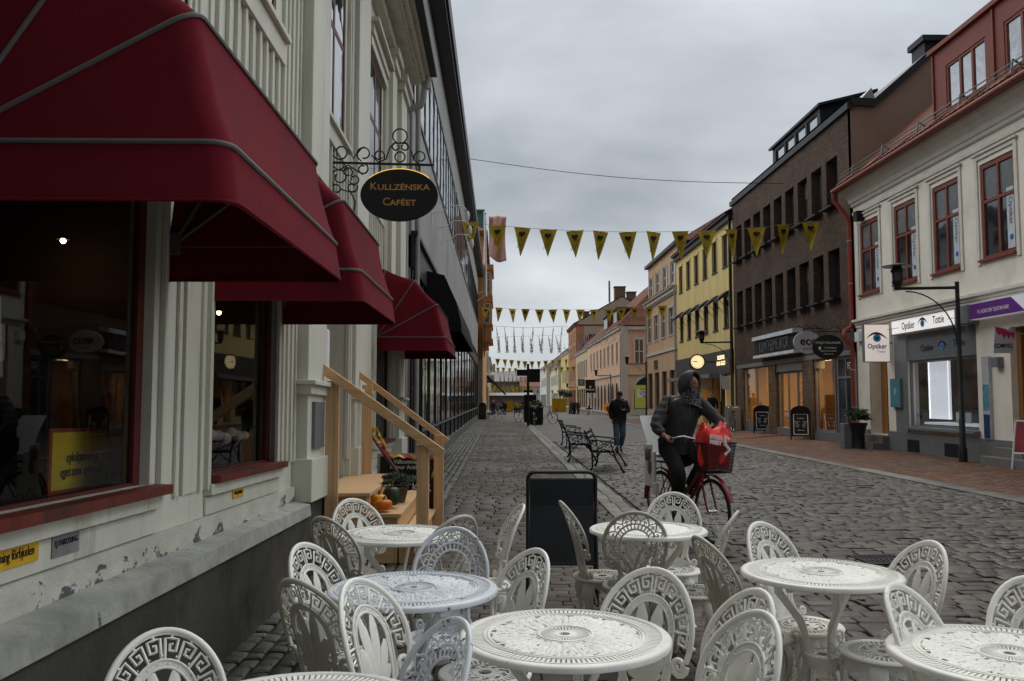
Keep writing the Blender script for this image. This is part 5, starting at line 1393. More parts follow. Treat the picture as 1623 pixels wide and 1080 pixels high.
for i, (y, x, lab) in enumerate(lamp_xyz):
    o = LP if i == 0 else copy_tree(LP)
    o.location = (x, y, 0 if y < 62 else -.02 * (y - 63)); o['label'] = lab; o['group'] = 'lamp posts along the right pavement'
    if i in (0,): o.location.z = -.02; o.scale = (.96, .96, .94)
mb = MB(); mb.box(10.75, 11.35, 40.1, 40.7, 0, 1.15); tag(mb.build('cable_cabinet', GREYM, bevel=.02), 'grey cabinet at the foot of the lamp post by the brick building', 'cabinet')

# --- bunting
def flag_mat():
    m, nt, b = newmat('bunting_yellow')
    v = coords(nt, 'World'); nt.links.new(ramp(nt, noise(nt, v, 8, 4), [(.3, (.40, .27, .006)), (.7, (.56, .39, .012))]), b.inputs["Base Color"]); b.inputs["Roughness"].default_value = .6
    b.inputs["Transmission Weight"].default_value = 0
    return m
BUNT = flag_mat()
FLAGH = None
def flag_proto(kind):
    w_, h_ = .54, .86
    mb = MB(); n = 8; vs = []; fs = []
    for j in range(n + 1):
        t_ = j / n; hw_ = w_ / 2 * (1 - t_) + .004
        for i in range(5):
            s_ = -1 + i / 2
            vs.append((hw_ * s_, .025 * math.sin(s_ * 2 + t_ * 3 + kind), -h_ * t_))
    fs = [(j * 5 + i, j * 5 + i + 1, (j + 1) * 5 + i + 1, (j + 1) * 5 + i) for j in range(n) for i in range(4)]
    mb.add(vs, fs)
    me_o = mb.build('flag', BUNT)
    m2 = MB()
    hp = []
    for i in range(24):
        a = 2 * math.pi * i / 24
        hp.append((.0062 * 16 * math.sin(a) ** 3, .0062 * (13 * math.cos(a) - 5 * math.cos(2 * a) - 2 * math.cos(3 * a) - math.cos(4 * a)) - .2))
    m2.X = frame((0, -.02, 0), (1, 0, 0), (0, 0, 1), (0, -1, 0)); m2.prism(hp, .0, .006)
    ho = m2.build('heart_mark', INK)
    tx_ = text('HJÄRTAT AV\nKALMAR', .085, frame((0, -.03, -.42), (.36, 0, .93), (-.93, 0, .36), (0, -1, 0)), mat('flag_ink', (.12, .09, .01), .6), None)
    return me_o.data, ho.data, tx_.data, (me_o, ho, tx_)
FP = flag_proto(0)
for o in FP[3]: bpy.data.objects.remove(o)
def bunting(name, lab, Y, pts, s=1.0, text_on=True, rnd=1, tilt=.15, Y2=None):
    rr = random.Random(rnd)
    P = []
    for px, py in pts:
        f = (px - pts[0][0]) / (pts[-1][0] - pts[0][0]); yy = Y + ((Y2 or Y) - Y) * f
        P.append(atY(px, py, yy))
    t = thing('bunting', lab, 'bunting', tuple(P[0]))
    mb = MB(); e0 = P[0] + (P[0] - P[1]) * .8; e1 = P[-1] + (P[-1] - P[-2]) * .9
    mb.tube([e0] + P + [e1], .008, 4); mb.build('cord', mat('cord_grey', (.3, .3, .28), .6), t)
    for p in P:
        fl = bpy.data.objects.new('flag', FP[0]); put(fl, t); WL[fl.name] = Vector(p)
        fl.location = Vector(p) - WL[t.name]
        fl.rotation_euler = (rr.uniform(-.12, .12), rr.uniform(-.07, .07), rr.uniform(-tilt, tilt)); fl.scale = (s, s, s)
        hm = bpy.data.objects.new('heart_mark', FP[1]); col.objects.link(hm); hm.parent = fl
        if text_on:
            tm = bpy.data.objects.new('lettering', FP[2]); col.objects.link(tm); tm.parent = fl
    return t
bunting('bunting', 'nearest string of yellow pennants with black hearts across the whole street', 29.2,
        [(745, 352), (788, 358), (828, 361), (869, 364), (911, 366), (952, 367), (995, 368), (1036, 368), (1078, 367), (1120, 366), (1159, 364), (1199, 361), (1242, 357), (1285, 352), (1326, 348)], 1.14, tilt=.55, rnd=4)
bunting('bunting', 'second string of yellow pennants, hanging before the dormered pink house', 58,
        [(770, 487), (791, 488), (812, 490), (833, 490), (855, 491), (876, 491), (898, 491), (920, 491), (941, 491), (965, 490), (985, 489), (1006, 488), (1029, 487), (1050, 485), (1068, 482)], 1.12, False, 5, .6)
bunting('bunting', 'third string of small yellow pennants, above the black sign boards', 98,
        [(789, 569), (800, 570), (811, 571), (822, 572), (832, 573), (843, 573), (854, 573), (865, 572)] + [(876 + 10.6 * i, 571 - i * .6) for i in range(3)], 1.05, False, 6, .9)
bunting('bunting', 'fourth string of small yellow pennants, level with the black sign boards', 118,
        [(789, 584 - 1), (798, 583), (808, 584), (817, 584)] + [(863 + 9.2 * i, 584 - i * .5) for i in range(6)], 1.0, False, 7, .7)
bunting('bunting', 'farthest dense string of tiny yellow pennants over the end of the street', 175,
        [(784 + 7 * i, 612 + (1 if i % 2 else 0)) for i in range(9)], 1.15, False, 8, .5)
bunting('bunting', 'second farthest string of tiny yellow pennants near the end house', 165,
        [(781 + 6.5 * i, 616 + (1 if i % 3 else 0)) for i in range(10)], 1.15, False, 9, .5)
# plain cable
mb = MB(); a, b = atY(738, 251, 33), atY(1242, 291, 33)
mb.tube([a + (b - a) * (k / 16) + Vector((0, 0, -.28 * math.sin(math.pi * k / 16))) for k in range(17)], .012, 5); tag(mb.build('cable', BLACKM), 'thin bare cable spanning the sky above the bunting', 'cable')
# --- light garlands: hanging strands
GARL = mat('garland', (.36, .36, .35), .6)
def garland(lab, Y, y_wire, xs, drop, lean, w, X0px, X1px):
    t = thing('light_garland', lab, 'garland', tuple(atY(X0px, y_wire, Y)))
    mb = MB(); mb.tube([atY(X0px, y_wire, Y), atY((X0px + X1px) / 2, y_wire + 3, Y), atY(X1px, y_wire, Y)], .015, 4)
    mb.tube([atY(X0px, y_wire + 18, Y), atY(X1px, y_wire + 14, Y)], .008, 4); mb.build('wire', BLACKM, t)
    rr = random.Random(int(Y))
    for i, x in enumerate(xs):
        mb = MB()
        c0, c1, c2 = atY(x, y_wire + 2, Y), atY(x + lean[i], y_wire + drop, Y), atY(x + lean[i] * 1.0 - w[i], y_wire + drop * .38, Y)
        for (a_, b_) in ((c0, c1), (c2, c1)):
            L = (b_ - a_)
            for s_ in (0, .035, -.035):
                mb.tube([a_ + L * (k / 8) + Vector((s_ * k / 3 + rr.uniform(-.04, .04), rr.uniform(-.06, .06), 0)) for k in range(9)], .012, 3)
            for k in range(46):
                f = rr.random() ** .6; p = a_ + L * f; mb.ball((p.x + rr.uniform(-.1, .1) * (f + .2), p.y + rr.uniform(-.1, .1), p.z + rr.uniform(-.1, .1)), .036, 4)
        mb.build('strand', GARL, t)
xs = [787, 800, 814, 829, 845, 861, 877, 891]
garland('row of pale hanging light strands across the street below the second bunting', 72, 517, xs, 42, [4, 4, 2, 0, -2, -3, -3, -4], [0, 0, 1, 3, 3, 4, 5, 6], 778, 900)
garland('farther row of thin upright light strands near the end of the street', 140, 592, [792 + 6.6 * i for i in range(8)], 14, [1] * 8, [0] * 8, 786, 850)
t = thing('light_net', 'pale net of tangled lights hanging before the salmon facades', 'garland', tuple(atY(900, 550, 74)))
for i in range(8):
    mb = MB(); rr = random.Random(i + 40)
    a_, m__, b_ = atY(895 + i * 11, 548 - i * 3, 74), atY(903 + i * 10, 566 - i * 1.5, 74), atY(916 + i * 11, 536 - i * 3, 74)
    for q in range(3):
        L = [a_ * (1 - f) ** 2 + m__ * 2 * f * (1 - f) * 1.0 + b_ * f * f + Vector((rr.uniform(-.12, .12), 0, rr.uniform(-.12, .12) - q * .15)) for f in [k / 10 for k in range(11)]]
        mb.tube(L, .011, 3)
        for p in L:
            mb.ball((p.x + rr.uniform(-.1, .1), p.y, p.z + rr.uniform(-.15, .1)), .02, 4)
    mb.build('strand', GARL, t)

# --- cast iron benches, seen end-on, facing right
def bench():
    t = thing('park_bench', 'x', 'bench', (0, 0, 0))
    L = 1.7
    IR = BLACKM; SL = mat('bench_slats', (.045, .04, .036), .5, .2, 6)
    for y in (0, L):
        mb = MB(T(0, y, 0))
        mb.tube([(-.02, 0, .0), (.03, 0, .12), (.02, 0, .42), (-.02, 0, .6), (-.14, 0, .85)], [.028, .018, .02, .02, .016], 6)      # rear leg and back stile
        mb.tube([(.66, 0, 0), (.60, 0, .12), (.50, 0, .28), (.46, 0, .42)], [.028, .018, .018, .02], 6)
        mb.tube([(.02, 0, .42), (.48, 0, .42)], .022, 6)
        mb.tube([(-.04, 0, .66), (.2, 0, .64), (.42, 0, .62), (.47, 0, .6)], .018, 6); mb.tube([(.46, 0, .42), (.42, 0, .52), (.40, 0, .62)], .014, 6)
        mb.tube([(.05, 0, .43), (.2, 0, .5), (.38, 0, .6)], .011, 5); mb.tube([(.0, 0, .6), (.15, 0, .5), (.4, 0, .43)], .011, 5)
        mb.tube([(.04, 0, .22), (.12, 0, .34), (.2, 0, .41)], .012, 5); mb.tube([(.55, 0, .22), (.45, 0, .34), (.36, 0, .41)], .012, 5)
        mb.ball((-.02, 0, .015), .035, 6); mb.ball((.66, 0, .015), .035, 6)
        mb.build('end_frame', IR, t, smooth=50, local=True)
    for k in range(6):
        mb = MB(); x = .04 + .075 * k; mb.box(x, x + .05, -.04, L + .04, .44, .46); mb.build('seat_slat', SL, t, local=True, bevel=.004)
    for k in range(3):
        mb = MB(); z = .56 + .1 * k; x = -.01 - .045 * k - .01; mb.box(x, x + .02, -.04, L + .04, z, z + .07); mb.build('back_slat', SL, t, local=True, bevel=.004)
    return t
bp = bench()
for i, (px, py, a, lab) in enumerate(((937, 749, -10, 'nearest of three cast iron benches, with a pale sticker on its seat end'), (902, 733, -4, 'middle one of three cast iron benches on the cobbles'), (897, 711, 0, 'farthest of three cast iron benches on the cobbles'))):
    p = atZ(px, py); o = bp if i == 0 else copy_tree(bp)
    o.location = (p.x, p.y, 0); o.rotation_euler = (0, 0, R(a)); o['label'] = lab; o['group'] = 'cast iron benches along the kerb'

# --- blank black A-board in the middle
ab = thing('pavement_sign', 'blank dark chalkboard pavement sign in a black tube frame behind the tables', 'sign', (.7, 6.9, 0))
Yb = 6.25
b0, b1 = atY(837, 760, Yb), atY(946, 760, Yb)
xl, xr_ = b0.x, b1.x; zt = atY(890, 748, Yb).z
def rrect(x0, x1, z0, z1, r_, y, n=6):
    pts = [(x0, y, z0)]
    for cx_, a0 in ((x0 + r_, 180), (x1 - r_, 90)):
        for k in range(n + 1):
            a = R(a0 - 90 * k / n); pts.append((cx_ + r_ * math.cos(a), y, z1 - r_ + r_ * math.sin(a)))
    pts.append((x1, y, z0)); return pts
AM = T(0, Yb, 0) @ RX(R(-8))
mb = MB(AM); mb.tube(rrect(xl, xr_, 0, zt, .06, 0), .0125, 8); mb.tube([(xl, 0, .30), (xr_, 0, .30)], .01, 8); mb.build('front_frame', BLACKM, ab, smooth=60)
mb = MB(T(0, Yb + .2, 0) @ RX(R(8))); mb.tube(rrect(xl, xr_, 0, zt, .06, 0), .0125, 8); mb.build('rear_frame', BLACKM, ab, smooth=60)
mb = MB(AM); mb.box(xl + .015, xr_ - .015, -.004, .004, .31, zt - .05); bo = mb.build('board', CHALK, ab)
mb = MB(AM)
for x in (xl + .05, xr_ - .05): mb.ball((x, -.008, zt - .075), .009, 8, (1, .4, 1))
mb.build('screw', ALU, bo)
mb = MB(T(0, Yb + .2, 0) @ RX(R(8))); mb.box(xl + .015, xr_ - .015, -.004, .004, .31, zt - .05); mb.build('rear_board', CHALK, ab)

# --- chalk boards at the shop
def chalkboard(px, py_b, py_t, wpx, lab, rot, tone):
    p = atZ(px, py_b); s = p.y / 1350; w_ = wpx * s; h_ = (py_b - py_t) * s
    t = thing('chalk_sign', lab, 'sign', (p.x, p.y, 0), rot)
    B = RX(R(-9))
    mb = MB(B @ frame((0, 0, 0), (1, 0, 0), (0, 0, 1), (0, -1, 0)))
    pl = [(-w_ / 2, .12), (w_ / 2, .12), (w_ / 2, h_ * .8)] + [(w_ / 2 * math.cos(k * math.pi / 10), h_ * .8 + h_ * .2 * math.sin(k * math.pi / 10)) for k in range(1, 10)] + [(-w_ / 2, h_ * .8)]
    mb.prism(pl, -.02, .0); mb.box(-w_ / 2, -w_ / 2 + .04, 0, .13, -.02, 0); mb.box(w_ / 2 - .04, w_ / 2, 0, .13, -.02, 0)
    mb.build('board', BLACKP, t, local=True)
    mb = MB(T(0, .28, 0) @ RX(R(9)) @ frame((0, 0, 0), (1, 0, 0), (0, 0, 1), (0, -1, 0))); mb.prism(pl, -.02, .0); mb.box(-w_ / 2, -w_ / 2 + .04, 0, .13, -.02, 0); mb.box(w_ / 2 - .04, w_ / 2, 0, .13, -.02, 0); mb.build('rear_board', BLACKP, t, local=True)
    F = B @ frame((0, 0, 0), (1, 0, 0), (0, 0, 1), (0, -1, 0))
    fx, z0, z1 = w_ * .36, h_ * .14, h_ * .76
    mb = MB(F)
    for (a, b, c, d) in ((-fx, fx, z0, z0 + .025), (-fx, fx, z1 - .025, z1), (-fx, -fx + .025, z0, z1), (fx - .025, fx, z0, z1)): mb.box(a, b, c, d, .001, .012)
    mb.build('white_border', WHITEL, t, local=True)
    text('Klintheims\n\nNyheter       Väskor\ndam            barn\nstövlar     tofflor\nherr         skor\n\nVälkommen', h_ * .05, F @ T(0, (z0 + z1) / 2, .004), WHITEL, t, sx=.85, local=True)
    return t
chalkboard(1209, 687, 642, 27, 'left one of two black arched chalk menus outside the brick building', R(-12), 0)
chalkboard(1270, 697, 643, 31, 'right one of two black arched chalk menus outside the brick building', R(-16), 0)
# white framed A-board at the right edge
p = atZ(1604, 744)
t = thing('pavement_sign', 'white framed folding sign with a dark red panel, cut by the right edge', 'sign', (p.x, p.y, 0), R(-55))
for s_ in (0, 1):
    A = T(0, .5 * s_, 0) @ RX(R(14 if s_ else -14))
    mb = MB(A)
    for a, b in (((0, 0, 0), (0, 0, 1.05)), ((.62, 0, 0), (.62, 0, 1.05)), ((0, 0, 1.05), (.62, 0, 1.05)), ((0, 0, .35), (.62, 0, .35))): mb.bar(a, b, .03)
    mb.build('frame', WHITEP, t, local=True); mb = MB(A); mb.box(.02, .6, -.005, .005, .36, 1.04); mb.build('panel', mat('panel_red', (.22, .02, .03), .5, .3, 3), t, local=True)
# planters
def foliage(name, m, c, r_, n, parent=None, s=.05, sz=(1, 1, 1), local=False, seed=3, up=.3):
    rr = random.Random(seed); mb = MB()
    for i in range(n):
        th, ph_ = rr.uniform(0, 2 * math.pi), math.acos(rr.uniform(-.5, 1)); q = r_ * rr.random() ** .35 * (1 + .25 * math.sin(3 * th + 5 * ph_))
        p = Vector((c[0] + q * sz[0] * math.sin(ph_) * math.cos(th), c[1] + q * sz[1] * math.sin(ph_) * math.sin(th), c[2] + q * sz[2] * math.cos(ph_)))
        d = Vector((rr.uniform(-1, 1), rr.uniform(-1, 1), rr.uniform(-up, 1))).normalized(); w_ = d.orthogonal().normalized() * s * .35; L = s * rr.uniform(.7, 1.3)
        mb.add([p, p + d * L * .5 + w_, p + d * L, p + d * L * .5 - w_], [(0, 1, 2, 3)])
    return mb.build(name, m, parent, local=local)
LEAF = mat('leaf_green', (.045, .075, .025), .6, .5, 14)
HEATH = mat('heather_green', (.05, .065, .035), .7, .5, 18)
p = atZ(1361, 711)
t = thing('potted_plant', 'round green shrub in a tall black pot by the red pipe', 'plant', (p.x, p.y, 0))
mb = MB(); mb.lathe([(.2, 0), (.18, .04), (.18, .42), (.24, .66), (.27, .72), (.27, .77), (.24, .77)], 18); mb.build('pot', BLACKM, t, smooth=40, local=True)
foliage('leaves', LEAF, (0, 0, .95), .31, 1100, t, .09, (1, 1, .7), True)
mb = MB(); mb.box(-.55, -.3, .0, .3, .0, .75); tag(mb.build('bin', GREYM, bevel=.02), 'pale grey box behind the tall black plant pot', 'box'); bpy.data.objects['bin'].location = (p.x + .12, p.y, 0)
mb = MB(); a, b = atZ(1168, 697), atZ(1262, 689)
mb.tube([a, a * .6 + b * .4 + Vector((.1, .25, .02)), a * .3 + b * .7 + Vector((0, -.15, .02)), b], .02, 5)
tag(mb.build('red_hose', mat('hose_red', (.35, .03, .03), .5), smooth=60), 'thin red hose lying on the pavement before the chalk menus', 'hose')

# --- wooden stairs with rails
st = thing('wooden_stairs', 'new pine steps with two handrails leading up to the cafe door', 'stairs', (-1.2, 8.8, 0))
def slab(name, x0, x1, y0, y1, z0, z1, m=WOOD): mb = MB(); mb.box(x0, x1, y0, y1, z0, z1); return mb.build(name, m, st, bevel=.004)
YA, YB = 7.9, 9.85
for (x0, x1, zt_) in ((-1.72, -1.18, .64), (-1.2, -.90, .45), (-.92, -.73, .24)):
    slab('step', x0, x1, YA - .03, YB + .03, zt_ - .035, zt_)
    slab('riser', x1 - .06, x1 - .035, YA, YB, 0, zt_ - .036)
    slab('stringer', x0, x1 - .061, YA, YA + .035, 0, zt_ - .036); slab('stringer', x0, x1 - .061, YB - .035, YB, 0, zt_ - .036)
for (Y_, dz) in ((YA - .05, 0), (YB + .05, .0)):
    mb = MB(); mb.bar((-1.53, Y_, 0), (-1.53, Y_, 1.66), .045, .12, (1, 0, 0)); mb.build('post', WOODV, st, bevel=.004)
    mb = MB(); mb.bar((-.70, Y_, 0), (-.70, Y_, 1.08), .07, .11, (1, 0, 0)); mb.build('post', WOODV, st, bevel=.004)
    o_ = -.04 if Y_ < 8 else .04
    mb = MB(); mb.bar((-1.70, Y_ + o_, 1.83), (-.52 if Y_ < 8 else -.60, Y_ + o_, 1.0), .045, .085 if Y_ < 8 else .07); mb.build('handrail', WOOD, st, bevel=.005)
# old black handrail on the wall side
mb = MB(); mb.tube([(-1.55, 10.15, 1.12), (-1.2, 10.15, .62)], .022, 8); mb.tube([(-1.75, 10.15, 1.1), (-1.55, 10.15, 1.1)], .012, 6)
tag(mb.build('handrail', DOORW, smooth=60), 'old dark brown sloping handrail beyond the new pine stairs', 'handrail')
# barrier tape
TAPE_M, nt_, b_ = newmat('barrier_tape')
v_ = coords(nt_, 'Object'); wv_ = _n(nt_, "ShaderNodeTexWave", Scale=2.4, Distortion=0.0); wv_.bands_direction = 'DIAGONAL'; nt_.links.new(v_, wv_.inputs["Vector"])
nt_.links.new(ramp(nt_, wv_.outputs["Fac"], [(.46, (.42, .025, .018)), (.52, (.52, .33, .015))]), b_.inputs["Base Color"]); b_.inputs["Roughness"].default_value = .4
def ribbon(pts, w_, tw=1.2, seed=1):
    rr = random.Random(seed); mb = MB(); P = [Vector(p) for p in pts]; vs = []
    Q = []
    for i in range(len(P) - 1):
        for k in range(6): Q.append(P[i].lerp(P[i + 1], k / 6) + Vector((0, 0, .012 * math.sin(k + i * 2))))
    Q.append(P[-1])
    for i, p in enumerate(Q):
        a = .5 + .5 * math.sin(i * .35 * tw + seed)
        d = Vector((0, math.sin(a), math.cos(a))) * w_ / 2
        vs += [p + d, p - d]
    mb.add(vs, [(2 * i, 2 * i + 1, 2 * i + 3, 2 * i + 2) for i in range(len(Q) - 1)])
    return mb
tp = [atY(597, 700, 9.9), atY(606, 712, 9.85), atY(620, 722, 9.9), atY(640, 724, 9.9), atY(662, 724, 9.95), atY(690, 726, 9.93), atY(701, 726, 9.93)]
mb = ribbon(tp, .05); 
bn = ribbon([atY(588, 684, 9.9), atY(598, 680, 9.85), atY(604, 694, 9.8), atY(612, 710, 9.86), atY(596, 696, 9.9), atY(590, 686, 9.88)], .06, 3, 4); n0 = len(mb.v); mb.v += bn.v; mb.f += [tuple(i + n0 for i in f) for f in bn.f]; mb.m += bn.m
b3 = ribbon([atY(695, 726, 9.97), atY(690, 740, 9.97), atY(684, 757, 9.97)], .06, 1, 2); n0 = len(mb.v); mb.v += b3.v; mb.f += [tuple(i + n0 for i in f) for f in b3.f]; mb.m += b3.m
tag(mb.build('barrier_tape', TAPE_M, smooth=80), 'red and yellow striped barrier tape tied across the pine stair rails', 'tape')
# bookshop board
sb = thing('shop_board', 'black bookshop board with white serif style text in a grey frame behind the stairs', 'sign', (-1.1, 10.4, 0))
q0, q1 = atY(598, 719, 10.3), atY(702, 719, 10.3)
MB_ = frame(((q0.x + q1.x) / 2, 10.3, 0), (1, 0, 0), (0, 0, 1), (0, -1, 0)); hw = (q1.x - q0.x) / 2; zt = q0.z
mb = MB(MB_); mb.box(-hw, hw, .02, zt, -.03, 0); mb.build('frame', ALU, sb); mb = MB(MB_); mb.box(-hw + .035, hw - .035, .06, zt - .035, .001, .004); mb.build('face', BLACKP, sb)
for (s_, sz_, z, sx_) in (('Välkommen till', .072, zt - .1, .9), ('Kalmar Antikvariat', .07, zt - .165, .9), ('säljer & köper', .07, zt - .28, .9), ('BÖCKER', .14, zt - .41, .95), ('i alla ämnen', .07, zt - .53, .9), ('Kalmar Antikvariat', .06, zt - .62, .9), ('0480 295 32', .06, zt - .69, .9), ('Internetbutik:', .05, zt - .76, .9), ('antikvariat.net', .05, zt - .81, .9)):
    text(s_, sz_, MB_ @ T(0, z, .005), WHITEL, sb, sx=sx_)
# pumpkins and planter
PUMP = mat('pumpkin_orange', (.62, .16, .015), .35, .12, 8); PUMP2 = mat('pumpkin_yellow', (.66, .28, .02), .35, .12, 8); SQ = mat('squash_dark', (.02, .035, .02), .35, .3, 8)
def pumpkin(p, r_, m, lab, flat=.75):
    mb = MB(); n, h = 32, 12; vs = []
    for i in range(h + 1):
        th = math.pi * i / h
        for k in range(n):
            a = 2 * math.pi * k / n; rr = r_ * (1 + .06 * abs(math.cos(4 * a)) - .03) * (math.sin(th) ** .8)
            vs.append((rr * math.cos(a), rr * math.sin(a), r_ * flat * math.cos(th) * (1 - .25 * (1 - math.sin(th)) * (abs(math.cos(th)) > .7))))
    mb.add(vs, [(i * n + k, (i + 1) * n + k, (i + 1) * n + (k + 1) % n, i * n + (k + 1) % n) for i in range(h) for k in range(n)])
    t = thing('pumpkin' if m is not SQ else 'squash', lab, 'pumpkin', (p[0], p[1], p[2] + r_ * flat)); mb.build('fruit', m, t, smooth=70, local=True)
    mb = MB(); mb.tube([(0, 0, r_ * flat * .7), (.005, 0, r_ * flat * 1.0), (.015, 0, r_ * flat * 1.25)], [.014, .009, .01], 6); mb.build('stem', mat('stem_brown', (.15, .11, .05), .8), t, local=True, smooth=60)
pumpkin((-1.08, 8.02, .452), .083, PUMP, 'red orange pumpkin in front on the stair tread')
pumpkin((-1.15, 8.2, .452), .082, PUMP2, 'yellow orange pumpkin behind the red orange one', .95)
pumpkin((-1.04, 8.3, .452), .085, SQ, 'dark green squash leaning on the planter', 1.3)
t = thing('planter', 'bushy green heather in a brown pot on the stair tread', 'plant', (-1.04, 8.75, .452))
mb = MB(); mb.lathe([(.08, 0), (.11, .13), (.12, .14), (.12, .16), (.10, .16)], 16); mb.build('pot', mat('pot_brown', (.08, .055, .04), .6), t, smooth=40, local=True)
foliage('leaves', HEATH, (0, 0, .215), .115, 2600, t, .03, (1.2, 1.1, .55), True, 8, .5)

# --- signpost with planters and bicycles, middle distance
sp_ = atZ(837, 676)
t = thing('signpost', 'black signpost with dark finger boards over a planter in the street', 'signpost', (sp_.x, sp_.y, 0))
Yq = sp_.y
def bxp(px0, px1, py0, py1, d=.08):
    a, b = atY(px0, py1, Yq), atY(px1, py0, Yq); mb = MB(); mb.box(a.x, b.x, Yq - d, Yq + d, a.z, b.z); return mb
a = atY(837, 577, Yq); mb = MB(); mb.tube([(sp_.x, Yq, 0), (sp_.x, Yq, a.z)], .07, 8); mb.build('pole', BLACKM, t, smooth=60); bxp(835.5, 838.8, 577, 586, .07).build('finial', BLACKM, t)
for b_ in ((819, 836, 586, 596), (838.5, 856, 585, 606), (830, 845, 619, 622)): bxp(*b_, d=.03).build('sign_board', BLACKP, t)
def planter_box(px0, px1, pyb, h_, d_, lab, leaf_n=700, tilt=0):
    a, b = atZ(px0, pyb), atZ(px1, pyb); t = thing('planter_box', lab, 'planter', ((a.x + b.x) / 2, a.y, 0)); w_ = (b.x - a.x) / 2
    mb = MB(); mb.box(-w_, w_, 0, d_, .05, h_); mb.box(-w_ - .03, w_ + .03, -.03, d_ + .03, h_, h_ + .06); mb.box(-w_ + .05, w_ - .05, .05, d_ - .05, 0, .05); mb.build('box', BLACKM, t, local=True, bevel=.01)
    foliage('leaves', LEAF, (0, d_ / 2, h_ + .12), .5, leaf_n, t, .12, (w_ * 1.7, .8, .55), True, int(px0))
planter_box(839, 861, 673.5, .95, .9, 'dark planter box with green leaves under the black signpost')
mb = MB(); a, b = atZ(831, 670), atZ(851, 670); mb.box(a.x, b.x, a.y + .6, a.y + 1.2, 0, 1.75); tag(mb.build('sign_cabinet', BLACKP, bevel=.03), 'tall dark cabinet behind the planter at the signpost', 'cabinet')
# A-boards and street signs far off
mb = MB(); a, b = atZ(759, 665), atZ(770.5, 665)
hh = 27 / 1350 * a.y
mb.X = frame(((a.x + b.x) / 2, a.y, 0), (1, 0, 0), (0, 0, 1), (0, -1, 0)); w_ = (b.x - a.x) / 2
mb.prism([(-w_, 0), (w_, 0), (w_, hh * .8), (w_ * .7, hh * .94), (0, hh), (-w_ * .7, hh * .94), (-w_, hh * .8)], -.05, .05); mb.prism([(-w_, 0), (w_, 0), (w_, .15), (-w_, .15)], .051, .3)
cb_ = mb.build('menu_board', mat('menu_green', (.02, .022, .018), .5)); tag(cb_, 'dark arched menu board against the far end of the grey building', 'sign')
m2 = MB(mb.X)
for k in range(5): m2.box(-w_ * .7, w_ * .7, hh * (.25 + .11 * k), hh * (.29 + .11 * k), .051, .056)
m2.build('menu_lines', mat('menu_gold', (.12, .10, .05), .6), cb_)
t = thing('projecting_sign', 'square black shop sign with a white emblem reading PARELLE before the salmon houses', 'sign', tuple(atY(935, 614, 100)))
def bxq(px0, px1, py0, py1, Y, m, name, parent, d=.06):
    a, b = atY(px0, py1, Y), atY(px1, py0, Y); mb = MB(); mb.box(a.x, b.x, Y - d, Y + d, a.z, b.z); return mb.build(name, m, parent)
bxq(928, 943, 602, 623, 100, BLACKP, 'board', t); c = atY(935.5, 618, 99.9); text('PARELLE', .26, frame(tuple(c), (1, 0, 0), (0, 0, 1), (0, -1, 0)), WHITEL, t, sx=1.0, bold=.01); bxq(934.2, 937, 612, 614.5, 99.9, WHITEL, 'emblem', t, .03)
bxq(943, 970, 603, 603.7, 100, BLACKM, 'arm', t)
t = thing('projecting_sign', 'small grey square sign left of the black emblem sign', 'sign', tuple(atY(921, 607, 104))); bxq(916, 927, 601, 612, 104, GREYM, 'board', t); bxq(919.5, 923, 603, 610, 103.9, mat('mark_grey', (.3, .3, .3), .5), 'emblem', t, .03)
for (x0, x1, y0, y1, lab) in ((932, 938, 625, 632, 'left of two small white papers hung below the black emblem sign'), (942, 947.5, 623.5, 631.5, 'right of two small white papers hung below the black emblem sign')):
    tag(bxq(x0, x1, y0, y1, 96, WHITEP, 'paper_sign', None, .02), lab, 'sign')
t = thing('pavement_sign', 'white and black pavement sign with a pointed top before the salmon shops', 'sign', tuple(atY(933, 652, 78)))
bxq(929.5, 937, 649, 659, 78, WHITEP, 'panel', t); bxq(928.5, 938, 647, 649, 78, BLACKP, 'top', t, .1); bxq(932, 934.5, 643, 647, 78, BLACKP, 'finial', t); bxq(931.5, 935, 651, 657, 77.9, mat('mark_grey', (.3, .3, .3), .5), 'print', t, .03)
t = thing('road_works_sign', 'orange diamond road works sign beside the man looking at his phone', 'sign', tuple(atZ(963, 655)))
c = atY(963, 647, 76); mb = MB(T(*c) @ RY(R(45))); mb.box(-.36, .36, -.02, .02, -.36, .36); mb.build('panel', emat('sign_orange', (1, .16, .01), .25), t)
mb = MB(T(*c) @ RY(R(45))); mb.box(-.29, .29, -.03, -.021, -.29, .29); mb.build('panel_centre', mat('sign_yel', (.7, .42, .02), .5), t); mb = MB(T(*c)); mb.bar((0, 0, -.5), (0, 0, -.95), .06); mb.ball((0, -.05, .1), .07, 6); mb.bar((0, -.05, .05), (-.08, -.05, -.22), .08); mb.build('legs', BLACKP, t)
tag(bxq(773, 783.5, 595, 607, 88, TRIMW, 'wall_sign', None, .05), 'pale two-line shop sign on the left row, past the ochre house', 'sign')
# dark sloping awning on the left
mb = MB(); mb.add([(-1.3, 84, 3.9), (-1.3, 92, 3.9), (.6, 92, 2.0), (.6, 84, 2.0), (-1.3, 84, 3.75), (-1.3, 92, 3.75), (.6, 92, 1.85), (.6, 84, 1.85)], [(0, 1, 2, 3), (7, 6, 5, 4), (0, 3, 7, 4), (3, 2, 6, 7), (1, 5, 6, 2)])
tag(mb.build('awning', BLACKP), 'dark sloping shop awning on the left row far down the street', 'awning')
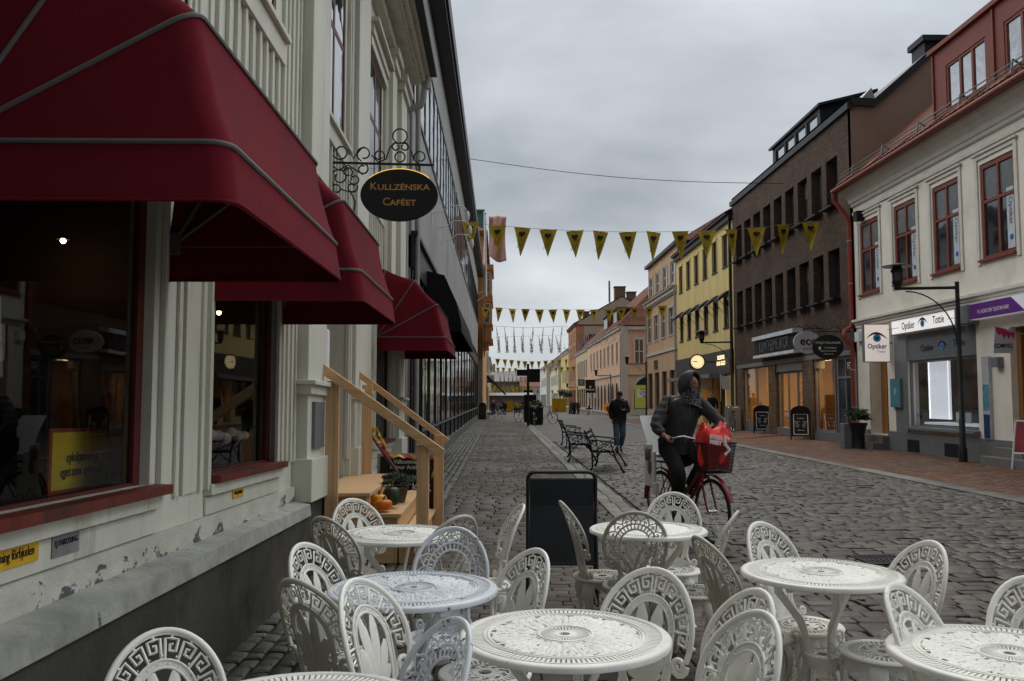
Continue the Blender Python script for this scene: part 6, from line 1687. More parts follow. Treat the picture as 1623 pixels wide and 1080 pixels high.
# construction tarpaulins and barriers
TARP = mat('yellow_tarp', (.52, .30, .015), .6, .25, 2)
ORN = mat('orange_plastic', (.6, .1, .01), .5)
tag(bxq(801, 813, 636, 664, 96, TARP, 'tarpaulin', None, .4), 'tall yellow orange tarpaulin screen near the two distant walkers', 'tarpaulin')
tag(bxq(875, 897, 632, 661, 96, TARP, 'tarpaulin', None, .4), 'wide yellow orange tarpaulin screen before the right hand shops', 'tarpaulin')
tag(bxq(834, 846, 629, 634, 120, ORN, 'banner', None, .1), 'small orange banner behind the signpost', 'banner')
for (x, y0, y1, lab) in ((882, 646, 653, 'orange barrier lamp before the wide tarpaulin'), (831.5, 643, 652, 'orange barrier beside the signpost'),):
    tag(bxq(x - 1.8, x + 1.8, y0, y1, 90, ORN, 'traffic_barrier', None, .15), lab, 'barrier')
for i, (x0, x1, y0, y1, Y) in enumerate(((781, 785, 577, 590, 90), (768.5, 771.5, 528, 545, 70))):
    tag(bxq(x0, x1, y0, y1, Y, mat('ochre_pale', (.5, .38, .2), .8), 'hanging_sign', None, .05), ('small ochre hanging sign on the left row', 'small dark ochre hanging sign under the bay window')[i], 'sign')
for (x0, x1, y0, y1, Y, lab) in ((890, 894, 618, 632, 108, 'dark hanging flower basket on the terracotta house'), (897, 903, 620, 634, 104, 'dark round hanging basket right of the other one')):
    c = atY((x0 + x1) / 2, (y0 + y1) / 2, Y); t_ = foliage('hanging_basket', LEAF, (c.x, Y, c.z), .55, 300, None, .25); tag(t_, lab, 'plant')

# --- the cafe's oval sign on its scrolled bracket   (hanging_cafe)
Yh = 8.6
ch = atY(633, 310, Yh); ka = 62 / 1350 * Yh; kb = 42 / 1350 * Yh
hs = thing('hanging_sign', 'black oval sign with gold lettering hanging from a scrolled iron bracket over the awnings', 'sign', tuple(ch))
MH = frame(tuple(ch), (1, 0, 0), (0, 0, 1), (0, -1, 0))
mb = MB(MH); mb.prism([(ka * math.cos(i * math.pi / 32), kb * math.sin(i * math.pi / 32)) for i in range(64)], -.03, .03); mb.build('board', BLACKP, hs, bevel=.006)
mb = MB(MH); mb.tube([(ka * 1.005 * math.cos(R(a)), kb * 1.005 * math.sin(R(a)), .028) for a in range(40, 142, 2)], .0045, 5)
mb.build('light_edge', emat('led_strip', (1, .5, .06), .8), hs)
text('K', .112, MH @ T(-.262, .085, .031), GOLD, hs); text('ULLZÉNSKA', .082, MH @ T(.045, .075, .031), GOLD, hs, sx=1.2, bold=.0012)
text('C', .112, MH @ T(-.128, -.075, .031), GOLD, hs); text('AFÉET', .082, MH @ T(.04, -.085, .031), GOLD, hs, sx=1.2, bold=.0012)
def hp(px, py): p = atY(px, py, Yh); return (p.x, p.y, p.z)
def curl(pts, r_=.0085): 
    P = [hp(*q) for q in pts]; return P
IRN = BLACKM
br = MB()
br.bar(hp(524, 258), hp(687, 262), .016, .022)
br.bar(hp(524, 230), hp(524, 300), .02, .02)
br.tube([(XW + .03, Yh, hp(524, 240)[2]), hp(524, 240)], .012, 5); br.tube([(XW + .03, Yh, hp(524, 290)[2]), hp(524, 290)], .012, 5)
def spx(cx, cy, r0, r1, a0, turns, n=20): return [hp(cx + (r0 + (r1 - r0) * k / n) * math.cos(R(a0) + 6.283 * turns * k / n), cy - (r0 + (r1 - r0) * k / n) * math.sin(R(a0) + 6.283 * turns * k / n)) for k in range(n + 1)]
for c in ((540, 241, 13, 6, 200, 1.05), (577, 244, 12, 7, 250, -1.0), (601, 247, 9, 5, 330, 1.0), (666, 249, 10, 6, 200, -.9), (634, 249, 8, 8, 0, 1.0), (634, 216, 11.5, 11.5, 0, 1.0), (628, 233, 7, 4, 90, .9), (641, 233, 7, 4, 90, -.9),
          (538, 281, 13, 6, 150, -1.05), (551, 273, 8, 5, 300, 1.0), (558, 297, 9, 4, 20, -1.0), (575, 268, 9, 5, 60, -1.0), (533, 300, 8, 4, 160, -1.0), (562, 285, 8, 5, 200, 1.0)):
    br.tube(spx(*c), .0085, 6)
for P in ([(553, 236), (560, 252), (572, 236), (578, 233)], [(589, 246), (600, 258), (612, 252), (618, 234), (626, 227), (634, 227)], [(634, 227), (644, 228), (652, 240), (656, 254), (664, 259)], [(526, 262), (536, 270), (552, 262), (575, 277)], [(540, 300), (556, 305), (563, 320), (561, 336)]):
    br.tube([hp(*q) for q in P], .0085, 6)
br.build('bracket', IRN, hs, smooth=60)
for px in (603, 665):
    mb = MB()
    for k in range(3): a, b = hp(px, 263 + 4.5 * k), hp(px, 269 + 4.5 * k); mb.tube([a, b], .007 if k % 2 else .011, 5)
    mb.build('hanging_chain', IRN, hs)

p = atZ(1398, 888)
mb = MB(T(p.x, p.y, 0) @ RZ(R(6)))
mb.box(-.22, .22, -.22, .22, -.03, .006)
dg_ = thing('drain_grate', 'small dark iron drain grate in the cobbles behind the right hand table', 'drain', (p.x, p.y, 0), R(6))
mb = MB()
for a, b, c, d in ((-.22, .22, -.22, -.19), (-.22, .22, .19, .22), (-.22, -.19, -.19, .19), (.19, .22, -.19, .19)): mb.box(a, b, c, d, -.03, .012)
mb.build('frame', BLACKM, dg_, local=True)
mb = MB()
for k in range(7): mb.box(-.165 + .05 * k, -.14 + .05 * k, -.19, .19, -.02, .010)
mb.box(-.19, .19, -.012, .012, -.02, .0095)
mb.build('bars', BLACKM, dg_, local=True)
# ================================================================= CAST CHAIRS AND TABLES
def castmat(name, c, chip, chip_c, lo):
    m, nt, b = newmat(name)
    v = coords(nt, 'World')
    base = ramp(nt, noise(nt, v, 7, 5), [(.3, mul(c, .88)), (.7, mul(c, 1.06))])
    f = noise(nt, v, chip, 8, .68)
    base = mixc(nt, ramp(nt, f, [(lo, (0, 0, 0)), (lo + .02, (1, 1, 1))]), base, chip_c)
    f2 = noise(nt, v, 2.1, 6, .6)
    base = mixc(nt, ramp(nt, f2, [(.5, (0, 0, 0)), (.85, (.3, .3, .3))]), base, mul(c, .62))
    nt.links.new(base, b.inputs["Base Color"]); b.inputs["Roughness"].default_value = .38
    b.inputs["Specular IOR Level"].default_value = .45
    bumpn(nt, b, noise(nt, v, 90, 4), .12, .004)
    return m
CASTW = castmat('cast_white', (.85, .83, .76), 34, (.30, .26, .18), .655)
CASTB = castmat('cast_bluewhite', (.68, .70, .735), 24, (.13, .12, .10), .61)
CAST_SHADE = castmat('cast_white_shaded', (.56, .535, .46), 30, (.25, .22, .16), .68)  # white cast paint darkened: shade of the unlit backs put into the colour

VC, RXX, RZZ = .255, .181, .198
def bmap(u, v, w=0.0):
    n = Vector((-2.4 * u, 1, .27)).normalized()
    return Vector((u, -(.13 + .16 * v + .32 * v * v) + 1.15 * u * u, .405 + v)) + n * w
def pol(s, deg, squeeze=True):
    a = R(deg); return (s * RXX * math.cos(a), VC + s * RZZ * math.sin(a))
class Back(MB):
    def line(s, pts, r, w=0.0, n=5, flat=.8, closed=False):
        s.tube([bmap(u, v, w) for u, v in pts], r, n, closed, flat, (0, 1, .2))
    def plate(s, a, b, w0, w1):
        """solid band between two polylines"""
        n = len(a); vs = []
        for w in (w0, w1):
            vs += [bmap(u, v, w) for u, v in a] + [bmap(u, v, w) for u, v in b]
        fs = []
        for i in range(n - 1):
            fs += [(i, i + 1, n + i + 1, n + i), (2 * n + i, 3 * n + i, 3 * n + i + 1, 2 * n + i + 1), (i, 2 * n + i, 2 * n + i + 1, i + 1), (n + i, n + i + 1, 3 * n + i + 1, 3 * n + i)]
        s.add(vs, fs)
def spiral(cx, cy, r0, r1, a0, turns, n=18):
    return [(cx + (r0 + (r1 - r0) * k / n) * math.cos(R(a0) + 2 * math.pi * turns * k / n), cy + (r0 + (r1 - r0) * k / n) * math.sin(R(a0) + 2 * math.pi * turns * k / n)) for k in range(n + 1)]
def back_common(mb):
    rim = [pol(1, d) for d in range(-28, 209, 6)]
    mb.line(rim, .0105, .002, 8, .85)
    mb.line([pol(.95, d) for d in range(-20, 201, 8)], .0035, .002)
    for s in (1, -1):
        e = pol(1, -28)
        mb.line([(s * x, y) for x, y in spiral(.137, .152, .034, .006, 8, -1.6)], [.0105] * 10 + [.009 - .0004 * k for k in range(9)], .003, 7)
        mb.line([(s * x, y) for x, y in [(.106, .158), (.096, .12), (.088, .085), (.092, .05), (.108, .022), (.13, .006)]], [.008, .009, .010, .010, .010, .009], 0, 6)
        mb.line([(s * x, y) for x, y in spiral(.138, .026, .021, .005, -90, 1.3, 12)], .007, .003, 6)
        mb.line([(s * x, y) for x, y in [(.108, .022), (.07, .0), (.03, -.004), (0, -.005)]], .009, 0, 6)
    mb.plate([(-.105, .02), (-.06, .045), (0, .055), (.06, .045), (.105, .02)], [(-.11, -.012), (-.06, -.012), (0, -.012), (.06, -.012), (.11, -.012)], -.003, .003)
def greek_back(m):
    mb = Back()
    back_common(mb)
    # meander modules, mirrored about the centre
    key = [(-.24, .0), (.0, .0), (.0, 1), (.74, 1), (.74, .28), (.30, .28), (.30, .66), (.50, .66)]
    S0, S1 = .635, .885
    def kp(base, sgn, a, t):
        # densify angularly handled by short segments
        return pol(S0 + (S1 - S0) * t, base + sgn * a * 19.5)
    for sgn in (1, -1):
        for k in range(5):
            base = 90 + sgn * (3 + k * 21.3)
            pts = []
            for i in range(len(key) - 1):
                (a0, t0), (a1, t1) = key[i], key[i + 1]
                pts.append(kp(base, sgn, a0, t0))
                if abs(a1 - a0) > .3: pts.append(kp(base, sgn, (a0 + a1) / 2, (t0 + t1) / 2))
            pts.append(kp(base, sgn, *key[-1]))
            mb.line(pts, .0048, .002, 4, .9)
            mb.line([kp(base, sgn, .37, 1), kp(base, sgn, .37, 1.32)], .0045, .001, 4)
            mb.line([kp(base, sgn, .0, 0), kp(base, sgn, .0, -.22)], .0045, .001, 4)
    # beaded inner band running down to the foot
    def arc(s, lo=-42):
        o = (s - .462) * .16
        left = [(-.026 - o, .012), (-.052 - o, .045), (-.070 - o, .09), (-.079 - o, .14), (-.083 - o, .19)]
        p = [pol(s, d) for d in range(190, -12, -8)]
        return left + p + [(-x, y) for x, y in reversed(left)]
    A, B = arc(.575), arc(.462)
    mb.plate(A, B, -.003, .003)
    mb.line(A, .0042, .004); mb.line(B, .0042, .004)
    for d in range(-10, 191, 5):
        a, b = pol(.485, d), pol(.555, d)
        if d % 4 == 0: mb.tube([bmap(*pol(.50, d), .004), bmap(*pol(.54, d), .004)], .0035, 5, flat=.8)
        else: mb.line([a, b], .0014, .0035, 3)
    # palmette
    for d in (7.5, -7.5, 22, -22, 36.5, -36.5, 53, -53, 74, -74, 100, -100):
        a = R(90 + d); ba = (0 + .012 * math.cos(a), .062 + .01 * math.sin(a))
        # reach to the inner band
        L = .001
        while True:
            x, y = ba[0] + L * math.cos(a), ba[1] + L * math.sin(a)
            if y > VC and (x / (RXX * .44)) ** 2 + ((y - VC) / (RZZ * .44)) ** 2 > 1: break
            if y <= VC and abs(x) > .074 - .05 * max(0, (.13 - y) / .1): break
            L += .002
            if L > .3: break
        bend = .18 * math.sin(R(d)) * (abs(d) > 30)
        P = []
        for k in range(7):
            f = k / 6; q = L * f
            P.append((ba[0] + q * math.cos(a + bend * (1 - f) * -1), ba[1] + q * math.sin(a + bend * (1 - f) * -1)))
        W = min(.026, .18 * L)
        mb.line(P, [W * .35, W * .5, W * .68, W * .86, W * 1.0, W * .95, W * .42], .003, 7, .20)
    mb.plate([(-.045, .0), (-.036, .04), (-.026, .08), (-.014, .115), (0, .13)], [(.045, .0), (.036, .04), (.026, .08), (.014, .115), (0, .131)], -.003, .003)
    return mb
def lattice_back(m):
    mb = Back()
    back_common(mb)
    for s, r_ in ((.50, .0055), (.665, .0055)):
        mb.line([(-.03 - (s - .5) * .2, .04)] + [pol(s, d) for d in range(215, -36, -8)] + [(.03 + (s - .5) * .2, .04)], r_, 0, 5)
    for d in range(-28, 209, 11): mb.line([pol(.5, d), pol(.665, d)], .0038, 0, 4)
    for k in range(11):
        b = -22 + k * 22.4
        h = lambda a, s: pol(s, b + a * 22.4)
        mb.line([h(-.5, .665), h(-.5, .76), h(-.28, .83), h(0, .92), h(.28, .83), h(.5, .76)], .004, 0, 4)
        mb.line([h(0, .665), h(0, .79)], .0038, 0, 4); mb.line([h(-.24, .75), h(0, .79), h(.24, .75)], .0035, 0, 4)
        mb.line([h(-.16, .91), h(0, .92), h(.16, .91)], .0045, 0, 4); mb.line([h(0, .92), h(0, .97)], .004, 0, 4)
    for d, L in ((0, .2), (20, .175), (-20, .175), (46, .135), (-46, .135), (80, .09), (-80, .09)):
        s = 1 if d >= 0 else -1; a = R(90 - d)
        P = [(L * f * math.cos(a - s * .35 * (f - .3)), .055 + L * f * math.sin(a - s * .35 * (f - .3))) for f in [k / 7 for k in range(8)]]
        if d: P.append((P[-1][0] + s * .018, P[-1][1] - .012))
        mb.line(P, [.006, .009, .011, .009, .011, .009, .008, .005] + ([.003] if d else []), .002, 5, .6)
        if L > .12:
            for f in (4, 6): mb.line([P[f], (P[f][0] + .016, P[f][1] + .008)], [.006, .003], .002, 4); mb.line([P[f], (P[f][0] - .016, P[f][1] + .008)], [.006, .003], .002, 4)
    return mb
def ring(mb, r0, r1, z0, z1, n=48):
    vs = []
    for r_, z in ((r0, z0), (r1, z0), (r1, z1), (r0, z1)):
        vs += [(r_ * math.cos(2 * math.pi * k / n), r_ * math.sin(2 * math.pi * k / n), z) for k in range(n)]
    mb.add(vs, [(i * n + k, i * n + (k + 1) % n, ((i + 1) % 4) * n + (k + 1) % n, ((i + 1) % 4) * n + k) for i in range(4) for k in range(n)])
def circ(r_, z, n=48): return [(r_ * math.cos(2 * math.pi * k / n), r_ * math.sin(2 * math.pi * k / n), z) for k in range(n)]
def seat_mesh():
    mb = MB()
    ring(mb, .148, .178, .392, .402); mb.tube(circ(.18, .394), .0095, 7, True)
    ring(mb, .098, .106, .394, .402, 32); ring(mb, .028, .05, .393, .401, 24)
    for k in range(40):
        a = 2 * math.pi * k / 40; mb.bar((.104 * math.cos(a), .104 * math.sin(a), .397), (.15 * math.cos(a), .15 * math.sin(a), .397), .0085, .007)
    for k in range(10):
        a = 2 * math.pi * k / 10
        mb.tube([((.046 + .055 * f) * math.cos(a + .5 * math.sin(f * 3)), (.046 + .055 * f) * math.sin(a + .5 * math.sin(f * 3)), .398) for f in (0, .3, .6, 1)], [.005, .008, .007, .004], 5, flat=.5, nrm=(0, 0, 1))
        mb.tube([((.07 + .02 * math.cos(t)) * math.cos(a + .31) - .02 * math.sin(t) * math.sin(a + .31), (.07 + .02 * math.cos(t)) * math.sin(a + .31) + .02 * math.sin(t) * math.cos(a + .31), .398) for t in (0, 1.2, 2.4, 3.6, 4.8)], .004, 5, flat=.6, nrm=(0, 0, 1))
    # apron
    n = 48; vs = []
    for r_, z in ((.168, .392), (.166, .345)):
        for k in range(n):
            a = 2 * math.pi * k / n; zz = z - (.018 * math.cos(4 * a + math.pi * 0) if z < .36 else 0)
            vs.append((r_ * math.cos(a), r_ * math.sin(a), zz))
    mb.add(vs, [(k, (k + 1) % n, n + (k + 1) % n, n + k) for k in range(n)])
    return mb
def leg_mesh(a):
    mb = MB(RZ(a))
    prof = [(.152, .385), (.172, .34), (.172, .29), (.152, .22), (.138, .14), (.145, .07), (.168, .02), (.19, .008)]
    wid = [.040, .044, .036, .025, .018, .016, .018, .012]
    mb.tube([(r_, 0, z) for r_, z in prof], wid, 8, flat=.42, nrm=(1, 0, 0))
    mb.ball((.182, 0, .014), .019, 8, (1.2, 1, .75))
    # volutes on the knee, facing outward, and a leaf
    for s in (1, -1):
        mb.tube([(.186 - abs(y) * .25, y, z) for y, z in spiral(s * .024, .325, .022, .004, 90, s * 1.4, 14)], .0045, 5)
    mb.tube([(.184, 0, .30), (.176, 0, .25), (.158, 0, .19), (.15, 0, .15)], [.004, .009, .007, .003], 6)
    for z in (.12, .10, .08): mb.tube([(.145 + .01, -.016, z), (.145 + .016, 0, z + .004), (.145 + .01, .016, z)], .0035, 4)
    # side bracket scrolls
    for s in (1, -1):
        mb.tube([(.158, s * (.03 + .018 * f), .33 - .05 * f) for f in (0, .5, 1, 1.5)], [.006, .008, .006, .003], 5)
    return mb
def make_chair(backf, m):
    t = thing('cafe_chair', 'x', 'chair', (0, 0, 0))
    backf(m).build('backrest', m, t, smooth=60, local=True)
    seat_mesh().build('seat', m, t, smooth=50, local=True)
    for a in (45, 135, 225, 315): leg_mesh(R(a)).build('leg', m, t, smooth=60, local=True)
    return t
protos = {'g': make_chair(greek_back, CASTW), 'l': make_chair(lattice_back, CASTB), 'lw': make_chair(lattice_back, CAST_SHADE), 'w': make_chair(greek_back, CAST_SHADE)}
used = set()
def place_chair(kind, px, py, deg, lab, sc_=1.0, grp='white cast metal cafe chairs', zt=.862):
    o = protos[kind] if kind not in used else copy_tree(protos[kind])
    used.add(kind)
    p = atZ(px, py, zt * sc_)
    f = Vector((math.sin(R(deg)), math.cos(R(deg)), 0))
    pos = Vector((p.x, p.y, 0)) + f * .275 * sc_
    o.location = pos; o.rotation_euler = (0, 0, -R(deg)); o.scale = (sc_,) * 3
    o['label'] = lab; o['group'] = grp
    return o
CH = [
 ('g', 257, 997, 152, 'meander backed chair cut by the bottom edge below the peeling ledge, leftmost', .93),
 ('w', 463, 920, 36, 'shade-toned meander chair seen from behind, left of the chipped table, near the bottom'),
 ('g', 474, 862, 114, 'meander chair tucked at the left rim of the chipped bluish table'),
 ('w', 508, 820, 38, 'shade-toned meander chair seen from behind, left of the table by the pine stairs'),
 ('g', 555, 791, 142, 'meander chair in front of the pine steps, behind the farthest left table'),
 ('g', 556, 919, 116, 'white meander chair with open scroll standing between chipped table and bottom edge'),
 ('l', 736, 982, 240, 'bluish arcade backed chair cut by the bottom edge, left of the front table'),
 ('l', 720, 836, 186, 'bluish arcade backed chair behind the chipped table, facing the camera'),
 ('lw', 735, 818, 318, 'cream arcade chair mostly hidden behind the bluish arcade one, by the stairs'),
 ('g', 832, 800, 262, 'narrow side view meander chair left of the blank blackboard'),
 ('g', 857, 871, 238, 'meander chair just in front of the blank blackboard, behind the front table'),
 ('w', 886, 795, 82, 'side view chair facing right directly before the blank blackboard'),
 ('lw', 1008, 812, 6, 'cream arcade backed chair seen from behind at the table below the cyclist'),
 ('g', 1068, 781, 196, 'meander chair under the bicycle, on the far side of its table'),
 ('w', 1172, 811, 292, 'side view chair beside the bicycle front wheel, facing left'),
 ('w', 1103, 851, 76, 'side view chair facing right between the two middle tables'),
 ('g', 1211, 936, 254, 'upper of two overlapping meander chairs right of the front table'),
 ('g', 1216, 971, 252, 'lower of two overlapping meander chairs right of the front table, cut by the bottom edge'),
 ('g', 1041, 901, 213, 'meander chair at the right rim of the front table'),
 ('g', 1199, 828, 146, 'meander chair behind the left part of the right hand table'),
 ('g', 1482, 859, 258, 'meander chair at the right end of the right hand table'),
 ('g', 1409, 926, 138, 'meander chair between the right hand table and the bottom right table'),
 ('g', 1632, 914, 192, 'meander chair cut by the right edge behind the bottom right table'),
]
for c in CH: place_chair(*c)

def table_top(m):
    mb = MB()
    z = .71; n = 72
    ring(mb, .335, .358, z - .008, z + .001, n)
    mb.lathe([(.355, z + .0015), (.366, z), (.372, z - .006), (.372, z - .020), (.362, z - .024), (.352, z - .012)], n, cap=False)
    ring(mb, .262, .282, z - .008, z + .0005, n); mb.tube(circ(.272, z + .001, n), .0035, 5, True); mb.tube(circ(.34, z + .001, n), .003, 5, True); mb.tube(circ(.286, z + .0005, n), .003, 5, True)
    for k in range(120):
        a = 2 * math.pi * k / 120; mb.bar((.28 * math.cos(a), .28 * math.sin(a), z - .003), (.338 * math.cos(a), .338 * math.sin(a), z - .003), .0108, .006)
    ring(mb, .086, .106, z - .008, z + .001, 48); mb.tube(circ(.096, z + .002, 48), .004, 5, True)
    for k in range(40):
        a = 2 * math.pi * k / 40; mb.bar((.036 * math.cos(a), .036 * math.sin(a), z - .003), (.088 * math.cos(a), .088 * math.sin(a), z - .003), .0052, .007)
    ring(mb, .019, .038, z - .008, z + .002, 32)
    # openwork acanthus field
    rr = random.Random(5)
    for k in range(12):
        a0 = 2 * math.pi * k / 12
        def P(r_, da, h=0): return (r_ * math.cos(a0 + da), r_ * math.sin(a0 + da), z - .003 + h)
        for s in (1, -1):
            mb.tube([P(.104, s * .02), P(.14, s * .07), P(.18, s * .13), P(.215, s * .15), P(.24, s * .12), P(.243, s * .06), P(.225, s * .035), P(.21, s * .06)], [.009, .0115, .0125, .0125, .0115, .010, .008, .006], 5, flat=.45, nrm=(0, 0, 1))
            for (r_, da, dr, dd, w_) in ((.14, .07, .016, .10, .007), (.165, .11, .02, .07, .007), (.19, .13, -.02, -.075, .007), (.215, .145, .028, .045, .0075), (.235, .12, .022, -.03, .007), (.155, .09, -.03, .07, .006), (.2, .14, .01, .06, .007), (.125, .045, .018, -.04, .006), (.235, .06, .024, .01, .006), (.18, .12, .035, -.06, .006)):
                mb.tube([P(r_, s * da), P(r_ + dr * .5, s * (da + dd * .6), .003), P(r_ + dr, s * (da + dd), .001)], [w_ * 1.0, w_ * 1.45, w_ * .7], 5, flat=.4, nrm=(0, 0, 1))
        mb.tube([P(.104, 0), P(.15, 0, .003), P(.19, 0), P(.262, 0, .001)], [.006, .013, .008, .011], 5, flat=.5, nrm=(0, 0, 1))
        mb.tube([P(.104, .26), P(.14, .262, .003), P(.17, .26), P(.2, .26, .002), P(.262, .26)], [.006, .010, .005, .012, .005], 5, flat=.5, nrm=(0, 0, 1))
        for q in range(52):
            r_ = rr.uniform(.115, .255); da = rr.uniform(0, .52); t = rr.uniform(0, 6.28)
            mb.tube([P(r_ + .011 * math.cos(t + f), da + .011 / r_ * math.sin(t + f), .001) for f in (0, 1.2, 2.4, 3.4)], [.004, .008, .007, .004], 4, flat=.5, nrm=(0, 0, 1))
    return mb
def table_leg(a):
    mb = MB(RZ(a))
    pr = [(.17, .70), (.205, .66), (.20, .60), (.15, .54), (.10, .48), (.078, .42), (.075, .34), (.085, .26), (.13, .16), (.19, .07), (.24, .018), (.27, .012)]
    wd = [.02, .02, .022, .019, .021, .018, .016, .016, .018, .018, .015, .013]
    mb.tube([(r_, 0, z) for r_, z in pr], wd, 7, flat=.45, nrm=(0, 1, 0))
    for (cx_, cz, r0, a1, tn) in ((.15, .62, .03, 0, 1.2), (.125, .40, .035, 180, -1.2), (.075, .15, .04, 0, 1.2), (.21, .13, .03, 180, 1.2)):
        mb.tube([(x, 0, z_) for x, z_ in spiral(cx_, cz, r0, .006, a1, tn, 14)], .0075, 5)
    mb.ball((.265, 0, .016), .02, 8, (1.2, 1, .8))
    return mb
def make_table(m):
    t = thing('cafe_table', 'x', 'table', (0, 0, 0))
    table_top(m).build('tabletop', m, t, smooth=50, local=True)
    for a in (30, 150, 270): table_leg(R(a)).build('leg', m, t, smooth=60, local=True)
    mb = MB(); ring(mb, .03, .085, .335, .342, 32); mb.lathe([(.088, .345), (.09, .335), (.086, .29)], 32, cap=False)
    for k in range(12): mb.tube([(.04 * math.cos(k * .5236), .04 * math.sin(k * .5236), .343), (.075 * math.cos(k * .5236), .075 * math.sin(k * .5236), .343)], .004, 4)
    mb.build('parasol_ring', m, t, smooth=40, local=True)
    return t
TP = {'w': make_table(CASTW), 'b': make_table(CASTB)}
tu = set()
for kind, px, py, rot, lab in (('w', 895, 1005, 10, 'white openwork table in the front centre of the picture'),
                               ('b', 655, 931, 25, 'chipped bluish white openwork table, left of centre'),
                               ('w', 634, 845, 50, 'farthest left white table in front of the pine stairs'),
                               ('w', 1027, 838, 70, 'white table at the cyclist\'s feet beside the blank blackboard'),
                               ('w', 1301, 906, 0, 'white table standing on the cobbles at the right'),
                               ('w', 1600, 1036, 35, 'white table cut by the bottom right corner'),
                               ('w', 470, 1135, 5, 'white table whose far rim just shows at the bottom edge, left')):
    o = TP[kind] if kind not in tu else copy_tree(TP[kind]); tu.add(kind)
    p = atZ(px, py, .711); o.location = (p.x, p.y, 0); o.rotation_euler = (0, 0, R(rot)); o['label'] = lab; o['group'] = 'round openwork cafe tables'; o.scale = (.955, .955, 1)
# chain with padlock under the right hand table
p = atZ(1301, 906, .711); mb = MB(T(p.x, p.y, 0))
for k in range(9):
    c = Vector((-.075 + .003 * math.sin(k * 2), -.06, .33 - .021 * k)); M_ = T(*c) @ RZ(k % 2 * 1.57)
    m2 = MB(M_); m2.tube([(.007 * math.cos(t * .785), 0, .014 * math.sin(t * .785)) for t in range(8)], .0028, 4, True); n0 = len(mb.v); mb.v += m2.v; mb.f += [tuple(i + n0 for i in f) for f in m2.f]; mb.m += m2.m
    c2 = Vector((.03 * 0 + -.04 + .005 * k * 0, -.075, .33 - .016 * k)); m2 = MB(T(*c2) @ RZ(k % 2 * 1.57)) 
tag(mb.build('chain', BLACKM, smooth=60), 'dark padlock chain hanging under the right hand table', 'chain')
# fallen leaves
lf = [(1290, 870), (1283, 925), (1160, 880), (1245, 860), (1400, 800), (1120, 880), (1365, 950), (800, 900), (1050, 780), (1510, 960), (1240, 975), (690, 770)]
for i, (px, py) in enumerate(lf):
    p = atZ(px, py, .012); rr = random.Random(i); mb = MB(T(p.x, p.y, .014) @ RZ(rr.uniform(0, 6)))
    L = rr.uniform(.035, .06)
    mb.add([(-L, 0, .004), (-L * .3, L * .55, .012), (L * .7, L * .3, .004), (L, 0, .014), (L * .6, -L * .4, .003), (-L * .3, -L * .5, .01), (0, 0, .0)], [(0, 6, 1), (1, 6, 2), (2, 6, 3), (3, 6, 4), (4, 6, 5), (5, 6, 0)])
    tag(mb.build('fallen_leaf', mat('dead_leaf', (.16, .085, .03), .7, .4, 30)), 'small brown fallen leaf lying flat on the paving', 'leaf', 'fallen leaves scattered on the paving')

# ================================================================= BICYCLES
def wheel(mb_t, mb_r, y, r_=.335, x=0, wd=.019):
    M_ = T(x, y, r_)
    c = [(0, r_ * math.cos(2 * math.pi * k / 40), r_ * math.sin(2 * math.pi * k / 40)) for k in range(40)]
    q = r_ - wd
    mb_t.X = M_; mb_t.tube([(0, q * math.cos(2 * math.pi * k / 40), q * math.sin(2 * math.pi * k / 40)) for k in range(40)], wd, 8, True)
    mb_r.X = M_; q2 = q - wd * .9; mb_r.tube([(0, q2 * math.cos(2 * math.pi * k / 40), q2 * math.sin(2 * math.pi * k / 40)) for k in range(40)], .009, 5, True)
    for k in range(28):
        a = 2 * math.pi * k / 28; b = a + (.25 if k % 2 else -.25); s = .03 if k % 4 < 2 else -.03
        mb_r.tube([(s, .02 * math.cos(b), .02 * math.sin(b)), (0, q2 * math.cos(a), q2 * math.sin(a))], .0016, 3, caps=False)
    mb_r.tube([(-.05, 0, 0), (.05, 0, 0)], .016, 8)
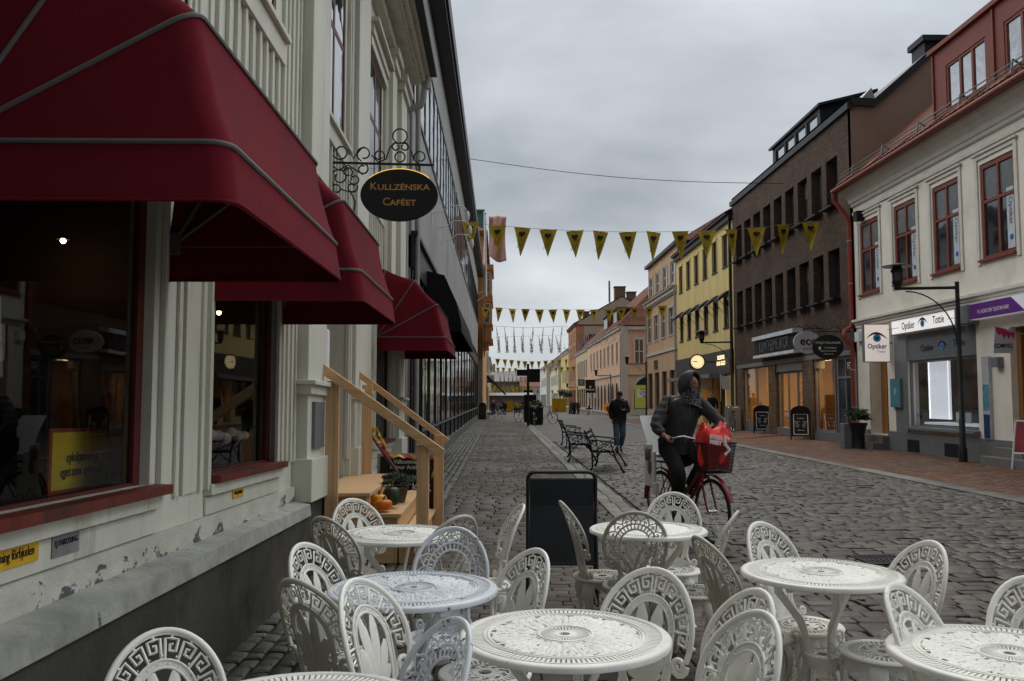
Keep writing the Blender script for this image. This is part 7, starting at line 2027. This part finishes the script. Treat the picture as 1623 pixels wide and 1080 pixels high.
def bicycle(lab, fm, loc, rz, chrome, cat='bicycle', group=None):
    t = thing('bicycle', lab, cat, loc, rz, group)
    TY = mat('tyre', (.02, .02, .02), .7, .2, 20); CHR = mat('chrome', (.55, .55, .56), .22, .05, 8, metal=.9)
    for y in (0, -1.08):
        a, b = MB(), MB(); wheel(a, b, y)
        w_ = a.build('wheel', TY, t, smooth=60, local=True); b.build('rim', CHR, w_, smooth=60, local=True)
    mb = MB()
    mb.tube([(0, -.125, .66), (0, -.20, .93)], .020, 8)
    for s in (.055, -.055): mb.tube([(s, 0, .335), (s, -.06, .47), (s * .9, -.11, .62), (s * .5, -.125, .69)], [.009, .012, .013, .014], 7)
    mb.tube([(0, -.16, .78), (0, -.30, .55), (0, -.46, .38), (0, -.62, .30)], .018, 8); mb.tube([(0, -.175, .86), (0, -.34, .64), (0, -.52, .47), (0, -.68, .42)], .013, 8)
    mb.tube([(0, -.62, .30), (0, -.80, .86)], .016, 8)
    for s in (.05, -.05): mb.tube([(s, -1.08, .335), (s * .5, -.64, .30)], .009, 6); mb.tube([(s, -1.08, .335), (s * .6, -.78, .76)], .008, 6)
    mb.build('frame', fm, t, smooth=60, local=True)
    for y0, a0, a1 in ((0, 20, 150), (-1.08, 40, 190)):
        mb = MB(); q = .372
        P = [(0, y0 + q * math.cos(R(a)), .335 + q * math.sin(R(a))) for a in range(a0, a1, 8)]
        mb.tube(P, .028, 6, flat=.3, nrm=(0, 0, 1)); mb.build('mudguard', fm, t, smooth=60, local=True)
    mb = MB(); mb.tube([(0, -.20, .93), (0, -.21, 1.05)], .013, 8)
    mb.tube([(.27, -.44, 1.06), (.26, -.33, 1.08), (.20, -.22, 1.10), (.08, -.18, 1.07), (0, -.19, 1.05), (-.08, -.18, 1.07), (-.20, -.22, 1.10), (-.26, -.33, 1.08), (-.27, -.44, 1.06)], .011, 8)
    h = mb.build('handlebar', CHR, t, smooth=60, local=True)
    for s in (1, -1): mb = MB(); mb.tube([(s * .262, -.35, 1.078), (s * .272, -.46, 1.056)], .017, 8); mb.build('grip', BLACKM, h, smooth=60, local=True)
    mb = MB(); mb.ball((0, -.84, .93), .13, 12, (.75, 1.15, .38)); mb.tube([(0, -.8, .84), (0, -.82, .92)], .012, 6); mb.build('saddle', BLACKM, t, smooth=60, local=True)
    mb = MB(); mb.tube([(.06 + .085 * 0, -.62 + .085 * math.cos(k * .4), .30 + .085 * math.sin(k * .4)) for k in range(16)], .006, 5, True)
    mb.tube([(.07, -.62, .30), (.085, -.62 + .1, .30 - .13)], .010, 6); mb.tube([(-.07, -.62, .30), (-.085, -.62 - .1, .30 + .13)], .010, 6)
    mb.box(.085, .17, -.56, -.48, .16, .18); mb.box(-.17, -.085, -.76, -.68, .42, .44); mb.build('crank', CHR, t, local=True)
    return t
FX = atZ(1130, 863); PHI = R(198)
REDB = mat('bike_red', (.22, .012, .018), .3, .1, 8, coat=.4)
bk = bicycle('red city bicycle with front basket ridden towards the camera', REDB, (FX.x, FX.y, 0), PHI, None)
# rear carrier, basket wires
t_ = bk
mb = MB()
def wires(lv, nside=12):
    for z, sx, y0_, y1_ in lv:
        mb.tube([(-sx, y0_, z), (sx, y0_, z), (sx, y1_, z), (-sx, y1_, z)], .0035, 4, True)
    (z0, s0, a0, b0), (z1, s1, a1, b1) = lv[0], lv[-1]
    for k in range(nside + 1):
        f = -1 + 2 * k / nside
        mb.tube([(f * s0, a0, z0), (f * s1, a1, z1)], .0022, 3); mb.tube([(f * s0, b0, z0), (f * s1, b1, z1)], .0022, 3)
        g0, g1 = a0 + (b0 - a0) * k / nside, a1 + (b1 - a1) * k / nside
        mb.tube([(s0, g0, z0), (s1, g1, z1)], .0022, 3); mb.tube([(-s0, g0, z0), (-s1, g1, z1)], .0022, 3)
        mb.tube([(f * s0, a0, z0), (f * s0, b0, z0)], .0022, 3)
lv = [(.74 + .3 * f, .135 + .035 * f, -.08 - .03 * f, .16 + .035 * f) for f in [k / 9 for k in range(10)]]
wires(lv, 26)
mb.tube([(-.172, -.11, 1.045), (.172, -.11, 1.045), (.172, .197, 1.045), (-.172, .197, 1.045)], .008, 6, True)
mb.build('basket', BLACKM, t_, local=True)
mb = MB(); mb.box(-.07, .07, -1.3, -.86, .77, .785)
for s in (.07, -.07): mb.tube([(s, -.86, .78), (s, -1.3, .78)], .007, 5); mb.tube([(s, -1.22, .78), (s * .8, -1.08, .34)], .006, 5)
mb.build('carrier', BLACKM, t_, local=True)
# bag: crumpled red plastic with white lettering
def crumple(name, c, r_, m, parent, seed, M_=None, n=28, amp=.16):
    rr = random.Random(seed); ph = [(rr.uniform(2, 7), rr.uniform(2, 7), rr.uniform(0, 6), rr.uniform(.3, 1)) for _ in range(6)]
    mb = MB(M_ or ID); vs = []; h = n // 2
    for i in range(h + 1):
        th = math.pi * i / h
        for k in range(n):
            a = 2 * math.pi * k / n; d = 1 + amp * sum(w * math.sin(p * a + q * th + o) for p, q, o, w in ph) / 3
            vs.append((c[0] + r_[0] * d * math.sin(th) ** .7 * math.cos(a), c[1] + r_[1] * d * math.sin(th) ** .7 * math.sin(a), c[2] + r_[2] * d * math.cos(th)))
    mb.add(vs, [(i * n + k, (i + 1) * n + k, (i + 1) * n + (k + 1) % n, i * n + (k + 1) % n) for i in range(h) for k in range(n)])
    return mb.build(name, m, parent, smooth=40)
def bag_mesh():
    rr = random.Random(21); mb = MB(BM); n = 36; vs = []
    rows = [(.78, .13, .11), (.86, .15, .125), (.94, .155, .13), (1.0, .16, .13), (1.06, .17, .135), (1.11, .175, .13), (1.15, .165, .11), (1.18, .14, .08), (1.195, .10, .05)]
    ph = [rr.uniform(0, 6.3) for _ in range(12)]
    for i, (z, rx_, ry_) in enumerate(rows):
        for k in range(n):
            a = 2 * math.pi * k / n
            d = 1 + .07 * math.sin(3 * a + ph[0] + i * .7) + .05 * math.sin(7 * a + ph[1] - i * 1.1) + .035 * rr.uniform(-1, 1)
            sx_ = abs(math.cos(a)) ** .75 * (1 if math.cos(a) > 0 else -1); sy_ = abs(math.sin(a)) ** .75 * (1 if math.sin(a) > 0 else -1)
            top = (.045 * math.sin(2 * a + 1.2) + .03 * math.sin(5 * a + ph[3])) * max(0, (i - 3) / 5)
            vs.append((-.0 + rx_ * d * sx_, .045 + ry_ * d * sy_, z + top + .008 * rr.uniform(-1, 1)))
    mb.add(vs, [(i * n + k, i * n + (k + 1) % n, (i + 1) * n + (k + 1) % n, (i + 1) * n + k) for i in range(len(rows) - 1) for k in range(n)] + [tuple(range((len(rows) - 1) * n, len(rows) * n)), tuple(range(n - 1, -1, -1))])
    # pulled up corners and handles
    for x, y, h_ in ((.12, .05, .09), (-.12, .08, .07), (.02, .0, .05)):
        mb.tube([(x, y, 1.12), (x * 1.15, y, 1.16 + h_ * .5), (x * 1.2, y + .02, 1.17 + h_)], [.05, .03, .008], 7, flat=.5)
    return mb.build('body', RBAG, bag, smooth=28)
RBAG = mat('red_plastic_bag', (.78, .045, .035), .3, .12, 5, .5, 22)
BM = T(FX.x, FX.y, 0) @ RZ(PHI)
bc = BM @ Vector((-.02, .045, 1.0))
bag = thing('shopping_bag', 'crumpled red and white plastic bag standing in the bicycle basket', 'bag', tuple(bc))
bag_mesh()
WB = mat('white_print', (.75, .74, .74), .4, .04, 6)
mb = MB(BM)
for P in ([(-.09, .205, 1.08), (-.03, .222, 1.12), (-.02, .222, 1.04), (-.08, .215, .98), (-.02, .22, .93)],): mb.tube(P, [.014, .018, .020, .018, .014], 6, flat=.25, nrm=(0, 1, 0))
mb.tube([(-.10, .08, 1.18), (-.11, .10, 1.25)], [.016, .01], 6); mb.build('white_stripe', WB, bag, smooth=60)
TF = BM @ frame((.09, .232, 1.08), (-1, 0, 0), (0, 0, 1), (0, 1, 0))
text('STORA\nPRISET', .052, TF @ RZ(R(-8)), WB, bag, bold=.004, sx=.9)
mb = MB(BM)
mb.quad((-.16, .15, 1.0), (-.02, .23, .9), (-.02, .23, 1.0), (-.15, .17, 1.05))
# child seat
cs = thing('child_seat', 'white plastic child seat with grey padding mounted behind the rider', 'child seat', tuple(BM @ Vector((0, -1.1, .8))))
def shell(pts_w, name, m, th=.02):
    mb = MB(BM)
    vs = []
    for y, z, w_, cur in pts_w:
        for k in range(7):
            f = -1 + k / 3; vs.append((w_ * f, y + cur * f * f, z))
    for y, z, w_, cur in pts_w:
        for k in range(7):
            f = -1 + k / 3; vs.append((w_ * f * .97, y + cur * f * f - th, z))
    n = len(pts_w); q = n * 7
    fs = [(i * 7 + k, i * 7 + k + 1, (i + 1) * 7 + k + 1, (i + 1) * 7 + k) for i in range(n - 1) for k in range(6)]
    fs += [tuple(reversed([q + j for j in f])) for f in fs]
    fs += [(i * 7, (i + 1) * 7, q + (i + 1) * 7, q + i * 7) for i in range(n - 1)] + [(i * 7 + 6, q + i * 7 + 6, q + (i + 1) * 7 + 6, (i + 1) * 7 + 6) for i in range(n - 1)]
    fs += [(k, q + k, q + k + 1, k + 1) for k in range(6)] + [((n - 1) * 7 + k, (n - 1) * 7 + k + 1, q + (n - 1) * 7 + k + 1, q + (n - 1) * 7 + k) for k in range(6)]
    mb.add(vs, fs); return mb.build(name, m, cs, smooth=50)
shell([(-1.13, .84, .16, .10), (-1.17, .95, .18, .12), (-1.22, 1.1, .20, .12), (-1.26, 1.24, .205, .08), (-1.28, 1.30, .19, .05)], 'shell', WHITEP)
mb = MB(BM); mb.box(-.14, .14, -1.16, -.93, .83, .87)
for s in (.145, -.175): mb.box(s, s + .03, -1.15, -.92, .5, .9); mb.box(s - .01, s + .04, -.98, -.88, .42, .55); mb.box(s, s + .03, -1.18, -1.0, .88, .98)
mb.build('side_panel', WHITEP, cs, bevel=.01)
crumple('padding', (.17, -1.06, .86), (.035, .07, .08), mat('grey_cloth', (.14, .145, .15), .9, .1, 10), cs, 12, BM, 16); crumple('strap', (.18, -1.02, .72), (.02, .04, .08), mat('grey_cloth', (.14, .145, .15), .9, .1, 10), cs, 14, BM, 14)

# ================================================================= PEOPLE
def skinned(joints, edges, root, levels=2):
    names = list(joints); me = bpy.data.meshes.new('tmp')
    me.from_pydata([joints[n][0] for n in names], [(names.index(a), names.index(b)) for a, b in edges], [])
    o = bpy.data.objects.new('tmp', me); col.objects.link(o)
    o.modifiers.new('s', 'SKIN'); sv = me.skin_vertices[0].data
    for i, n in enumerate(names):
        r_ = joints[n][1]; sv[i].radius = (r_, r_) if not hasattr(r_, '__len__') else r_
        sv[i].use_root = (n == root)
    ss = o.modifiers.new('u', 'SUBSURF'); ss.levels = levels; ss.render_levels = levels
    dg = bpy.context.evaluated_depsgraph_get(); dg.update()
    ev = o.evaluated_get(dg); m2 = ev.to_mesh()
    vs = [v.co.copy() for v in m2.vertices]; fs = [tuple(p.vertices) for p in m2.polygons]
    ev.to_mesh_clear(); bpy.data.objects.remove(o); bpy.data.meshes.remove(me)
    return vs, fs
SKIN1 = mat('skin_brown', (.30, .15, .095), .5, .08, 10); SKIN2 = mat('skin_light', (.42, .24, .17), .5, .08, 10)
EYEM = mat('eye_white', (.5, .48, .45), .3); HAIRM = mat('dark_hair', (.02, .015, .012), .6, .3, 30)
def head_geo(mb, M_, s=1.0):
    """a head facing +Y: skull, jaw, nose, brow, lips, ears, eyes"""
    X0 = mb.X; mb.X = X0 @ M_ @ SC(s, s, s)
    n, h = 20, 16; vs = []
    for i in range(h + 1):
        th = math.pi * i / h
        for k in range(n):
            a = 2 * math.pi * k / n
            x, y, z = math.sin(th) * math.sin(a), math.sin(th) * math.cos(a), math.cos(th)
            px, py, pz = x * .076, y * .096, z * .118
            if z < -.1: px *= 1 + z * .32; py *= (1 + z * .12)
            if y > 0:
                py += .022 * math.exp(-((x / .16) ** 2 + ((z + .22) / .22) ** 2)) + .006 * math.exp(-((x / .35) ** 2 + ((z - .12) / .12) ** 2))
                py -= .012 * math.exp(-(((abs(x) - .38) / .2) ** 2 + ((z + .0) / .14) ** 2)); py += .007 * math.exp(-((x / .3) ** 2 + ((z + .52) / .1) ** 2))
            vs.append((px, py, pz))
    mb.add(vs, [(i * n + k, (i + 1) * n + k, (i + 1) * n + (k + 1) % n, i * n + (k + 1) % n) for i in range(h) for k in range(n)])
    for s_ in (1, -1):
        mb.ball((s_ * .076, -.005, -.01), .03, 8, (.35, .7, 1))
        mb.mi = 1; mb.ball((s_ * .029, .081, .002), .0105, 8); mb.mi = 2; mb.ball((s_ * .029, .0895, .002), .0048, 6); mb.tube([(s_ * .014, .094, .020), (s_ * .03, .094, .025), (s_ * .045, .085, .02)], .004, 4); mb.mi = 0
    mb.mi = 3; mb.tube([(-.022, .088, -.062), (0, .098, -.059), (.022, .088, -.062)], [.003, .006, .003], 5); mb.mi = 0
    mb.X = X0
def puff(vs, f, amp, z0=-9, z1=9, seed=0):
    out = []
    c = sum((v for v in vs), Vector()) / len(vs)
    for v in vs:
        d = Vector((v.x - c.x, v.y - c.y, 0))
        k = amp * (abs(math.sin(v.z * f + seed + .6 * math.sin(v.x * 9))) ** .6 - .5) + .35 * amp * math.sin(v.x * 23 + v.y * 31 + v.z * 17)
        out.append(v + d.normalized() * k if d.length > .02 else v)
    return out
def hand(j, e, wrist, palm, dirv, side, curl, key, s=1.0):
    """palm and five unequal bent fingers as skinned chains"""
    w = Vector(wrist); p = Vector(palm); d = Vector(dirv).normalized(); sd = Vector(side).normalized(); c = Vector(curl).normalized()
    j[key + 'p'] = (tuple(p), (.026 * s, .018 * s)); e.append((key + 'w', key + 'p'))
    for i, (off, L) in enumerate(((-.03, .062), (-.011, .074), (.010, .07), (.028, .055))):
        a = p + sd * off * s + d * .03 * s; b = a + d * L * .5 * s + c * .012 * s; t = b + d * L * .3 * s + c * L * .55 * s
        j[f'{key}{i}a'] = (tuple(a), .0105 * s); j[f'{key}{i}b'] = (tuple(b), .009 * s); j[f'{key}{i}c'] = (tuple(t), .0075 * s)
        e += [(key + 'p', f'{key}{i}a'), (f'{key}{i}a', f'{key}{i}b'), (f'{key}{i}b', f'{key}{i}c')]
    a = p - sd * .034 * s - d * .005 * s; b = a - sd * .012 * s + d * .03 * s + c * .01 * s; t = b + d * .025 * s + c * .012 * s
    j[key + 'ta'] = (tuple(a), .012 * s); j[key + 'tb'] = (tuple(b), .010 * s); j[key + 'tc'] = (tuple(t), .008 * s)
    e += [(key + 'p', key + 'ta'), (key + 'ta', key + 'tb'), (key + 'tb', key + 'tc')]
BODY_E = [('pel', 'belly'), ('belly', 'chest'), ('chest', 'neck'), ('neck', 'skull'), ('chest', 'shR'), ('shR', 'elR'), ('elR', 'Rw'), ('chest', 'shL'), ('shL', 'elL'), ('elL', 'Lw'),
          ('pel', 'hipR'), ('hipR', 'knR'), ('knR', 'anR'), ('anR', 'toR'), ('pel', 'hipL'), ('hipL', 'knL'), ('knL', 'anL'), ('anL', 'toL')]
RAD = dict(pel=(.13, .1), belly=(.125, .09), chest=(.15, .1), neck=.05, skull=.06, shR=.055, shL=.055, elR=.04, elL=.04, Rw=.027, Lw=.027, hipR=.082, hipL=.082, knR=.055, knL=.055, anR=.036, anL=.036, toR=.03, toL=.03)
def person(lab, P, jacket, trousers, shoes, skin, M_, head_rot=0.0, head_tilt=0.0, jk=1.28, hands=None, hat=None, puffy=.008, headoff=(0, .01, .09), hood=False, fat=1.0, simple=False, group=None, hair=True, jz=None):
    base = M_ @ Vector((0, 0, 0))
    t = None
    j = {k: (tuple(P[k]), RAD[k]) for k in P}; e = [x for x in BODY_E if x[0] in P and x[1] in P]
    if hands:
        for h_ in hands: hand(j, e, *h_)
    vs, fs = skinned(j, e, 'pel', 1 if simple else 2)
    mb = MB(M_); mb.add(vs, fs)
    HM = T(*(Vector(P['neck']) + Vector(headoff))) @ RZ(head_rot) @ RX(head_tilt)
    head_geo(mb, HM)
    t = mb.build('person', [skin, EYEM, HAIRM, mat('lips', (.25, .09, .07), .5)], smooth=75)
    tag(t, lab, 'person', group)
    # clothing
    def cloth(name, keys, edges, grow, m, root, pf=0, extra=None, lv=2):
        jj = {k: (tuple(P[k]), tuple(r_ * grow for r_ in RAD[k]) if hasattr(RAD[k], '__len__') else RAD[k] * grow) for k in keys}
        if extra: jj.update(extra)
        v_, f_ = skinned(jj, edges, root, lv if not simple else 1)
        if pf: v_ = puff(v_, 52, pf)
        b = MB(M_); b.add(v_, f_); return b.build(name, m, t, smooth=70)
    pel = Vector(P['pel'])
    lift = lambda k, dz: tuple(Vector(P[k]) + Vector((0, 0, dz)))
    mid = lambda a, b, f: tuple(Vector(P[a]).lerp(Vector(P[b]), f))
    jx = {'hem': (lift('pel', -.06 if jz is None else jz), (.165 * fat, .13 * fat)), 'belly': (P['belly'], (.165 * fat, .135 * fat)), 'chest': (P['chest'], (.185 * fat, .14 * fat)), 'col': (mid('chest', 'neck', .75), (.085, .08)),
          'shR': (mid('shR', 'chest', .12), .088 * fat), 'shL': (mid('shL', 'chest', .12), .088 * fat), 'elR': (P['elR'], .066 * fat), 'elL': (P['elL'], .066 * fat), 'cR': (mid('elR', 'Rw', .93), .046 * fat), 'cL': (mid('elL', 'Lw', .93), .046 * fat)}
    v_, f_ = skinned(jx, [('hem', 'belly'), ('belly', 'chest'), ('chest', 'col'), ('chest', 'shR'), ('shR', 'elR'), ('elR', 'cR'), ('chest', 'shL'), ('shL', 'elL'), ('elL', 'cL')], 'belly', 1 if simple else 3)
    if puffy: v_ = puff(v_, 40, puffy)
    b = MB(M_); b.add(v_, f_); b.build('jacket', jacket, t, smooth=70)
    tx = {'pel': (lift('pel', .02), (.135, .11)), 'hipR': (P['hipR'], .108), 'hipL': (P['hipL'], .108), 'knR': (P['knR'], .088), 'knL': (P['knL'], .088), 'aR': (mid('knR', 'anR', .93), .072), 'aL': (mid('knL', 'anL', .93), .072)}
    v_, f_ = skinned(tx, [('pel', 'hipR'), ('hipR', 'knR'), ('knR', 'aR'), ('pel', 'hipL'), ('hipL', 'knL'), ('knL', 'aL')], 'pel', 1 if simple else 2)
    if not simple: v_ = puff(v_, 21, .005, seed=1)
    b = MB(M_); b.add(v_, f_); b.build('trousers', trousers, t, smooth=70)
    for a, c in (('anR', 'toR'), ('anL', 'toL')):
        A, C = Vector(P[a]), Vector(P[c]); d = (C - A); d.z = 0; d.normalize()
        b = MB(M_); z = min(A.z, C.z); b.tube([A - d * .05 + Vector((0, 0, -.02)), A + Vector((0, 0, -.015)), A + d * .09 + Vector((0, 0, C.z - A.z - .0)), C + d * .05], [.036, .044, .042, .028], 8, flat=.9)
        b.build('shoe', shoes, t, smooth=60)
    H = HM
    if hood:
        b = MB(M_ @ H); n, h = 24, 16; vs = []
        for i in range(h + 1):
            th = math.pi * i / h * .93
            for k in range(n):
                a = 2 * math.pi * k / n
                # axis tilted back: opening to the front-low
                x, y, z = math.sin(th) * math.sin(a), -math.cos(th) * .9, math.sin(th) * math.cos(a)
                w_ = 1 + .04 * math.sin(5 * a + 3 * th)
                vs.append((x * .119 * w_, .0 + y * .134 - .012, z * .148 * w_ + .008 + .03 * y))
        hole = int(h * .75)
        b.add(vs[:(hole + 1) * n], [(i * n + k, (i + 1) * n + k, (i + 1) * n + (k + 1) % n, i * n + (k + 1) % n) for i in range(hole) for k in range(n)])
        b.tube([vs[hole * n + k] for k in range(n)], .010, 6, True)
        ho = b.build('hood', jacket, t, smooth=70); md = ho.modifiers.new('th', 'SOLIDIFY'); md.thickness = .012
    elif hat:
        b = MB(M_ @ H); n, h = 20, 6; vs = []
        for i in range(h + 1):
            th = math.pi / 2 * i / h
            for k in range(n):
                a = 2 * math.pi * k / n; vs.append((.083 * math.sin(th) * math.sin(a), .102 * math.sin(th) * math.cos(a), .035 + .095 * math.cos(th)))
        b.add(vs, [(i * n + k, (i + 1) * n + k, (i + 1) * n + (k + 1) % n, i * n + (k + 1) % n) for i in range(h) for k in range(n)])
        b.tube([(-.06, .085, .04), (-.03, .135, .036), (0, .15, .035), (.03, .135, .036), (.06, .085, .04)], .012, 5, flat=.4, nrm=(0, 0, 1)); b.prism([(-.06, .08), (-.03, .13), (0, .145), (.03, .13), (.06, .08)], .032, .042)
        b.build('cap', hat, t, smooth=60)
    elif hair:
        b = MB(M_ @ H); n, h = 18, 8; vs = []
        for i in range(h + 1):
            th = math.pi * .62 * i / h
            for k in range(n):
                a = 2 * math.pi * k / n; q = 1 if math.cos(a) < .3 else max(.0, 1 - (i / h - .45) * 1.4) if i / h > .45 else 1
                vs.append((.083 * math.sin(th) * math.sin(a), (.104 * math.sin(th) * math.cos(a) - .006) * (q if math.cos(a) > .3 else 1), .004 + .122 * math.cos(th)))
        b.add(vs, [(i * n + k, (i + 1) * n + k, (i + 1) * n + (k + 1) % n, i * n + (k + 1) % n) for i in range(h) for k in range(n)]); b.build('hair', HAIRM, t, smooth=60)
    return t, HM
# the cyclist, in the bicycle's own frame
CP = dict(pel=(-.03, -.80, 1.0), belly=(-.05, -.78, 1.14), chest=(-.09, -.72, 1.37), neck=(-.12, -.66, 1.55), skull=(-.13, -.65, 1.63),
          shR=(.14, -.70, 1.46), elR=(.31, -.62, 1.20), Rw=(.285, -.485, 1.10), shL=(-.31, -.66, 1.45), elL=(-.42, -.47, 1.22), Lw=(-.285, -.44, 1.10),
          hipR=(.08, -.76, .95), knR=(.13, -.44, .67), anR=(.125, -.52, .27), toR=(.125, -.40, .21), hipL=(-.13, -.76, .95), knL=(-.14, -.40, .80), anL=(-.125, -.68, .50), toL=(-.125, -.58, .46))
JACK = mat('dark_jacket', (.038, .040, .042), .5, .2, 6, .8, 14, dirt=(.07, .02, .018), dirt_scale=3, dirt_lo=.62, dirt_hi=.72)
BLKT = mat('black_trousers', (.008, .008, .009), .8, .2, 8); SHOE = mat('black_shoe', (.015, .014, .013), .5, .2, 10)
hands_c = [((.285, -.485, 1.10), (.275, -.43, 1.085), (0, 1, -.1), (1, 0, 0), (0, -.2, -1), 'R'), ((-.285, -.44, 1.10), (-.275, -.40, 1.085), (0, 1, -.1), (-1, 0, 0), (0, -.2, -1), 'L')]
cy, HMc = person('hooded cyclist in a dark padded jacket with a spotted scarf over the mouth', CP, JACK, BLKT, SHOE, SKIN1, BM, head_rot=R(24), jk=1.3, hands=hands_c, hood=True, puffy=.018, fat=1.13, jz=-.14, headoff=(-.02, .015, .10))
SCARF, nt_, b_ = newmat('spotted_scarf')
v_ = coords(nt_, 'World', (1, 1, 1)); vo_ = _n(nt_, "ShaderNodeTexVoronoi", Scale=60.0); nt_.links.new(v_, vo_.inputs["Vector"])
nt_.links.new(ramp(nt_, vo_.outputs["Distance"], [(.24, (.42, .42, .41)), (.32, (.025, .025, .028))]), b_.inputs["Base Color"]); b_.inputs["Roughness"].default_value = .85
mb = MB(BM @ HMc)
n = 20; rows_ = [(-.045, .098, .100, .0), (-.065, .102, .108, .004), (-.10, .112, .105, .0), (-.14, .125, .115, -.01), (-.18, .145, .125, -.015), (-.21, .12, .13, .01)]
vs = []
for z, rx_, ry_, yo in rows_:
    for k in range(n):
        a = 2 * math.pi * k / n; q = 1 + .05 * math.sin(4 * a + z * 60)
        drop = (-.05 * max(0, math.cos(a)) ** 3 if z < -.17 else 0)
        vs.append((rx_ * q * math.sin(a), yo + ry_ * q * math.cos(a), z + .012 * math.sin(3 * a + z * 30) + drop))
mb.add(vs, [(i * n + k, (i + 1) * n + k, (i + 1) * n + (k + 1) % n, i * n + (k + 1) % n) for i in range(len(rows_) - 1) for k in range(n)])
mb.build('scarf', SCARF, cy, smooth=60)
mb = MB(BM); mb.tube([(-.09, -.565, 1.44), (-.075, -.575, 1.3), (-.06, -.60, 1.14), (-.045, -.62, 1.0)], .008, 5); mb.build('zip', mat('zip_grey', (.12, .12, .12), .4), cy)
for x_, a_ in ((.03, .05), (-.15, -.05)):
    mb = MB(BM); mb.tube([(x_ - .03, -.60, 1.08), (x_ + a_ * .6, -.615, 1.02)], .008, 5, flat=.5); mb.build('pocket', BLKT, cy)
# skirt of the coat over the thighs
mb = MB(BM)
mb.tube([(-.03, -.80, 1.06), (-.03, -.76, .92), (-.02, -.66, .80)], [.21, .22, .17], 12, flat=.75, nrm=(0, 1, 0)); mb.build('coat_tail', BLKT, cy, smooth=70)

# man with the phone
pp_ = atZ(982, 718)
WP = dict(pel=(0, 0, .95), belly=(0, .01, 1.08), chest=(0, 0, 1.30), neck=(0, .02, 1.49), skull=(0, .04, 1.56), shR=(.19, -.0, 1.40), elR=(.235, -.03, 1.13), Rw=(.215, .08, .90),
          shL=(-.19, .0, 1.40), elL=(-.235, .03, 1.13), Lw=(-.06, .26, 1.19), hipR=(.09, 0, .90), knR=(.10, .10, .50), anR=(.10, .06, .09), toR=(.12, .20, .04), hipL=(-.09, 0, .90), knL=(-.09, .04, .50), anL=(-.08, -.22, .16), toL=(-.08, -.11, .05))
PM = T(pp_.x, pp_.y, 0) @ RZ(R(180 + 4))
hw_ = [((-.06, .26, 1.19), (-.03, .30, 1.21), (.6, .5, .3), (0, 0, 1), (0, 1, .1), 'L'), ((.215, .08, .90), (.215, .10, .85), (0, .2, -1), (0, 1, 0), (-1, 0, 0), 'R')]
BLJ = mat('black_puffer', (.010, .010, .012), .5, .2, 8, .3, 30); JEAN = mat('blue_jeans', (.085, .13, .18), .8, .25, 6, .2, 60)
wk, HMw = person('man in a black puffer jacket and blue jeans walking while looking at a phone', WP, BLJ, JEAN, mat('dark_sneaker', (.06, .035, .03), .6), SKIN2, PM, head_tilt=R(-22), hands=hw_, hat=HAIRM, puffy=.012, fat=1.3, headoff=(0, .035, .10))
mb = MB(PM @ T(-.02, .36, 1.27) @ RX(R(-35))); mb.box(-.036, .036, -.004, .004, -.07, .07); tag(mb.build('phone', BLACKM, bevel=.004), 'dark phone held up in the walking man\'s hand', 'phone')
# distant people
SP = dict(WP); SP['Lw'] = (-.25, .12, .88); SP['elL'] = (-.27, -.02, 1.13)
def far_person(px, py, Y, lab, jc, tc, rz, h=1.0, z=None):
    c = atY(px, py, Y) ; zz = c.z if z is None else z
    M_ = T(c.x, Y, zz) @ RZ(rz) @ SC(h, h, h)
    return person(lab, SP, jc, tc, SHOE, SKIN2, M_, simple=True, puffy=0, fat=1.05)
GRJ = mat('grey_coat', (.05, .05, .055), .8); NAV = mat('navy_coat', (.02, .025, .04), .8); HIV = mat('hi_vis', (.28, .36, .04), .6); ORJ = mat('orange_vest', (.34, .08, .02), .6)
far_person(782, 663.5, 78, 'distant person in dark clothes with a bicycle on the brick walk, left of two', NAV, GRJ, R(175))
far_person(799, 663.5, 80, 'distant person in black beside the tall yellow tarpaulin', BLKT, BLKT, R(10))
far_person(817.5, 661, 92, 'tiny worker in a yellow safety vest near the signpost', HIV, NAV, R(160))
far_person(822, 661, 93, 'tiny worker in an orange vest right of the yellow vested one', ORJ, NAV, R(200))
far_person(905, 662, 82, 'left one of three distant people standing before the salmon shops', GRJ, GRJ, R(120))
far_person(910, 662, 83, 'middle one of three distant people, in a navy coat, before the salmon shops', NAV, BLKT, R(190))
far_person(916, 662, 82, 'right one of three distant people, before the black emblem sign', mat('brown_coat', (.08, .05, .04), .8), GRJ, R(230))
far_person(1129, 677, 42.5, 'dark figure standing in the yellow house shop doorway behind the cyclist', BLKT, BLKT, R(170))
# parked bicycles
BKB = mat('bike_black', (.015, .015, .018), .35, .1, 8)
def park(px, py, rz, lab, m=BKB):
    p = atZ(px, py); return bicycle(lab, m, (p.x, p.y, 0), R(rz), None, group='parked bicycles')
park(876, 672, -78, 'black bicycle parked right of the planter, front wheel towards the right')
park(846, 674.5, 172, 'black bicycle parked against the planter with its wheel towards the camera')
park(822, 668, 100, 'bicycle with pale tyres left of the signpost planter', mat('bike_maroon', (.1, .02, .02), .4))
park(786, 664, 150, 'distant bicycle beside the left walking person')
park(1160, 684, -10, 'black bicycle leaning in the doorway of the yellow house')
